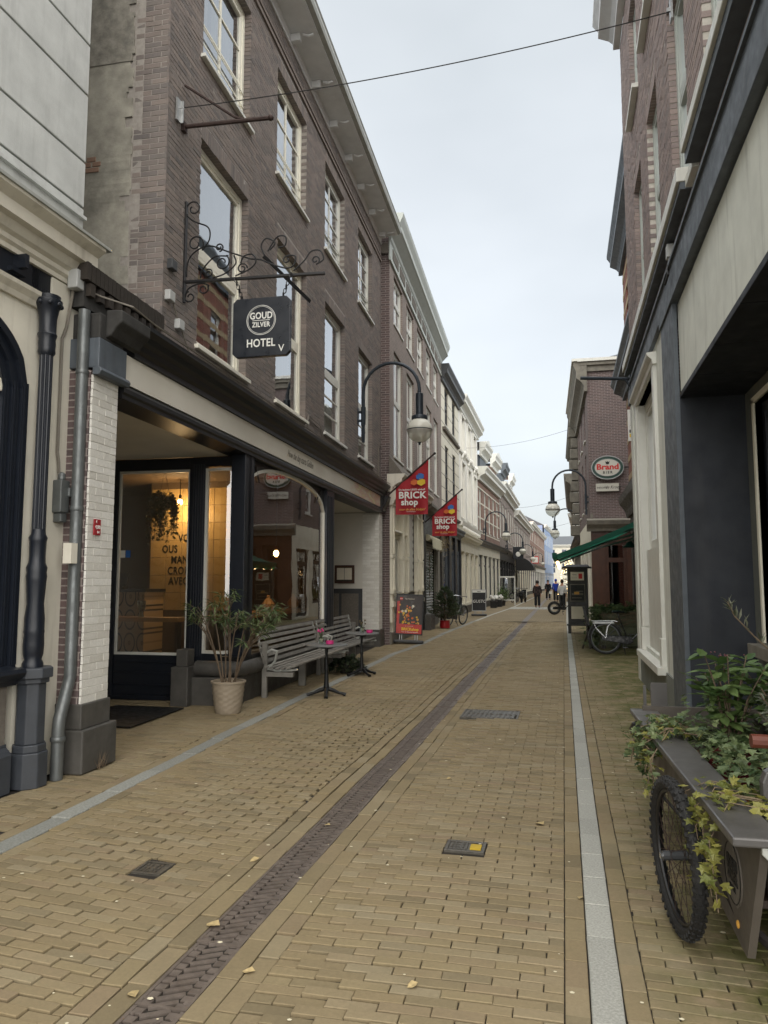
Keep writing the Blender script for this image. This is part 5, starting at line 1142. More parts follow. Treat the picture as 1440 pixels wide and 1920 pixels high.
[MB().box(max(S(8.0), S(8.0)+k*.9), S(8.0)+(k+1)*.9-.008, .02, 1.1, 3.50, 3.555).build('soffit_board', 'darkblue_panel', r1, bev=.004) for k in range(7)]; MB().box(S(8.0),11,.05,1.1,3.52,3.55).build('recess_soffit', 'black_paint', r1)
MB().box(S(8.84), S(7.985), .02, .7, 0, 3.5).build('recess_side', 'darkblue_panel', r1)
rw = (S(7.62), S(5.5), 1.02, 3.32)
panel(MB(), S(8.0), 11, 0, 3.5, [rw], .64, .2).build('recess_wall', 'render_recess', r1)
window(r1, *rw, .70, 'navy_paint', fw=.1, cols=1, rows=1, meet=.66, sash=.06, split=False, room=1.0, name='recess_window', glassm='glass_shop'); MB().box(rw[0]-.06, rw[0], .62, .7, rw[2], rw[3]+.04).box(rw[0]-.06,rw[1],.62,.7,rw[3],rw[3]+.06).build('window_trim', 'cream_wood', r1); MB().box(rw[0]-.12, rw[1]+.1, .5, .7, .90, 1.01).build('window_sill', 'stone_grey', r1, bev=.006)
# white window case on the street front
window(r1, wf[0]+.02, wf[1]-.02, wf[2], wf[3]-.02, .1, 'white_wood', fw=.12, cols=1, rows=(1,1), meet=.40, sash=.06, room=.5, split=False, name='tall_window')
tr = MB(); tr.box(wf[0]-.14, wf[0]+.03, -.045, .12, wf[2]-.06, wf[3]+.02); tr.box(wf[1]-.03, wf[1]+.14, -.045, .12, wf[2]-.06, wf[3]+.02); tr.box(wf[0]-.05,wf[0]+.06,-.02,.14,wf[2]+.3,wf[3]); tr.box(wf[1]-.06, wf[1]+.05, -.02, .14, wf[2]+.3, wf[3])
tr.extr([(.1,wf[3]),(-.05,wf[3]),(-.06,wf[3]+.06),(-.11,wf[3]+.11),(-.12,wf[3]+.15),(.1,wf[3]+.17)], wf[0]-.18, wf[1]+.18); tr.box(wf[0]-.16, wf[0]+.05, -.06,.1,wf[2]-.06,wf[2]+.28); tr.box(wf[1]-.05,wf[1]+.16,-.06,.1,wf[2]-.06,wf[2]+.28)
tr.build('window_case', 'white_wood', r1, bev=.006); MB().box(wf[0]-.2, wf[1]+.2, -.12, .1, wf[2]-.16, wf[2]-.062).build('window_sill', 'white_wood', r1, bev=.008)
MB().box(wf[0]+.1, wf[1]-.1, .05, .1, wf[2]-.05, wf[2]+1.45).build('lower_panel', 'white_wood', r1)
fx = thing('wall_socket', (1.14, 7.85, 5.02), -PI/2, 'pale double cable socket on the brick strip above the lintel', 'socket'); MB().box(-.05,.05,-.02,.05,-.06,.08).lathe([(.02,-.1),(.02,-.06)],8,(0,.01,0)).build('box', 'plastic_grey', fx, bev=.006); MB().tube([(0,.0,-.08),(.02,-.02,-.2),(.08,-.02,-.26),(-.1,-.03,-.3)], .012, 6).build('cable', 'cable_dark', fx)

# ---- second house on the right with dark cornices and banded brick, café below
r2 = thing('banded_cafe_house', (2.2, 25.5, 0), -PI/2, 'dark café house with red and yellow banded brick behind the green awning', 'building')
panel(MB(), 0, 12.4, 4.0, 12.3, [(1.2,2.2,8.9,11.2),(1.2,2.2,5.2,7.2),(4,5,8.9,11.2),(4,5,5.2,7.2),(7,8,8.9,11.2),(7,8,5.2,7.2),(10,11,5.2,7.2),(10,11,8.9,11.2)], 0, .25).build('wall', 'brick_banded_red', r2)
q = MB()
for z in np.arange(4.3, 12.2, .62): q.box(-.012, 12.4, -.012, .0, z, z+.19)
q.build('yellow_band', 'band_yellow', r2)
for s in (1.2,4,7,10):
    for z0, z1 in ((8.9,11.2),(5.2,7.2)): window(r2, s, s+1, z0, z1, .1, 'white_wood', cols=1, rows=1, meet=.5, split=False)
body(r2, 0, 12.4, .25, 8, 0, 12.3, 'brick_banded_red')
MB().extr(CORNICE(0, 12.1, .5, .75), -.1, 12.4).build('cornice', 'bluegrey_paint', r2); MB().extr(CORNICE(0, 7.7, .5, .6), -.1, 12.4).build('storey_cornice', 'bluegrey_paint', r2)
MB().extr([(0,3.7),(-.1,3.7),(-.15,3.9),(-.2,4.0),(-.32,4.15),(-.36,4.35),(-.22,4.45),(-.2,4.6),(0,4.7)], -.1, 12.4).build('shop_cornice', 'black_paint', r2)
panel(MB(), 0, 12.4, 0, 3.7, [(.5,1.9,.7,3.2),(2.3,3.7,.7,3.2),(4.1,5.3,.1,3.2),(5.7,7.1,.7,3.2),(7.5,8.9,.7,3.2),(9.3,10.8,.7,3.2)], .0, .3).build('cafe_front', 'wood_dark', r2)
for a, b, c, d in [(.5,1.9,.7,3.2),(2.3,3.7,.7,3.2),(4.1,5.3,.1,3.2),(5.7,7.1,.7,3.2),(7.5,8.9,.7,3.2),(9.3,10.8,.7,3.2)]: window(r2, a, b, c, d, .1, 'wood_brown', cols=1, rows=1, meet=.8, split=False, room=.6, name='cafe_window')
ad_ = thing('hanging_board', (2.22, 20.0, 5.7), -PI/2, 'white lettered board projecting from the banded brick house', 'sign')
MB().box(-.03,.03,-.48,-.02,-.42,.42).build('board', 'print_white', ad_)
text('le', .3, 'print_black', 'lettering', ad_, (.034,-.3,.2), (PI/2,0,PI/2)); text('voor', .13, 'print_black', 'lettering', ad_, (.034,-.3,-.02), (PI/2,0,PI/2)); MB().box(.03,.036,-.45,-.05,-.2,-.12).build('black_bar', 'print_black', ad_); MB().box(.03,.036,-.45,-.05,-.32,-.23).build('yellow_bar', 'print_yellow', ad_)

# ---- dark brick pub with its side wall facing the camera
r3 = thing('pub_building', (.85, 38.0, 0), math.atan2(-9.0, .2), 'dark brick pub whose side wall carries the oval beer sign', 'building')
panel(MB(), 0, 9.0, 4.0, 9.8, [(1,1.9,7.4,9.0),(3.6,4.5,7.4,9.0),(6.2,7.1,7.4,9.0),(1,1.9,4.6,6.8),(3.6,4.5,4.6,6.8),(6.2,7.1,4.6,6.8)], 0, .2).build('wall', 'brick_dark_side', r3)
MB().box(7.6, 9.0, -.012, .0, 4.0, 9.8).build('brick_corner', 'brick_dark_side', r3)
for s in (1,3.6,6.2):
    for z0, z1 in ((7.4,9.0),(4.6,6.8)): window(r3, s, s+.9, z0, z1, .08, 'white_wood', cols=1, rows=1, meet=.5, split=False, sill='white_wood', sillw=.14)
MB().quad((9.0,0,3.9),(9.0,8,3.9),(9.0,8,9.95),(9.0,0,9.95)).build('side_wall', 'brick_dark_side', r3)
MB().box(9.0, 9.04, .0, .1, 3.7, 4.2).build('corner_trim', 'stone_grey', r3)
MB().extr(CORNICE(0, 8.95, .5, 1.2), -.1, 9.15).build('cornice', 'stone_grey', r3); MB().box(-.1, 9.2, -.56, .1, 10.15, 10.25).build('cornice_cap', 'white_wood', r3)
MB().box(9.0, 9.16, -.3, 8, 9.98, 10.12).build('side_cornice', 'stone_grey', r3); MB().box(9.0, 9.22, -.35, 8, 10.12, 10.24).build('side_cornice_cap', 'white_wood', r3)
MB().box(9.0,9.08,-.1,8,9.75,9.98).build('side_frieze', 'stone_grey', r3)
MB().add([(9.2,.9,10.26),(9.2,8,10.26),(6.0,8,11.5),(6.0,2.4,11.5),(0,.9,10.26),(0,2.4,11.5)], [(0,1,2,3),(4,0,3,5)]).build('roof', 'slate', r3); MB().box(7.6,7.9,2.4,2.7,10.6,11.9).build('chimney', 'stone_grey', r3)
# pub front under the side wall
panel(MB(), 0, 9.0, 0, 4.0, [(1,3,.6,3),(4,6,.6,3),(6.6,8.4,.1,3)], 0, .2).build('front_wall', 'offwhite_wall', r3)
for a, b, c, d in ((1,3,.6,3),(4,6,.6,3),(6.6,8.4,.1,3)): window(r3, a, b, c, d, .1, 'wood_dark', cols=2, rows=1, meet=.8, split=False, name='pub_window')
pf = bpy.data.objects.new('side_front', None); COL.objects.link(pf); pf.parent = r3; pf.location = (9.0, 0, 0); pf.rotation_euler = (0, 0, PI/2)
panel(MB(), 0, 8, 0, 3.5, [(.5,1.3,.5,3.1),(1.5,2.3,.5,3.1),(2.5,3.3,.1,3.1)], -.02, .2).build('timber_front', 'wood_brown', pf)
for a in (.5,1.5,2.5): window(pf, a, a+.8, .5, 3.1, .06, 'wood_brown', cols=1, rows=1, meet=.75, split=False, name='pub_window', room=.6)
MB().extr([(0,3.5),(-.12,3.5),(-.15,3.6),(-.3,3.75),(-.34,3.9),(0,4.0)], -.15, 8).build('front_cornice', 'stone_grey', pf)
# farther right
r4 = house('ornate_stone_house', 'narrow stone fronted house with bumpy weathered gable, right side', (.75,50.0), (.85,38.0), 9.8, 'white_wall', [(6.8,8.8,4,.4),(4.4,6.2,4,.4)], ('stone_grey',.45,.5), shop=simple_shop('stone_grey','wood_dark',4,3.9,True))
q = MB()
for k in range(12): q.box(11.5, 12.0, -.45+.06*((k*7) % 3), .0, 3.9+k*.56, 4.4+k*.56)
q.build('weathered_pier', 'stone_grey', r4, bev=.03)
r5 = house('white_cornice_house', 'white house with stepped cornice beyond the stone house, right side', (1.0,72.0), (.75,50.0), 8.6, 'white_wall', [(5.0,7.4,6,.45)], ('stone_grey',.6,.9), shop=simple_shop('cream_wood','black_paint',6,3.9,True))
r6 = house('far_right_house', 'brick house far along the right side of the street', (2.0,110.0), (1.0,72.0), 8.0, 'brick_tan_far', [(4.8,7.0,9,.45)], ('white_wood',.5,.6), shop=simple_shop('white_wall','black_paint',8,3.9,True))
r7 = house('farthest_right_house', 'plain pale house at the far right of the bend', (5.0,150.0), (2.0,110.0), 8.6, 'offwhite_wall', [(4.8,7.0,9,.45)], ('white_wood',.5,.6), shop=simple_shop('white_wall','black_paint',8,3.9,True))

# ================================================================ street furniture and things
def spiral(cx, cz, r0, a0, turns, n=22, shrink=.35, y=0):
    return [(cx+(r0*(1-(1-shrink)*i/n))*math.cos(a0+turns*2*PI*i/n), y, cz+(r0*(1-(1-shrink)*i/n))*math.sin(a0+turns*2*PI*i/n)) for i in range(n+1)]
def crom(pts, n=6):
    P = [Vector(p) for p in pts]; P = [p for i, p in enumerate(P) if i == 0 or (p-P[i-1]).length > 1e-4]; out = []
    for i in range(len(P)-1):
        p0, p1, p2, p3 = P[max(i-1,0)], P[i], P[i+1], P[min(i+2,len(P)-1)]
        for k in range(n):
            t = k/n; out.append(.5*((2*p1)+(p2-p0)*t+(2*p0-5*p1+4*p2-p3)*t*t+(3*p1-p0-3*p2+p3)*t**3))
    return out+[P[-1]]
# ---- hotel sign on its scrolled bracket (plane y = 0 faces the camera, x points to the street)
br_ = thing('sign_bracket', (-4.10, 7.22, 4.97), R(2), 'black wrought iron scroll bracket fixed to the hotel wall', 'bracket')
MB().box(-.02,.02,-.02,.02,-.24,.95).build('wall_bar', 'black_gloss', br_, bev=.004); MB().bar((0,0,0),(1.66,0,-.04), .04, .03).build('arm', 'black_gloss', br_, bev=.004)
MB().bar((.95,.0,.22),(1.32,.55,-.12), .015, .04).build('stay', 'black_gloss', br_)
for pth in (spiral(.10,.86,.10,-2.4,-1.25), [(0.02,0,.78),(.12,0,.70),(.28,0,.62),(.30,0,.48),(.22,0,.36)]+spiral(.13,.44,.10,-.3,1.1), [(.03,0,.06),(.04,0,.22),(.12,0,.34),(.3,0,.40),(.55,0,.30),(.8,0,.20)],
    [(.2,0,.03),(.22,0,.12),(.36,0,.26),(.52,0,.26)]+spiral(.46,.19,.09,1.0,-1.2), spiral(.42,.37,.05,-1.5,1.3), [(.35,0,.02),(.5,0,.06),(.62,0,.16),(.6,0,.26)], spiral(.30,.08,.05,2.2,-1.2), spiral(.70,.10,.06,0,1.3), [(.62,0,.02),(.78,0,.08),(.86,0,.16),(.82,0,.25),(.72,0,.24),(.68,0,.16)],
    [(.8,0,.2),(.92,0,.18),(1.0,0,.14),(1.2,0,.06),(1.3,0,.08),(1.32,0,.18),(1.24,0,.2)]+spiral(1.22,.15,.045,1.2,1.0), [(.96,0,.23),(.92,0,.34),(.98,0,.42),(1.08,0,.36),(1.02,0,.28)], [(1.0,0,.27),(1.1,0,.42),(1.2,0,.42),(1.2,0,.32),(1.12,0,.3)], [(1.3,0,.02),(1.42,0,.12),(1.5,0,.22),(1.6,0,.22),(1.64,0,.12),(1.56,0,.07)]+spiral(1.55,.12,.05,-1.2,1.1),
    [(.02,0,-.18),(.06,0,-.08),(.2,0,-.03),(.3,0,-.06)]+spiral(.24,-.1,.06,.4,-1.1), spiral(.08,-.18,.07,1.8,1.2)):
    q = MB(); q.tube(crom(pth), .009, 6)
    q.build('scroll', 'black_gloss', br_)
sg = thing('hotel_sign', (-3.14, 7.22, 4.36), R(2), 'square black hanging sign with white lettering in a ring', 'sign')
c_ = .045; hw = .33; pts = [(-hw+c_,-hw),(hw-c_,-hw),(hw,-hw+c_),(hw,hw-c_),(hw-c_,hw),(-hw+c_,hw),(-hw,hw-c_),(-hw,-hw+c_)]
MB().prism(pts, -.03, .03).build('board', 'sign_navy', sg, bev=.006)
for sz, sx_, z, b_, ss in (('GOUD',.098,.121,.0022,.80),('ZILVER',.072,.022,.0016,.82),('HOTEL',.115,-.185,.002,.82)): text(sz, sx_*1.08, 'print_white', 'lettering', sg, (0,-.033,z), (PI/2,0,0), bold=b_, sx=ss, spacing=1.05)
text('V', .11, 'print_white', 'lettering', sg, (.235,-.033,-.255), (PI/2,0,0), sx=1.0)
q = MB(); q.tube(arc(0,.075,.165,0,360,40,-.032)[:-1], .0035, 5, closed=True); q.tube(arc(0,.075,.152,0,360,40,-.032)[:-1], .0025, 5, closed=True); q.box(-.1,.1,-.034,-.031,.069,.075); q.build('ring', 'print_white', sg)
for sx in (-1, 1):
    q = MB(); x0 = sx*.24; x1 = sx*.32
    for k in range(6):
        f_ = k/5; cxk = x0+(x1-x0)*f_; czk = .35+.22*f_; ring = [(cxk+(.016*math.cos(a*PI/4) if k % 2 else 0), (0 if k % 2 else .016*math.cos(a*PI/4)), czk+.028*math.sin(a*PI/4)) for a in range(8)]; q.tube(ring, .006, 5, closed=True)
    q.build('chain', 'black_gloss', sg)
# ---- rusty bracket pole and wire plate above it
rb = thing('flag_bracket', (-4.08, 7.1, 6.75), R(2), 'rusty iron pole bracket with diagonal stay high on the hotel corner', 'bracket')
MB().tube([(0,0,0),(1.02,0,-.03)], .024, 8).sphere((1.04,0,-.03), .035, 8, 6).build('pole', 'steel_rust', rb, smooth=True); MB().tube([(0,0,.5),(.62,0,.03),(.72,0,.0)], .016, 6).build('stay', 'steel_rust', rb); MB().box(-.03,.02,-.04,.04,-.06,.05).build('wall_plate', 'steel_rust', rb)
wp = thing('wire_anchor', (-4.06, 6.95, 6.85), 0, 'galvanised wall plate anchoring the wire on the hotel corner', 'anchor'); MB().box(-.02,.0,-.045,.045,-.13,.13).box(-.02,.03,.035,.045,-.13,.13).tube([(0,0,.02),(.05,0,.02),(.06,0,.0)], .006, 5).build('plate', 'galvanised', wp)
def wire(a, b, sag_, r, name, label, n=24):
    a, b = Vector(a), Vector(b); o = MB().tube([a.lerp(b, i/n) + Vector((0,0,-sag_*4*(i/n)*(1-i/n))) for i in range(n+1)], r, 5).build(name, 'cable_dark'); tag(o, label, 'wire')
wire((-4.0,6.95,6.87), (1.17,7.35,7.32), .10, .006, 'span_wire', 'dark wire spanning the street from the hotel to the near brick house')
q = MB().box(-.02,.0,-.05,.05,-.12,.12).box(-.05,-.02,-.012,.012,-.02,.02); an = thing('wire_anchor', (1.19, 7.35, 7.34), 0, 'galvanised plate holding the wire on the near brick house', 'anchor'); q.build('plate', 'galvanised', an)
wire((-4.85,38,8.6), (.98,32,8.3), .25, .006, 'span_wire', 'thin wire crossing from the white house to the pub')
wire((-4.5,54,7.0), (.80,46,6.9), .3, .008, 'span_wire', 'thin wire crossing the street farther away at eaves height')
wire((-4.45,70,6.6), (.9,62,6.5), .3, .009, 'span_wire', 'farthest thin wire crossing low over the street')
# ---- wall lamps
def lamp(name, loc, rz, label, sc=1.0):
    """x points away from the wall; arch up and over to a hanging globe"""
    l = thing(name, loc, rz, label, 'street lamp', 'arched wall lamps'); l.scale = (sc,)*3
    r_ = .64; top = 1.02
    path = [(.08,0,-.75),(.08,0,.4)] + [(.08+r_+r_*math.cos(PI-k*PI/14), 0, .40+r_*math.sin(k*PI/14)) for k in range(1,15)] + [(.08+2*r_,0,.22)]
    MB().tube(path, .038, 10).build('arm', 'lamp_metal', l, smooth=True); MB().tube([(.08,0,-.35),(.08,0,.06)], .055, 10).tube([(-.06,0,-.05),(.08,0,-.05)], .03, 8).tube([(-.06,0,-.25),(.08,0,-.25)], .03, 8).box(-.07,-.03,-.07,.07,-.34,.04).build('wall_bracket', 'lamp_metal', l, smooth=True)
    c = (.08+2*r_, 0, 0)
    MB().lathe([(.05,.32),(.085,.30),(.085,-.18),(.17,-.2),(.18,-.22),(.18,-.28),(.165,-.29)], 18, c).build('lamp_cap', 'lamp_metal', l, smooth=True); MB().sphere((c[0],0,-.52), .285, 24, 16, sc=(1,1,.98)).build('globe', 'globe_glass', l, smooth=True)
    MB().lathe([(.287,-.53),(.291,-.525),(.291,-.515),(.287,-.51)], 24, c).build('globe_band', 'lamp_metal', l, smooth=True); MB().lathe([(.0,-.86),(.02,-.85),(.025,-.82),(.04,-.79),(.03,-.78)], 10, c).build('finial', 'lamp_metal', l, smooth=True)
    MB().lathe([(.06,-.3),(.09,-.42),(.08,-.5),(.03,-.56),(0,-.57)], 12, c).build('burner', 'bulb_glass_metal', l, smooth=True)
    return l
lamp('wall_lamp', (-4.38, 15.6, 5.45), R(2), 'nearest arched wall lamp with globe on the hotel wall')
lamp('wall_lamp', (1.0, 29.6, 4.95), PI, 'arched wall lamp with globe on the corner of the pub')
lamp('wall_lamp', (-4.55, 43.8, 4.75), 0, 'arched wall lamp with globe before the banded brick house', .95)
lamp('wall_lamp', (-4.40, 59.0, 4.45), 0, 'arched globe lamp on the dormer house, third along the left', .95)
lamp('wall_lamp', (-4.30, 76.0, 4.35), 0, 'arched globe lamp on the orange roofed house', .95)
lamp('wall_lamp', (-3.95, 100.0, 4.4), 0, 'last small globe lamp along the left side', .95)
lamp('wall_lamp', (.85, 44.5, 4.9), PI, 'arched globe lamp beyond the pub on the right side', .95)
bracket_pole = thing('awning_pole', (1.2, 12.6, 4.92), PI, 'dark iron pole jutting from the end of the near brick house', 'pole'); MB().tube([(0,0,.05),(.85,0,.12)], .03, 8).box(-.02,.06,-.05,.05,-.12,.12).tube([(0,0,-.15),(.12,0,.05)],.02,6).build('pole', 'lamp_metal', bracket_pole, smooth=True)
# ---- shop flags
def flag(loc, label, sc):
    f = thing('shop_flag', loc, R(2), label, 'flag', 'red shop flags'); f.scale = (sc,)*3
    MB().tube([(0,0,0),(1.28,0,1.10)], .022, 8).build('pole', 'steel_rust', f, smooth=True); MB().sphere((1.3,0,1.115), .035, 8, 6).build('pole_knob', 'black_paint', f)
    nx_, nz_ = 22, 22; m = MB(); x0, x1 = .30, 1.14
    zt = lambda x: x*.86-.012
    fold = lambda x, u: .018*math.sin(x*9+1)*(1-.6*u)+.012*math.sin(x*17+u*3)
    vs = []
    for i in range(nx_+1):
        x = x0+(x1-x0)*i/nx_
        for j in range(nz_+1): u = j/nz_; z = zt(x)*(1-u) + (-.42)*u; vs.append((x - .02*u*(i/nx_), fold(x,1-u), z))
    m.add(vs, [(i*(nz_+1)+j, i*(nz_+1)+j+1, (i+1)*(nz_+1)+j+1, (i+1)*(nz_+1)+j) for i in range(nx_) for j in range(nz_)]); m.build('cloth', 'flag_red', f, smooth=True)
    T = lambda s, sz, mat, x, z, **k: text(s, sz, mat, 'lettering', f, (x,-.045,z), (PI/2,0,0), **k)
    T('De leukste LEGO winkel!', .062, 'print_white', .72, .205, bold=.0015, sx=1.05); T('BRICK', .235, 'print_white', .73, .06, bold=.007, sx=1.04, spacing=1.04); T('shop', .215, 'print_white', .66, -.115, bold=.007, spacing=1.04); T('voor de allee blokjes!', .085, 'gold_print', .72, -.295, shear=.35, bold=.001, sx=.9)
    MB().box(.58,.82,-.046,-.044,-.352,-.346).build('underline', 'print_white', f)
    for cx_, cz_, mt_, s_ in ((.78,.39,'print_orange',.085),(.93,.53,'print_blue',.1),(.96,.39,'print_yellow',.1)):
        q = MB(); q.add([(cx_-s_,-.05,cz_-s_*.45),(cx_,-.05,cz_-s_*.95),(cx_+s_,-.05,cz_-s_*.35),(cx_+s_,-.05,cz_+s_*.5),(cx_+.02,-.05,cz_+s_*.9),(cx_-s_,-.05,cz_+s_*.35)], [(0,1,2,3,4,5)]); q.tube([(cx_-s_*.3,-.05,cz_+s_*.75),(cx_-s_*.3,-.05,cz_+s_*.85)], .02, 8); q.build('brick_emblem', mt_, f)
    return f
flag((-4.38, 17.9, 3.69), 'red BRICK shop flag on the hotel corner, nearer of two', 1.0)
flag((-4.52, 24.0, 3.52), 'red BRICK shop flag over the roller shutter, farther of two', 1.0)
# ---- benches
def bench(loc, rz, label, Lb):
    b = thing('slatted_bench', loc, rz, label, 'bench', 'weathered benches by the window')   # x along, y towards the wall
    def slat(nm, y, z, rx, h=.055, t=.022):
        me = MB().box(0, Lb, -h/2, h/2, -t/2, t/2).mesh(nm, 'wood_grey'); o = inst(me, nm, b, (0, y, z), (rx, 0, 0)); return o
    for k in range(6): slat('seat_slat', .05+k*.078, .43-.02*math.sin(k/5*PI)+(.015 if k == 0 else 0), R(-6+k*2))
    for k in range(6): slat('back_slat', .475+k*.025, .50+k*.078, R(-108), .048)
    for x in (.06, Lb-.06):
        q = MB(); q.tube([(x,.0,.40),(x,.1,.385),(x,.3,.375),(x,.45,.40),(x,.5,.5),(x,.60,.90)], .016, 6); q.build('iron_frame', 'zinc_pale', b, smooth=True)
        q = MB(); q.tube([(x,.45,.62),(x,.38,.66),(x,.30,.64),(x,.33,.50),(x,.42,.41)], .018, 6); q.tube([(x-.001+p[0]*0,.40+p[0],.42+p[2]) for p in spiral(0,0,.035,0,1.2)], .01, 5); q.build('armrest', 'zinc_pale', b, smooth=True)
        MB().box(x-.03, x+.03, .44, .51, 0, .76).build('post', 'wood_grey', b, bev=.006); MB().box(x-.04,x+.04,.06,.44,.30,.36).build('bearer', 'wood_grey', b)
    MB().box(Lb/2-.04, Lb/2+.04, .3, .4, 0, .38).build('post', 'wood_grey', b, bev=.006)
    return b
w1_ = B_(3.55, -.56, 0); w2_ = B_(6.35, -.56, 0)
bench(w1_, B_ROT, 'grey slatted bench behind the nearer round table', 2.7); bench(w2_, B_ROT, 'grey slatted bench farther along, behind the second round table', 2.4)
# ---- bistro tables
def table(x, y, label, k):
    t = thing('bistro_table', (x, y, 0), .3+k, label, 'table', 'bistro tables')
    MB().lathe([(0,.695),(.28,.695),(.3,.70),(.3,.715),(.292,.72),(0,.72)], 32).build('table_top', 'table_top', t, smooth=True, ang=30)
    MB().lathe([(.09,.66),(.09,.695),(.025,.66),(.02,.60),(.018,.42),(.026,.40),(.032,.37),(.022,.34),(.028,.30),(.03,.2),(.045,.1),(.05,.07)], 14).build('column', 'table_iron', t, smooth=True, ang=50)
    for a in range(4):
        an = a*PI/2; c, s = math.cos(an), math.sin(an); q = MB(); q.tube([(c*r, s*r, z) for r, z in ((.02,.10),(.09,.08),(.17,.045),(.23,.03),(.27,.012))], [.03,.028,.02,.02,.03], 8); q.build('foot', 'table_iron', t, smooth=True)
table(-3.27, 9.95, 'round bistro table on a black iron foot, nearer one', 0); table(-3.40, 12.27, 'round bistro table on a black iron foot, farther one', .5)
for k, (x, y) in enumerate(((-3.30,9.93),(-3.34,12.25))):
    wh = ('nearer', 'farther')[k]
    j = thing('flower_jar', (x-.05, y+.03, .72), 0, f'small pale jar with pink blossoms on the {wh} table', 'jar'); MB().lathe([(.035,0),(.042,.01),(.042,.09),(.036,.09),(.034,.03),(0,.03)], 14).build('jar', 'glass_bottle', j, smooth=True); MB().lathe([(.032,.03),(.036,.07),(0,.07)],12).build('filling','paper',j)
    q = MB(); r_ = random.Random(k); fl_ = MB()
    for i in range(7): a = r_.random()*6; e = (.05*math.cos(a), .05*math.sin(a), .15+r_.random()*.07); q.tube([(0,0,.05), e], .0025, 4); fl_.sphere(e, .014, 6, 5)
    q.build('stem', 'leaf_oleander', j); fl_.build('blossom', 'print_pink' if k == 0 else 'leaf_dry', j)
    a_ = thing('ashtray', (x+.09, y-.02, .72), 0, f'round pink bowl on the {wh} bistro table', 'bowl'); MB().lathe([(.045,0),(.055,.01),(.056,.05),(.048,.05),(.045,.02),(0,.02)], 16).build('bowl', 'print_pink', a_, smooth=True)
# ---- potted oleander
pt_ = thing('potted_oleander', (-4.03, 8.42, 0), 0, 'tall spindly oleander in a woven taupe pot by the hotel door', 'plant')
q = MB(); nr = 36; rows_ = 22; vs = []
for j in range(rows_+1):
    z = .36*j/rows_; rad = .145+.055*(j/rows_)**.7
    for k in range(nr): vs.append(((rad+.004*(1 if (k//2+j//2) % 2 else -1)*(j < rows_-1))*math.cos(2*PI*k/nr), (rad+.004*(1 if (k//2+j//2) % 2 else -1)*(j < rows_-1))*math.sin(2*PI*k/nr), z))
q.add(vs, [(j*nr+k, j*nr+(k+1) % nr, (j+1)*nr+(k+1) % nr, (j+1)*nr+k) for j in range(rows_) for k in range(nr)]); q.lathe([(.2,.36),(.215,.365),(.215,.385),(.2,.39),(.185,.385),(.18,.33)], 36); q.build('pot', 'pot_taupe', pt_, smooth=True, ang=60); MB().lathe([(.19,.33),(0,.335)],24).build('soil', 'soil', pt_)
r_ = random.Random(12); pts = []; dirs = []; st = MB()
for k in range(15):
    a = r_.random()*6.28; lean = r_.uniform(.12,.66); h = r_.uniform(.62,1.12); base = (.07*math.cos(a+.5), .07*math.sin(a+.5), .33)
    end = Vector((lean*math.cos(a), lean*math.sin(a)*.75, .33+h)); mid = Vector(base).lerp(end, .5)+Vector((0,0,.12)); pth = [Vector(base), Vector(base).lerp(mid,.5)+Vector((0,0,.05)), mid, mid.lerp(end,.55)+Vector((0,0,.03)), end]
    st.tube(pth, [.011,.010,.008,.006,.004], 6)
    tips = [(mid, end)]
    for b_ in range(3):
        s0 = mid.lerp(end, r_.uniform(.2,.8)); aa = a+r_.uniform(-1.3,1.3); e2 = s0+Vector((.2*math.cos(aa), .2*math.sin(aa), r_.uniform(.06,.26))); st.tube([s0, s0.lerp(e2,.5)+Vector((0,0,.02)), e2], [.006,.004,.003], 5); tips.append((s0, e2))
    for s0, e2 in tips:
        dd_ = (e2-s0).normalized()
        for i in range(13):
            f_ = r_.uniform(.7,1.0); p = s0.lerp(e2, f_); an = r_.random()*6.28; pts.append(p); dirs.append((math.cos(an)*.8+dd_.x*.8, math.sin(an)*.8+dd_.y*.8, r_.uniform(-.5,.7)+dd_.z*.4))
st.build('stem', 'bark', pt_, smooth=True); leaves('foliage', pts, 'leaf_oleander', pt_, .125, .022, .3, 'blade', 3, dirs)
# ---- low ivy pot under the second bench
iv = thing('ivy_bush', (-3.75, 12.55, 0), 0, 'dark low ivy bush on the paving under the farther bench', 'plant'); r_ = random.Random(8); pts = []
for k in range(620):
    a = r_.random()*6.28; rr2 = .34*r_.random()**.5; pts.append((rr2*math.cos(a), rr2*.9*math.sin(a), .04+.30*(1-(rr2/.36)**2)*r_.random()**.5))
leaves('foliage', pts, 'leaf_dark_ivy', iv, .06, .045, .0, 'ivy', 5); MB().lathe([(.12,0),(.15,.16),(.13,.16),(0,.15)], 16).build('pot', 'iron_dark', iv)
st = MB(); [st.tube([(0,0,.14),(.3*math.cos(a*1.05),.27*math.sin(a*1.05),.12)], .006, 4) for a in range(6)]; st.build('stem', 'twig', iv)
# ---- door mat
dm = thing('door_mat', tuple(parent_matrix(hot) @ Vector((2.1, 1.1, .004))), B_ROT, 'black door mat on the paving before the hotel door', 'mat'); MB().box(-.75,.5,-.5,.45,.0,.016).build('mat', 'print_black', dm, bev=.004)
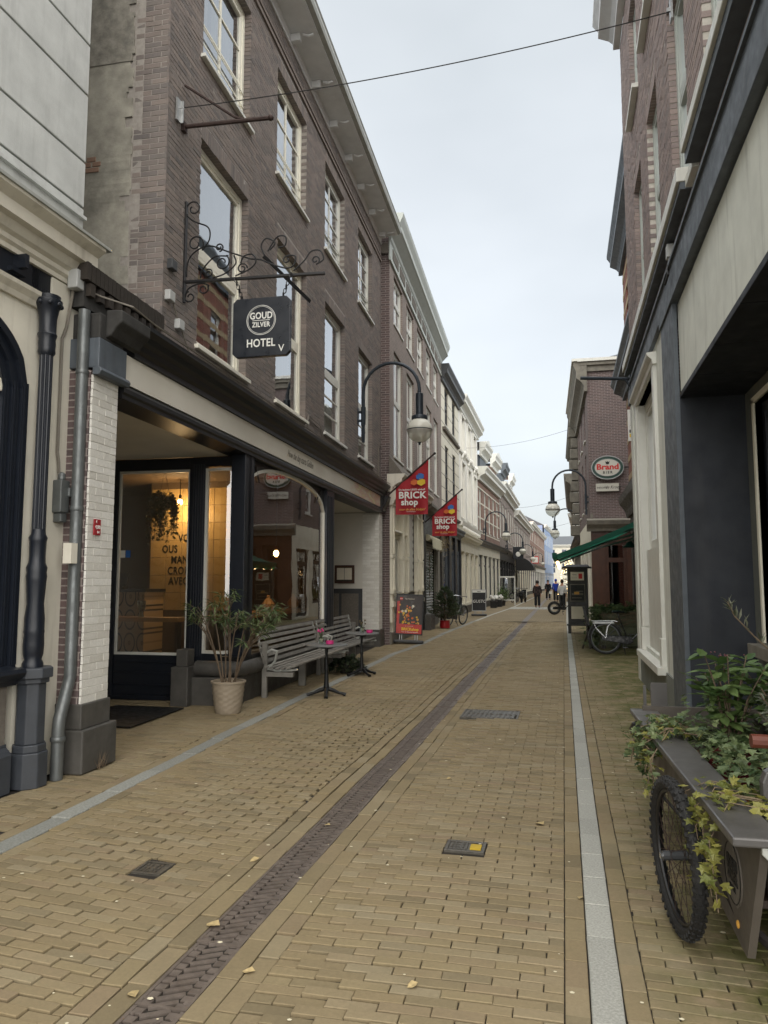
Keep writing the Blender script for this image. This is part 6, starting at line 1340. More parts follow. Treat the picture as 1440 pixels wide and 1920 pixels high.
# ---- pavement signs
def aboard(loc, rz, label, w_, h_, front, frame_m):
    a = thing('pavement_sign', loc, rz, label, 'pavement sign')
    q = MB(); q.plan([(-w_*.52,-.2),(w_*.52,-.2),(w_*.56,0),(w_*.52,.2),(-w_*.52,.2),(-w_*.56,0)], .015, .09); q.build('base', 'plastic_dark', a, bev=.025)
    q = MB(); [q.tube([(sx*w_*.28+dx,0,.08),(sx*w_*.28+dx,0,.24)], .014, 6) for sx in (-1,1) for dx in (-.03,.03)]; q.build('spring_post', 'galvanised', a)
    t_ = bpy.data.objects.new('panel', None)
    f = MB(); z0, z1 = .22, .22+h_; e = .032
    f.box(-w_/2,w_/2,-.02,.02,z0,z0+e).box(-w_/2,w_/2,-.02,.02,z1-e,z1).box(-w_/2,-w_/2+e,-.02,.02,z0+e,z1-e).box(w_/2-e,w_/2,-.02,.02,z0+e,z1-e); fo = f.build('frame', frame_m, a, bev=.005)
    front(a, w_, z0+e, z1-e); return a
def poster(a, w_, z0, z1):
    MB().box(-w_/2+.03,w_/2-.03,-.012,.012,z0,z1).build('poster', 'poster_dark', a); MB().box(-w_/2+.032,w_/2-.032,-.0145,-.012,z0,z0+.24).box(-w_/2+.032,-w_/2+.1,-.0145,-.012,z0+.24,z1-.16).build('red_band', 'poster_red', a)
    r_ = random.Random(4)
    for mt_, n, col in (('print_orange',16,0),('gold_print',14,1),('print_yellow',8,2),('paper',6,3)):
        q = MB()
        for k in range(n):
            if r_.random() < .6: cx_, cz_ = r_.uniform(-.2,.24), z0+.26+r_.random()**1.5*.22
            else: cx_, cz_ = -.08+r_.gauss(0,.07), z0+.62+r_.gauss(0,.07)
            rd = r_.uniform(.015,.035); q.add([(cx_+rd*math.cos(i*PI/4), -.015-k*.0002-col*.0004, cz_+rd*math.sin(i*PI/4)) for i in range(8)], [tuple(range(8))])
        q.build('printed_flowers', mt_, a)
    q = MB(); q.box(-.26,-.19,-.0146,-.0122,z1-.13,z1-.06); q.build('logo_square', 'print_red', a); text('LEGO', .028, 'print_white', 'lettering', a, (-.225,-.016,z1-.095), (PI/2,0,0), bold=.001)
    text('BOTANICALS', .05, 'paper', 'lettering', a, (0,-.0135,z1-.095), (PI/2,0,0), sx=.8); text('BRICKshop', .10, 'print_yellow', 'lettering', a, (.03,-.0165,z0+.11), (PI/2,0,0), bold=.004, sx=.95); text('voor de allerleukste bouwsets', .035, 'print_white', 'lettering', a, (.03,-.0165,z0+.04), (PI/2,0,0)); text('de leukste winkel', .03, 'paper', 'lettering', a, (.0,-.0165,z0+.19), (PI/2,0,0), shear=.3)
ab = aboard((-3.95, 18.75, 0), R(14), 'black framed poster stand for BRICKshop on the pavement', .72, 1.05, poster, 'black_paint'); ab.rotation_euler = (R(-3), R(3), R(14))
def chalk(a, w_, z0, z1):
    MB().box(-w_/2+.03,w_/2-.03,-.012,.012,z0,z1).build('board', 'chalkboard', a); text('GUSTO', .19, 'print_white', 'lettering', a, (.02,-.015,(z0+z1)/2-.05), (PI/2,0,R(0)), shear=.15); MB().box(-w_/2+.03,w_/2-.03,-.016,-.012,z1-.11,z1).build('header', 'print_white', a); text('menu', .07, 'print_black', 'lettering', a, (0,-.018,z1-.055), (PI/2,0,0), bold=.002)
aboard((-3.85, 34.3, 0), R(6), 'grey framed chalkboard stand reading GUSTO', .66, 1.0, chalk, 'galvanised')
# ---- christmas tree in red bag
def conifer(loc, h, rad, label, n, name='small_fir_tree', pot='pot_red', lights=False):
    c = thing(name, loc, 0, label, 'tree'); r_ = random.Random(n); pts = []; dirs = []; tw = MB()
    MB().lathe([(.13,0),(.17,.02),(.18,.12),(.165,.22),(.18,.27),(.15,.26),(0,.24)], 14).build('pot', pot, c, smooth=True); MB().tube([(0,0,.2),(0,0,h)], [.03,.008], 6).build('trunk', 'bark', c)
    for k in range(n):
        z = .3+(h-.33)*r_.random()**1.15; u = 1-(z-.3)/(h-.3); env = rad*(u**.6)*(.8+.35*r_.random())*min(1, .6+(z-.3)*3); a = r_.random()*6.28
        b0 = Vector((0,0,z)); b1 = Vector((env*math.cos(a), env*math.sin(a), z+.1*env+.06)); tw.tube([b0, b1], [.006,.003], 3, cap=False)
        for i in range(30):
            f_ = r_.uniform(.3,1.06); p = b0.lerp(b1, f_); pts.append(p); dd_ = (b1-b0).normalized(); an = r_.random()*6.28; dirs.append((dd_.x+.7*math.cos(an), dd_.y+.7*math.sin(an), dd_.z+.3+.5*r_.random()))
    tw.build('branch', 'bark', c); leaves('foliage', pts, 'leaf_spruce', c, .085, .022, .0, 'blade', n, dirs, .6)
    if lights:
        q = MB()
        for k in range(90):
            z = .5+(h-.6)*r_.random(); u = 1-(z-.3)/(h-.3); a = r_.random()*6.28; e = rad*u**.75*1.0+.04; q.sphere((e*math.cos(a), e*math.sin(a), z), .03, 6, 4)
        stuff(q.build('string_lights', 'string_light', c))
    return c
conifer((-3.98, 25.0, 0), 1.35, .62, 'small dark fir tree in a red pot by the shutter', 190)
pl2 = thing('stone_trough', (-4.45, 24.2, 0), R(90), 'dark stone trough beside the small fir tree', 'planter'); MB().box(-.4,.4,-.2,.2,0,.5).box(-.36,.36,-.16,.16,.5,.52).build('trough', 'stone_dark', pl2, bev=.02)
gl2 = thing('garland', (-4.42, 24.55, 1.1), 0, 'green garland hanging on the dark post beside the shutter', 'garland'); r_ = random.Random(6); leaves('foliage', [(r_.gauss(0,.07), r_.gauss(0,.07), .2+1.2*r_.random()) for k in range(420)], 'leaf_spruce', gl2, .11, .02, .6, 'blade', 2); MB().tube([(0,0,0),(0,0,1.5)], .012, 5).build('cord', 'twig', gl2)
dfl = thing('dried_bouquet', (-4.45, 27.6, 2.9), 0, 'dry brown bouquet hanging above the shutter shop doorway', 'bouquet'); leaves('foliage', [(r_.gauss(0,.2), r_.gauss(0,.25), r_.gauss(.1,.2)) for k in range(300)], 'leaf_dry', dfl, .16, .03, .3, 'blade', 9); MB().tube([(0,0,.2),(0,0,.8)], .012, 5).build('cord', 'twig', dfl)
# ---- bicycles
def wheel_parts(parent, cx, r, tyre=.02, name='wheel', spokes=18, y=0):
    w_ = MB().tube([(cx+r*math.cos(k*PI/24), y, r+r*math.sin(k*PI/24)-0) for k in range(48)], tyre, 8, closed=True).build(name, 'rubber', parent, smooth=True); w_.location = (0,0,tyre)
    MB().tube([(cx+(r-tyre*1.3)*math.cos(k*PI/20), y, r+(r-tyre*1.3)*math.sin(k*PI/20)) for k in range(40)], tyre*.45, 6, closed=True).build('rim', 'zinc', w_, smooth=True)
    q = MB()
    for k in range(spokes): a = 2*PI*k/spokes; q.tube([(cx+.02*math.cos(a+.6), y+.02*(-1)**k, r+.02*math.sin(a+.6)), (cx+(r-tyre)*math.cos(a), y, r+(r-tyre)*math.sin(a))], .0022, 4, cap=False)
    q.build('spokes', 'chrome', w_); MB().tube([(cx,y-.045,r),(cx,y+.045,r)], .022, 8).build('hub', 'chrome', w_); return w_
def city_bike(loc, rz, label, lean=0, rack=True, tyre=.024, r=.33, name='bicycle', group=None):
    b = thing(name, loc, rz, label, 'bicycle', group); b.rotation_euler = (lean, 0, rz); R_ = r+tyre
    wheel_parts(b, 0, r, tyre); wheel_parts(b, 1.1, r, tyre)
    bb = (.48,0,.30); seat = (.30,0,.82); hd = (.92,0,.82)
    f = MB(); f.tube([(0,0,R_),bb], .012, 8).tube([(0,0,R_),(.34,0,.66)], .01, 8).tube([bb, seat], .016, 8).tube([bb,(.6,0,.36),(.8,0,.58),hd], .022, 8).tube([(.93,0,.70),(.90,0,1.0)], .018, 8).tube([(.94,0,.66),(.99,.0,.5),(1.1,0,R_)], .013, 8); f.build('frame', 'bike_black', b, smooth=True)
    q = MB(); q.prism([(-.07,R_-.05),(.5,.22),(.58,.28),(.56,.37),(.48,.4),(-.05,R_+.06),(-.1,R_)], -.05, -.03); q.build('chain_case', 'bike_black', b, bev=.01)
    for x in (0, 1.1): MB().tube([(x+(r+.045)*math.cos(R(a)), 0, R_+(r+.045)*math.sin(R(a))) for a in range(20, 200, 12)] if x == 0 else [(x+(r+.045)*math.cos(R(a)), 0, R_+(r+.045)*math.sin(R(a))) for a in range(10, 165, 12)], .014, 6).build('mudguard', 'bike_black', b, smooth=True)
    q = MB(); q.sphere((.26,0,.93), .1, 12, 8, sc=(1.25,.8,.35)); q.sphere((.38,0,.925), .05, 10, 6, sc=(1.4,.7,.4)); q.tube([(.30,0,.8),(.28,0,.91)], .013, 6); q.build('saddle', 'bike_black', b, smooth=True)
    q = MB(); q.tube([(.72,-.28,1.04),(.82,-.24,1.07),(.9,-.1,1.06),(.9,.1,1.06),(.82,.24,1.07),(.72,.28,1.04)], .013, 6).tube([(.90,0,.98),(.9,0,1.06)], .014, 6); q.build('handlebar', 'chrome', b, smooth=True)
    q = MB(); q.tube([bb,(.48,-.09,.30),(.40,-.09,.16)], .01, 6).box(.33,.45,-.16,-.08,.145,.165).tube([bb,(.48,.09,.30),(.56,.09,.44)], .01, 6).box(.5,.62,.08,.16,.43,.45); q.build('crank', 'bike_black', b)
    if rack:
        q = MB(); z = .73
        for y in (-.06, .06): q.tube([(-.28,y,z),(.22,y,z),(.26,y,z-.02)], .008, 6).tube([(-.25,y,z),(-.22,y,.60),(0,y,R_)], .007, 6).tube([(.15,y,z),(.05,y,.6),(0,y,R_)], .007, 6)
        q.tube([(-.28,-.06,z),(-.28,.06,z)], .008, 6).tube([(.1,-.06,z),(.1,.06,z)], .008, 6); q.build('rack', 'chrome', b, smooth=True); MB().box(-.27,.2,-.05,.05,z-.075,z-.012).build('battery', 'galvanised', b, bev=.015)
    MB().tube([(.36,-.05,.26),(.38,-.2,.01)], .01, 6).build('stand', 'bike_black', b); return b
city_bike((.87, 17.0, 0), R(4), 'black city bicycle with silver rear rack beside the ivy planter', R(-4))
city_bike((-.47, 36.4, 0), R(15), 'fat tyred black electric bicycle by the menu kiosk', 0, False, .05, .27)
for k, (x, y, lab) in enumerate(((-4.05,26.2,'dark bicycle leaning behind the small fir tree'),(-3.75,55.5,'parked bicycle near the white notice frame, far left'),(-3.6,57.5,'second parked bicycle beyond the notice frame'))): city_bike((x, y, 0), R(70+k*8), lab, R(5), False)
# scooter far left
scr = thing('parked_scooter', (-3.1, 56.0, 0), R(80), 'black and white scooter parked far along the left side', 'scooter')
for x in (0, 1.2): wo_ = MB().tube([(x+.19*math.cos(k*PI/12),0,.24+.19*math.sin(k*PI/12)) for k in range(24)], .05, 8, closed=True).build('wheel', 'rubber', scr, smooth=True)
MB().prism([(-.3,.5),(.0,.3),(.45,.25),(.5,.32),(.85,.32),(.95,.4),(1.0,.95),(.9,1.0),(.8,.45),(.5,.45),(.45,.72),(-.25,.78)], -.15, .15).build('body', 'bike_black', scr, bev=.04); MB().prism([(.95,.35),(1.1,.5),(1.05,.95),(.98,.95)], -.18, .18).build('front_shield', 'print_white', scr, bev=.03); MB().tube([(.85,-.3,1.08),(.95,0,1.05),(.85,.3,1.08)], .02, 6).build('handlebar', 'bike_black', scr); MB().box(-.25,.4,-.13,.13,.78,.86).build('seat', 'bike_black', scr, bev=.03)
# ---- ivy planter behind the bicycle
pln = thing('ivy_planter', (1.35, 18.6, 0), 0, 'mossy wooden planter overgrown with ivy behind the bicycle', 'planter')
for k in range(4): MB().box(-.55,.9,-.22,-.19,.12+k*.2,.305+k*.2).build('plank', 'planter_wood', pln, bev=.008)
MB().box(-.57,.92,-.19,.25,.08,.92).build('trough', 'planter_wood', pln); MB().box(-.5,-.4,-.15,.2,0,.08).box(.7,.8,-.15,.2,0,.08).build('feet', 'wood_dark', pln)
r_ = random.Random(21); pts = []
for k in range(1900):
    u = r_.random()
    if u < .55: pts.append((r_.uniform(-.65,.95), r_.uniform(-.32,.3), .95+abs(r_.gauss(0,.07))-(.12*r_.random())))
    else: x = -.62-abs(r_.gauss(0,.13)); z = .08+.9*r_.random(); pts.append((x-.18*(1-z)*r_.random()+.12, r_.uniform(-.35,.25), z))
leaves('foliage', pts, 'leaf_ivy', pln, .07, .06, .25, 'ivy', 22); st = MB(); [st.tube([(r_.uniform(-.6,.8),-.2,.9),(r_.uniform(-.6,.8),-.27,.8),(r_.uniform(-.7,.8),-.25,.55)], .005, 4) for k in range(24)]; st.build('stem', 'twig', pln)
ch = thing('folded_parasol', (.62, 18.3, 0), 0, 'dark folded stand leaning against the ivy planter', 'stand'); MB().bar((-.04,0,0),(-.18,.0,1.0), .05, .03).bar((-.22,0,0),(-.02,.1,.55), .03, .03).bar((.0,.15,0),(-.1,.05,.6),.03,.03).build('post', 'wood_dark', ch); MB().bar((-.18,0,1.0),(-.06,0,.55), .07, .05).build('sleeve', 'black_paint', ch)
# ---- menu kiosk
ks = thing('menu_kiosk', (.42, 23.6, 0), R(-4), 'dark green menu kiosk with framed notices under the awning', 'kiosk')
MB().box(-.30,.30,-.18,.18,.28,2.0).build('cabinet', 'black_paint', ks, bev=.01); MB().box(-.45,.42,-.3,.3,2.0,2.05).add([(-.4,-.26,2.05),(.38,-.26,2.05),(.3,0,2.12),(-.32,0,2.12),(.38,.26,2.05),(-.4,.26,2.05)], [(0,1,2,3),(3,2,4,5),(0,3,5),(1,4,2)]).build('roof', 'black_paint', ks)
for x in (-.27, .27): MB().box(x-.04,x+.04,-.18,-.1,0,.28).build('leg', 'black_paint', ks); MB().box(x-.04,x+.04,.1,.18,0,.28).build('leg', 'black_paint', ks)
MB().box(-.34,.34,-.22,.22,.24,.29).build('ledge', 'black_paint', ks, bev=.006)
for z0, z1, m_ in ((1.60,1.92,'paper'),(.98,1.52,'chalkboard'),(.42,.86,'paper')):
    fo = MB().box(-.23,.23,-.2,-.18,z0,z1).build('notice_frame', 'wood_dark' if m_ == 'paper' else 'stone_grey', ks); MB().box(-.20,.20,-.206,-.2,z0+.03,z1-.03).build('notice', m_, fo)
    if z0 > 1.5: MB().box(.04,.15,-.21,-.206,z0+.08,z1-.08).build('crest', 'print_red', fo); text('MENU', .05, 'print_black', 'lettering', fo, (-.08,-.209,z1-.12), (PI/2,0,0)); MB().box(-.17,.0,-.209,-.206,z0+.1,z0+.105).box(-.17,.0,-.209,-.206,z0+.13,z0+.135).build('print_line', 'print_black', fo)
    elif m_ == 'chalkboard': MB().box(-.17,.17,-.21,-.206,z0+.2,z0+.26).box(-.05,.17,-.21,-.206,z0+.3,z0+.33).box(-.17,.12,-.21,-.206,z0+.1,z0+.13).build('chalk_picture', 'stone_grey', fo); MB().box(-.1,.05,-.211,-.207,z0+.22,z0+.3).build('chalk_glass', 'gold_print', fo)
# ---- green awning with its string of lights
awn = thing('green_awning', (2.2, 19.5, 0), 0, 'green folding awning of the café reaching over the pavement', 'awning')
q = MB(); x0, z0, x1, z1 = .0, 3.22, -2.38, 2.16; ny = 14
for k in range(ny):
    ya, yb_ = -3.4+6.8*k/ny, -3.4+6.8*(k+1)/ny; sg_ = [(x0,z0),(x0*.6+x1*.4,z0*.6+z1*.4-.05),(x0*.3+x1*.7,z0*.3+z1*.7-.05),(x1,z1)]
    for (xa, za), (xb, zb) in zip(sg_, sg_[1:]): q.quad((xa,ya,za),(xa,yb_,za),(xb,yb_,zb),(xb,ya,zb))
q.build('canopy', 'awning_green', awn)
q = MB(); [q.quad((xa,-3.4,za-.0),(xb,-3.4,zb-.0),(xb,-3.4,zb-.10),(xa,-3.4,za-.13)) for (xa, za), (xb, zb) in zip(sg_, sg_[1:])]; q.build('side_flap', 'awning_green', awn)
MB().box(x1-.05,x1+.05,-3.42,3.42,z1-.06,z1+.05).build('front_rail', 'awning_green', awn, bev=.01); q = MB()
for k in range(28): ya = -3.4+k*6.8/28; q.add([(x1,ya,z1-.05),(x1,ya+.243,z1-.05),(x1,ya+.243,z1-.16),(x1,ya+.12,z1-.20),(x1,ya,z1-.16)], [(0,1,2,3,4)])
q.build('valance', 'awning_green', awn)
for ya in (-3.2, 0, 3.2):
    q = MB(); q.bar((-.05,ya,2.9),(-1.1,ya+.3,2.62), .04, .05).bar((-1.1,ya+.3,2.62),(x1+.05,ya,z1-.02), .035, .045); q.build('folding_arm', 'zinc', awn)
MB().box(-.12,.0,-3.45,3.45,3.12,3.3).build('cassette', 'black_paint', awn, bev=.01)
for k in range(9):
    ya = -3.3+k*.82; b_ = thing('festoon_bulb', (2.2+x1+.06, 19.5+ya, z1-.16), 0, ('nearest','second','third','fourth','fifth','sixth','seventh','eighth','farthest')[k] + ' warm light bulb strung along the awning front', 'light bulb', 'festoon bulbs'); MB().sphere((0,0,0), .038, 8, 6).build('bulb', 'string_light', b_, smooth=True); MB().tube([(0,0,.03),(0,0,.1)], .01, 5).build('socket', 'black_paint', b_)
for k, (y_, lab) in enumerate(((16.9,'dark hooded terrace heater lamp under the awning, nearer one'),(20.6,'dark hooded terrace heater lamp under the awning, farther one'))):
    ht = thing('terrace_lantern', (1.75, y_, 2.52), 0, lab, 'lamp'); MB().lathe([(.0,.16),(.06,.14),(.12,.05),(.2,.0),(.2,-.02),(.1,.0),(0,.02)], 14).build('hood', 'black_paint', ht, smooth=True); MB().tube([(0,0,.15),(.42,0,.25)], .014, 6).build('arm', 'black_paint', ht)
# ---- beer signs on the pub side wall
bs_ = thing('beer_sign', (1.72, 28.88, 5.92), 0, 'oval green rimmed beer sign on the pub side wall', 'sign')
ell = lambda a, b, y, n=40: [(a*math.cos(2*PI*k/n), y, b*math.sin(2*PI*k/n)) for k in range(n)]
plain('sign_green', (40,72,62), .4, .1); plain('sign_cream', (196,194,182), .4, .05)
def ovalplate(a, b, y0, y1, mat, nm): n = 40; q = MB(); q.add(ell(a,b,y0,n)+ell(a,b,y1,n), [tuple(range(n)), tuple(range(2*n-1,n-1,-1))]+[((k+1) % n, k, n+k, n+(k+1) % n) for k in range(n)]); return q.build(nm, mat, bs_)
ovalplate(.58,.44,-.06,.06,'sign_green','rim'); ovalplate(.46,.32,-.075,-.06,'sign_cream','face'); MB().tube(ell(.585,.445,-.06), .02, 6, closed=True).tube(ell(.465,.325,-.07), .012, 6, closed=True).build('edge', 'galvanised', bs_, smooth=True)
text('Brand', .30, 'print_red', 'lettering', bs_, (0,-.08,.02), (PI/2,0,0), bold=.01, sx=1.15); text('BIER', .13, 'print_black', 'lettering', bs_, (0,-.08,-.19), (PI/2,0,0), bold=.004, spacing=1.5); q = MB(); q.prism([(-.06,.14),(.0,.12),(.06,.14),(.08,.25),(.03,.21),(0,.25),(-.03,.21),(-.08,.25)], -.082, -.078); q.build('crest', 'print_black', bs_)
MB().box(.56,.85,-.02,.02,-.02,.02).build('bracket', 'black_paint', bs_)
nb = thing('cafe_name_board', (1.70, 28.92, 5.17), 0, 'small white café name board under the oval beer sign', 'sign'); MB().box(-.42,.42,-.04,.04,-.15,.15).build('board', 'sign_cream', nb, bev=.01); text('eetcafé', .13, 'print_black', 'lettering', nb, (-.2,-.043,0), (PI/2,0,0)); text('de Kroeg', .17, 'print_black', 'lettering', nb, (.19,-.043,0), (PI/2,0,0), shear=.35, sx=.85); MB().box(.4,.7,.0,.03,.02,.05).build('bracket', 'black_paint', nb)
conifer((.35, 60.0, 0), 3.4, 1.0, 'christmas tree covered in warm lights far along the right', 130, 'lit_christmas_tree', 'pot_taupe', True)
# ---- far left clutter
nf = thing('notice_frame', (-3.75, 50.5, 0), R(10), 'tall white framed notice stand on the far left pavement', 'notice stand'); MB().box(-.55,-.48,-.03,.03,0,1.95).box(.48,.55,-.03,.03,0,1.95).box(-.48,.48,-.03,.03,1.85,1.95).box(-.48,.48,-.03,.03,.3,.38).build('frame', 'white_wood', nf); MB().box(-.48,.48,-.01,.01,.38,1.85).build('panel', 'glass_upper', nf)
bk = thing('potted_shrub', (-3.95, 49.0, 0), 0, 'leafy pot plant in front of the white notice stand', 'plant'); r_ = random.Random(31); MB().lathe([(.16,0),(.22,.35),(.19,.35),(0,.33)], 14).build('pot', 'iron_dark', bk); leaves('foliage', [(r_.gauss(0,.2), r_.gauss(0,.2), .45+abs(r_.gauss(0,.35))) for k in range(420)], 'leaf_viburnum', bk, .15, .07, 0, 'oval', 3); MB().tube([(0,0,.3),(0,0,.9)], .02, 5).build('stem', 'bark', bk)
for k, (x, y) in enumerate(((-4.15,45.0),(-4.0,47.0))):
    bx = thing('flower_stand', (x, y, 0), R(90), ('low dark stand with white flowers, nearer the chalkboard' if k == 0 else 'low dark stand with white flowers, second one'), 'stand'); MB().box(-.4,.4,-.2,.2,.35,.42).box(-.38,-.32,-.18,.18,0,.35).box(.32,.38,-.18,.18,0,.35).build('stand', 'black_paint', bx); q = MB(); r_ = random.Random(k); [q.sphere((r_.uniform(-.38,.38), r_.uniform(-.18,.18), .5+r_.random()*.2), .09, 6, 5) for i in range(16)]; stuff(q.build('flowers', 'print_white', bx))
ca = thing('dark_canopy', (-4.35, 72.0, 2.6), PI/2, 'black dome awning over a far shop on the left', 'awning'); q = MB(); nq = 8
for k in range(nq):
    a0, a1 = k*PI/2/nq, (k+1)*PI/2/nq; q.quad((-2.2,-1.7*math.sin(a0),1.3*math.cos(a0)),(2.2,-1.7*math.sin(a0),1.3*math.cos(a0)),(2.2,-1.7*math.sin(a1),1.3*math.cos(a1)),(-2.2,-1.7*math.sin(a1),1.3*math.cos(a1)))
    q.add([(-2.2,0,0),(-2.2,-1.7*math.sin(a0),1.3*math.cos(a0)),(-2.2,-1.7*math.sin(a1),1.3*math.cos(a1))], [(0,1,2)])
q.build('fabric', 'black_paint', ca)
for k, (x, y, z, m_, lab) in enumerate(((-3.55,60.5,3.9,'sign_navy','dark blue square sign hanging far along the left side'),(-3.1,84.0,4.0,'print_red','red and white framed sign box far along the left side'))):
    s_ = thing('projecting_sign', (x, y, z), 0, lab, 'sign'); MB().box(-.42,.42,-.06,.06,-.5 if k == 0 else -.4,.5 if k == 0 else .4).build('box', m_, s_, bev=.02); MB().box(-1.0,-.5,-.03,.03,.3,.36).build('arm', 'black_paint', s_)
    q = MB().sphere((0,-.06,-.1), .2, 10, 6, sc=(1,.1,1)) if k == 0 else MB().box(-.34,.34,-.07,-.06,-.3,.3); q.build('face', 'print_white', s_)
# ---- passers-by
def person(loc, rz, h, label, coat, trouser, hair='hair_dark', stride=.0, coat_len=.42, carry=None, hood=False):
    p = thing('person', loc, rz, label, 'person'); k = h/1.75
    def skin(nm, verts, edges, radii, mat, root=0, par=p, sub=2):
        me = bpy.data.meshes.new(nm); me.from_pydata([tuple(k*c for c in v) for v in verts], edges, []); o = bpy.data.objects.new(nm, me); COL.objects.link(o); o.parent = par; me.materials.append(M_(mat))
        md = o.modifiers.new('skin', 'SKIN'); sv = me.skin_vertices[0].data
        for i, r_ in enumerate(radii): sv[i].radius = (r_*k, r_*k) if not hasattr(r_, '__len__') else (r_[0]*k, r_[1]*k); sv[i].use_root = (i == root)
        s_ = o.modifiers.new('sub', 'SUBSURF'); s_.levels = sub; s_.render_levels = sub; md.use_smooth_shade = True; return o
    s = stride
    V = [(0,0,.95),(0,0,1.15),(0,0,1.38),(0,0,1.48),(0,-.02,1.56),(0,-.02,1.66),(0,-.02,1.73), (.17,0,1.40),(.23,.02,1.13),(.22,-.06,.90),(.22,-.08,.80), (-.17,0,1.40),(-.23,.02,1.13),(-.22,-.06,.90),(-.22,-.08,.80), (.09,0,.90),(.10,-s*.5,.50),(.10,s*.15-s*.5,.09),(.11,-.12-s*.4,.04), (-.09,0,.90),(-.10,s*.4,.50),(-.10,s*.8,.09),(-.11,s*.75-.12,.04)]
    E = [(0,1),(1,2),(2,3),(3,4),(4,5),(5,6),(2,7),(7,8),(8,9),(9,10),(2,11),(11,12),(12,13),(13,14),(0,15),(15,16),(16,17),(17,18),(0,19),(19,20),(20,21),(21,22)]
    Rd = [.13,.125,.14,.055,.085,.10,.05, .06,.05,.038,.035,.06,.05,.038,.035,.085,.06,.045,.045,.085,.06,.045,.045]
    bo = skin('body', V, E, Rd, 'skin')
    cv = [(0,0,.95-coat_len*.5),(0,0,.98),(0,0,1.2),(0,0,1.40),(0,0,1.47),(.18,0,1.40),(.245,.02,1.13),(.235,-.05,.92),(-.18,0,1.40),(-.245,.02,1.13),(-.235,-.05,.92)]
    skin('coat', cv, [(0,1),(1,2),(2,3),(3,4),(3,5),(5,6),(6,7),(3,8),(8,9),(9,10)], [.20,.18,.175,.18,.09,.08,.07,.06,.08,.07,.06], coat, 2)
    tv = [(0,0,.92),(.10,0,.86),(.11,-s*.5,.5),(.11,s*.15-s*.5,.10),(-.10,0,.86),(-.11,s*.4,.5),(-.11,s*.8,.10)]
    skin('trousers', tv, [(0,1),(1,2),(2,3),(0,4),(4,5),(5,6)], [.15,.115,.10,.095,.115,.10,.095], trouser)
    MB().sphere((0,.015*k,1.69*k), .115*k, 12, 8, sc=(.95,1.05,1.05)).build('hood' if hood else 'hair', coat if hood else hair, p, smooth=True)
    q = MB(); [q.sphere((sx*.036*k,-.108*k,1.655*k), .011*k, 6, 4) for sx in (-1,1)]; q.build('eyes', 'hair_dark', bo); MB().sphere((0,-.125*k,1.62*k), .016*k, 6, 5).build('nose', 'skin', bo)
    MB().sphere((.11*k,(-.10-s*.4)*k,.045*k), .06*k, 8, 6, sc=(.8,1.9,.75)).build('shoe', 'cloth_black', p, smooth=True); MB().sphere((-.11*k,(s*.75-.10)*k,.045*k), .06*k, 8, 6, sc=(.8,1.9,.75)).build('shoe', 'cloth_black', p, smooth=True)
    for sx in (-1, 1):
        q = MB()
        for i in range(4): q.tube([(sx*.22*k+(i-1.5)*.012*k, -.085*k, .80*k), (sx*.22*k+(i-1.5)*.013*k, -.095*k, .745*k), (sx*.22*k+(i-1.5)*.012*k, -.085*k, (.70+.008*abs(i-1.4))*k)], .0075*k, 5)
        q.tube([(sx*.20*k,-.09*k,.82*k),(sx*.18*k,-.12*k,.78*k)], .008*k, 5); q.build('hand', 'skin', bo)
    return p
person((-1.6, 46.2, 0), PI, 1.62, 'person in a dark plaid coat and wide black trousers walking away', 'cloth_plaid', 'cloth_black', stride=.10, coat_len=.5)
person((-1.35, 66.0, 0), .2, 1.68, 'person in black clothes walking towards us in the distance', 'cloth_black', 'cloth_black', stride=.2)
person((-.62, 60.0, 0), PI, 1.75, 'person in a bright blue hooded coat in the distance', 'cloth_blue', 'cloth_black', stride=.15, hood=True)
person((-.1, 44.0, 0), PI-.4, 1.66, 'person in a pale grey coat beyond the fat tyred bicycle', 'cloth_grey', 'cloth_black', stride=.05)
hb_ = thing('handbag', (-1.14, 65.9, .62), 0, 'small white bag held by the person in black', 'bag'); MB().box(-.12,.12,-.05,.05,-.12,.1).build('pouch', 'print_white', hb_, bev=.02); MB().tube([(-.08,0,.1),(0,0,.24),(.08,0,.1)], .01, 5).build('strap', 'print_white', hb_)
# ================================================================ planted cargo cart, right foreground
ct_ = thing('planted_cart', (.60, 4.35, 0), R(2.6), 'grey cargo cart full of potted plants in the right foreground', 'cart')
# local: x to the right, y away from the camera; outer left side at x = 0
MB().box(-.10, .08, -1.42, 1.30, .655, .69).build('side_rail', 'cart_grey', ct_, bev=.008)
sd = MB(); sd.add([(0,-1.4,.655),(0,1.22,.655),(0,1.05,.38),(0,-1.15,.16),(.03,-1.4,.655),(.03,1.22,.655),(.03,1.05,.38),(.03,-1.15,.16)], [(0,1,2,3),(7,6,5,4),(0,3,7,4),(1,0,4,5),(2,1,5,6),(3,2,6,7)]); sd.build('side_panel', 'cart_brown', ct_)
MB().box(.70,.90,-1.0,1.30,.655,.69).build('side_rail', 'cart_grey', ct_, bev=.008); MB().box(.78,.81,-1.0,1.22,.16,.655).build('side_panel', 'cart_brown', ct_)
MB().box(.03,.78,-.98,1.1,.28,.31).build('floor', 'wood_dark', ct_); MB().box(-.02,.82,1.22,1.25,.38,.72).build('front_panel', 'cart_brown', ct_)
nb_ = MB(); pts = [(.10,.15),(.9,.15),(.9,1.0),(.3,1.0),(.20,.985),(.17,.93),(.16,.86),(.10,.82),(.085,.78)]; nb_.prism([(x+.04,z) for x, z in pts], -1.0, -.95); nb_.build('end_board', 'cart_grey', ct_, bev=.008)
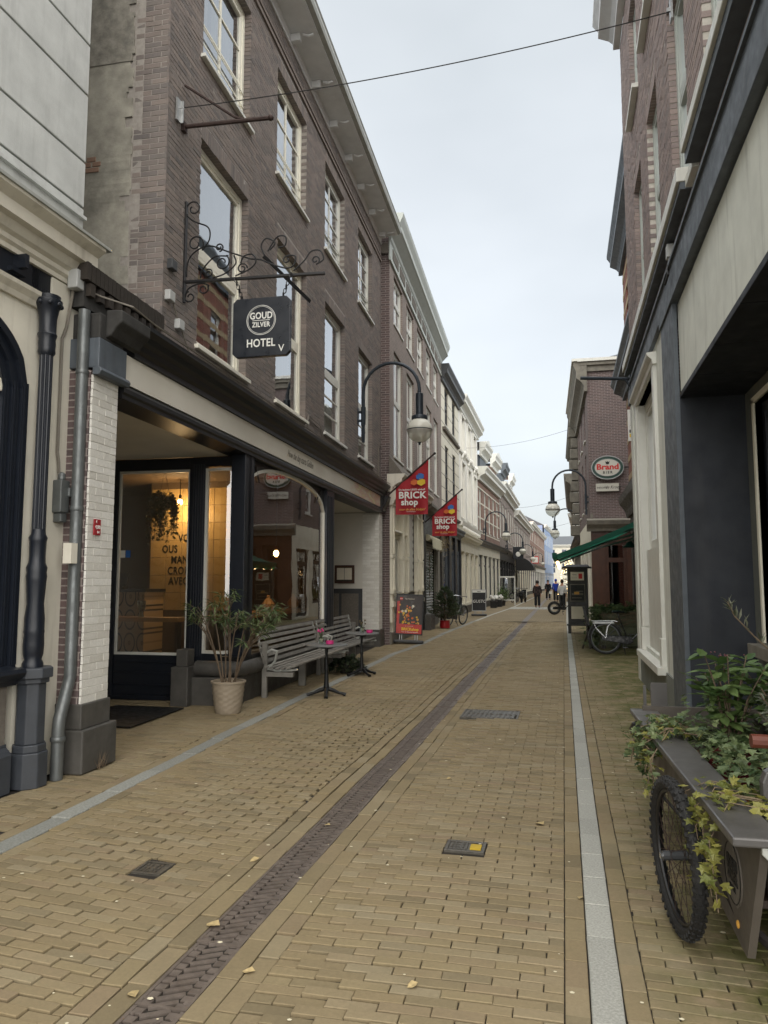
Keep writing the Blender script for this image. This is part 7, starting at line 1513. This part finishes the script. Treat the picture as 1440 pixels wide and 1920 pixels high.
q = MB(); q.prism([(.0,.655),(.11,.655),(.11,.55),(.09,.55),(.08,.58),(.05,.60),(.02,.61),(.0,.63)], -1.41, -1.36); q.build('scroll_bracket', 'zinc_pale', ct_, bev=.004)
bd_ = MB(); n = 28; bd_.add([(-.004,-1.0+.13*math.cos(2*PI*k/n),.42+.13*math.sin(2*PI*k/n)) for k in range(n)]+[(.004,-1.0+.13*math.cos(2*PI*k/n),.42+.13*math.sin(2*PI*k/n)) for k in range(n)], [tuple(range(n-1,-1,-1)),tuple(range(n,2*n))]+[(k,(k+1) % n,n+(k+1) % n,n+k) for k in range(n)]); bo_ = bd_.build('badge', 'stone_panel', ct_)
text('GOUD', .062, 'print_black', 'lettering', bo_, (-.006,-1.0,.455), (PI/2,0,-PI/2), bold=.003, sx=.85); text('ZILVER', .056, 'print_black', 'lettering', bo_, (-.006,-1.0,.405), (PI/2,0,-PI/2), bold=.003, sx=.85); text('HOTEL', .028, 'print_black', 'lettering', bo_, (-.006,-1.0,.36), (PI/2,0,-PI/2)); q = MB(); q.tube([(-.005,-1.0+.118*math.cos(2*PI*k/n),.42+.118*math.sin(2*PI*k/n)) for k in range(n)], .0025, 4, closed=True); q.build('badge_ring', 'print_black', bo_)
MB().tube([(.60,-1.06,.95),(.30,-1.07,.955),(.07,-1.07,.96)], .028, 10).build('handle_grip', 'leather', ct_, smooth=True); MB().lathe([(.0,.0),(.06,.01),(.07,.05),(.05,.09),(0,.1)], 14, (-.06,1.12,.53)).sphere((-.05,1.12,.56), .085, 14, 10, sc=(.8,1,1)).build('lamp', 'black_gloss', ct_, smooth=True)
MB().sphere((-.004,-1.05,.24), .016, 10, 6, sc=(.4,1,1)).build('reflector', 'gold_print', ct_)
MB().box(-.01,.01,1.245,1.262,.72,.86).box(.04,.15,1.24,1.262,.7,.88).build('corner_post', 'cart_grey', ct_)
wh = bpy.data.objects.new('wheel', None); COL.objects.link(wh); wh.parent = ct_; wh.location = (-.155, -.63, .345); wh.rotation_euler = (0, R(-2), R(6))
def ring(r, n=64, x=0): return [(x, r*math.cos(2*PI*k/n), r*math.sin(2*PI*k/n)) for k in range(n)]
ty = MB().tube(ring(.315), .027, 12, closed=True)
for k in range(96):
    a = 2*PI*k/96
    for j, (off, rad) in enumerate(((-.018,.334),(.018,.334),(0,.341),(-.027,.322),(.027,.322))):
        if (k+j) % 2: continue
        M = Matrix.Rotation(a, 4, 'X') @ Matrix.Translation((off, rad, 0)); ty.obox(M, .011, .014, .016)
ty.build('tyre', 'rubber', wh); MB().tube(ring(.283), .012, 8, closed=True).build('rim', 'black_gloss', wh, smooth=True)
q = MB()
for k in range(28):
    a = 2*PI*k/28; s_ = .03 if k % 2 else -.03; b_ = a+(.5 if (k//2) % 2 else -.5); q.tube([(s_, .025*math.cos(b_), .025*math.sin(b_)), (0, .275*math.cos(a), .275*math.sin(a))], .0018, 4, cap=False)
q.build('spokes', 'steel_rust', wh); MB().tube([(-.06,0,0),(.05,0,0)], .022, 10).build('hub', 'plastic_dark', wh, smooth=True); MB().lathe([(.012,0),(.014,.012),(0,.016)], 8).build('axle_nut', 'chrome', wh, rot=(0,R(-90),0), loc=(-.06,0,0))
MB().tube([(-.10,-.63,.345),(.20,-.63,.345)], .032, 10).tube([(.0,-.63,.345),(.02,-1.0,.24),(.1,-1.15,.2)], .02, 8).tube([(.02,-.63,.36),(.04,.2,.42)], .018, 8).build('axle', 'iron_dark', ct_, smooth=True)
MB().tube([(-.20,-.38,.60),(-.17,-.45,.55),(-.10,-.52,.48),(-.05,-.56,.45)], .008, 6).box(-.07,-.03,-.6,-.55,.42,.46).build('brake_cable', 'cable_dark', ct_, smooth=True)
# pots standing in the cart
def pot(name, loc, r0, r1, h, mat, label):
    p = thing(name, loc, 0, label, 'flower pot'); MB().lathe([(r0,0),(r1*.97,h*.86),(r1*1.02,h*.86),(r1*1.04,h*.9),(r1*1.02,h*.92),(r1*1.05,h*.94),(r1*1.05,h),(r1*.96,h),(r1*.92,h*.9)], 28).build('pot', mat, p, smooth=True, ang=50); MB().lathe([(r1*.93,h*.9),(0,h*.91)], 20).build('soil', 'soil', p); return p
C_ = lambda x, y, z: tuple(parent_matrix(ct_) @ Vector((x, y, z)))
pot('flower_pot', C_(.28,.1,.31), .13, .17, .34, 'pot_maroon', 'large maroon plastic pot in the cart'); pot('flower_pot', C_(.22,-.72,.40), .09, .12, .22, 'terracotta', 'small terracotta pot at the near end of the cart'); pot('flower_pot', C_(.45,-.4,.31), .12, .16, .25, 'iron_dark', 'black pot in the middle of the cart'); pot('flower_pot', C_(.45,.8,.31), .13, .17, .32, 'iron_dark', 'black pot at the far end of the cart')
r_ = random.Random(41)
def shrub(name, loc, label, n_st, h, spr, mat, ln, wd, per, shape, seed, drop=.1, lean=(0,0)):
    p = thing(name, loc, 0, label, 'plant'); r2_ = random.Random(seed); st = MB(); pts = []; dirs = []
    for k in range(n_st):
        a = r2_.random()*6.28; l_ = spr*r2_.random()**.6; e = Vector((l_*math.cos(a)+lean[0], l_*math.sin(a)+lean[1], h*r2_.uniform(.6,1.05))); m_ = e*.5+Vector((0,0,h*.12)); st.tube([(0,0,0), m_, e], [.007,.005,.003], 5)
        for i in range(per):
            f_ = r2_.random()**.55; p_ = (m_*2*f_ if f_ < .5 else m_.lerp(e, f_*2-1)); an = r2_.random()*6.28; pts.append(p_); dirs.append((math.cos(an), math.sin(an), r2_.uniform(-.2,.8)))
    st.build('stem', 'bark', p); leaves('foliage', pts, mat, p, ln, wd, drop, shape, seed, dirs, .7); return p
shrub('viburnum', C_(.33,.30,.6), 'leafy viburnum with large green leaves in the cart', 16, .62, .30, 'leaf_viburnum', .11, .055, 16, 'oval', 51, .25, (-.02,.1))
q = MB(); vb = [o for o in COL.objects if o.name.startswith('viburnum')][0]; r3_ = random.Random(2); [q.sphere((.02+r3_.gauss(0,.04), .14+r3_.gauss(0,.04), .56+r3_.gauss(0,.012)), .005, 5, 4) for k in range(22)]; stuff(q.build('buds', 'pot_maroon', vb))
shrub('grey_bush', C_(.60,-.15,.52), 'silvery grey leaved bush on the right of the cart', 46, .55, .30, 'leaf_grey', .045, .014, 46, 'blade', 52, -.1)
shrub('green_bush', C_(.66,.3,.55), 'broad leaved green bush behind the silvery one', 14, .6, .24, 'leaf_viburnum', .13, .05, 14, 'oval', 53, .1)
shrub('olive_branch', C_(.78,.55,.55), 'thin dry olive branch reaching up beside the recess', 5, .75, .22, 'leaf_olive', .075, .018, 20, 'blade', 54, .1, (.02,0))
ob = [o for o in COL.objects if o.name.startswith('olive_branch')][0]
bp = [Vector(p) for p in ((0,0,.35),(-.1,-.05,.58),(-.25,-.1,.72),(-.36,-.13,.84),(-.40,-.14,.93))]; MB().tube(bp, [.007,.006,.005,.004,.003], 5).build('long_twig', 'twig', ob)
pts = []; dirs = []
for k in range(26): f_ = .35+.65*r_.random(); i0 = min(3, int(f_*4)); pts.append(bp[i0].lerp(bp[i0+1], f_*4-i0)); dirs.append((r_.uniform(-.6,.4), r_.uniform(-.6,.4), .8))
leaves('foliage', pts, 'leaf_olive', ob, .075, .02, .0, 'blade', 55, dirs, .5)
pts = [tuple(Vector((.02,-.08,.42))+Vector((r_.gauss(0,.07), r_.gauss(0,.05), r_.gauss(0,.09)))) for k in range(60)]; leaves('dry_foliage', pts, 'leaf_dry', ob, .08, .022, .9, 'blade', 56)
# ivy spilling over the rail
iv2 = thing('trailing_ivy', C_(.0,0,0), R(2.6), 'green and yellow ivy trailing over the cart rail', 'plant'); pg = []; py_ = []; st = MB(); r_ = random.Random(61)
for k in range(760): pg.append((r_.uniform(.08,.55), r_.uniform(-.9,.75), .62+abs(r_.gauss(0,.11))))
for k in range(14):
    y0 = r_.uniform(.25,.75); p0 = Vector((.14,y0,.72)); p1 = Vector((-.02,y0+r_.uniform(-.1,.1),.74)); p2 = Vector((r_.uniform(-.17,-.08), y0+r_.uniform(-.25,.1), r_.uniform(.58,.70))); p3 = p2+Vector((r_.uniform(-.05,.05), r_.uniform(-.1,.05), -r_.uniform(.02,.22))); st.tube([p0,p1,p2,p3], .004, 4)
    for i in range(30): f_ = r_.random()*3; a_, b_ = ((p0,p1),(p1,p2),(p2,p3))[min(2,int(f_))]; (py_ if r_.random() < .28 else pg).append(tuple(a_.lerp(b_, f_-int(f_))+Vector((r_.gauss(0,.018), r_.gauss(0,.03), r_.gauss(0,.015)))))
for k in range(13):
    y0 = r_.uniform(-1.15,-.78); p0 = Vector((.16,y0,.7)); p1 = Vector((-.03,y0+.02,.72)); p2 = Vector((-.12,y0+r_.uniform(-.04,.1), r_.uniform(.55,.66))); p3 = p2+Vector((.02,-.02,-r_.uniform(.05,.30))); (st.tube([p0,p1,p2,p3], .0022, 4) if k % 2 == 0 else None)
    for i in range(16): f_ = r_.random()*3; a_, b_ = ((p0,p1),(p1,p2),(p2,p3))[min(2,int(f_))]; py_.append(tuple(a_.lerp(b_, f_-int(f_))+Vector((r_.gauss(0,.018), r_.gauss(0,.025), r_.gauss(0,.015)))))
stuff(st.build('stem', 'twig', iv2)); leaves('foliage', pg, 'leaf_ivy', iv2, .047, .04, .3, 'ivy', 62); leaves('yellow_foliage', py_, 'leaf_ivy_yellow', iv2, .042, .034, .4, 'ivy', 63)
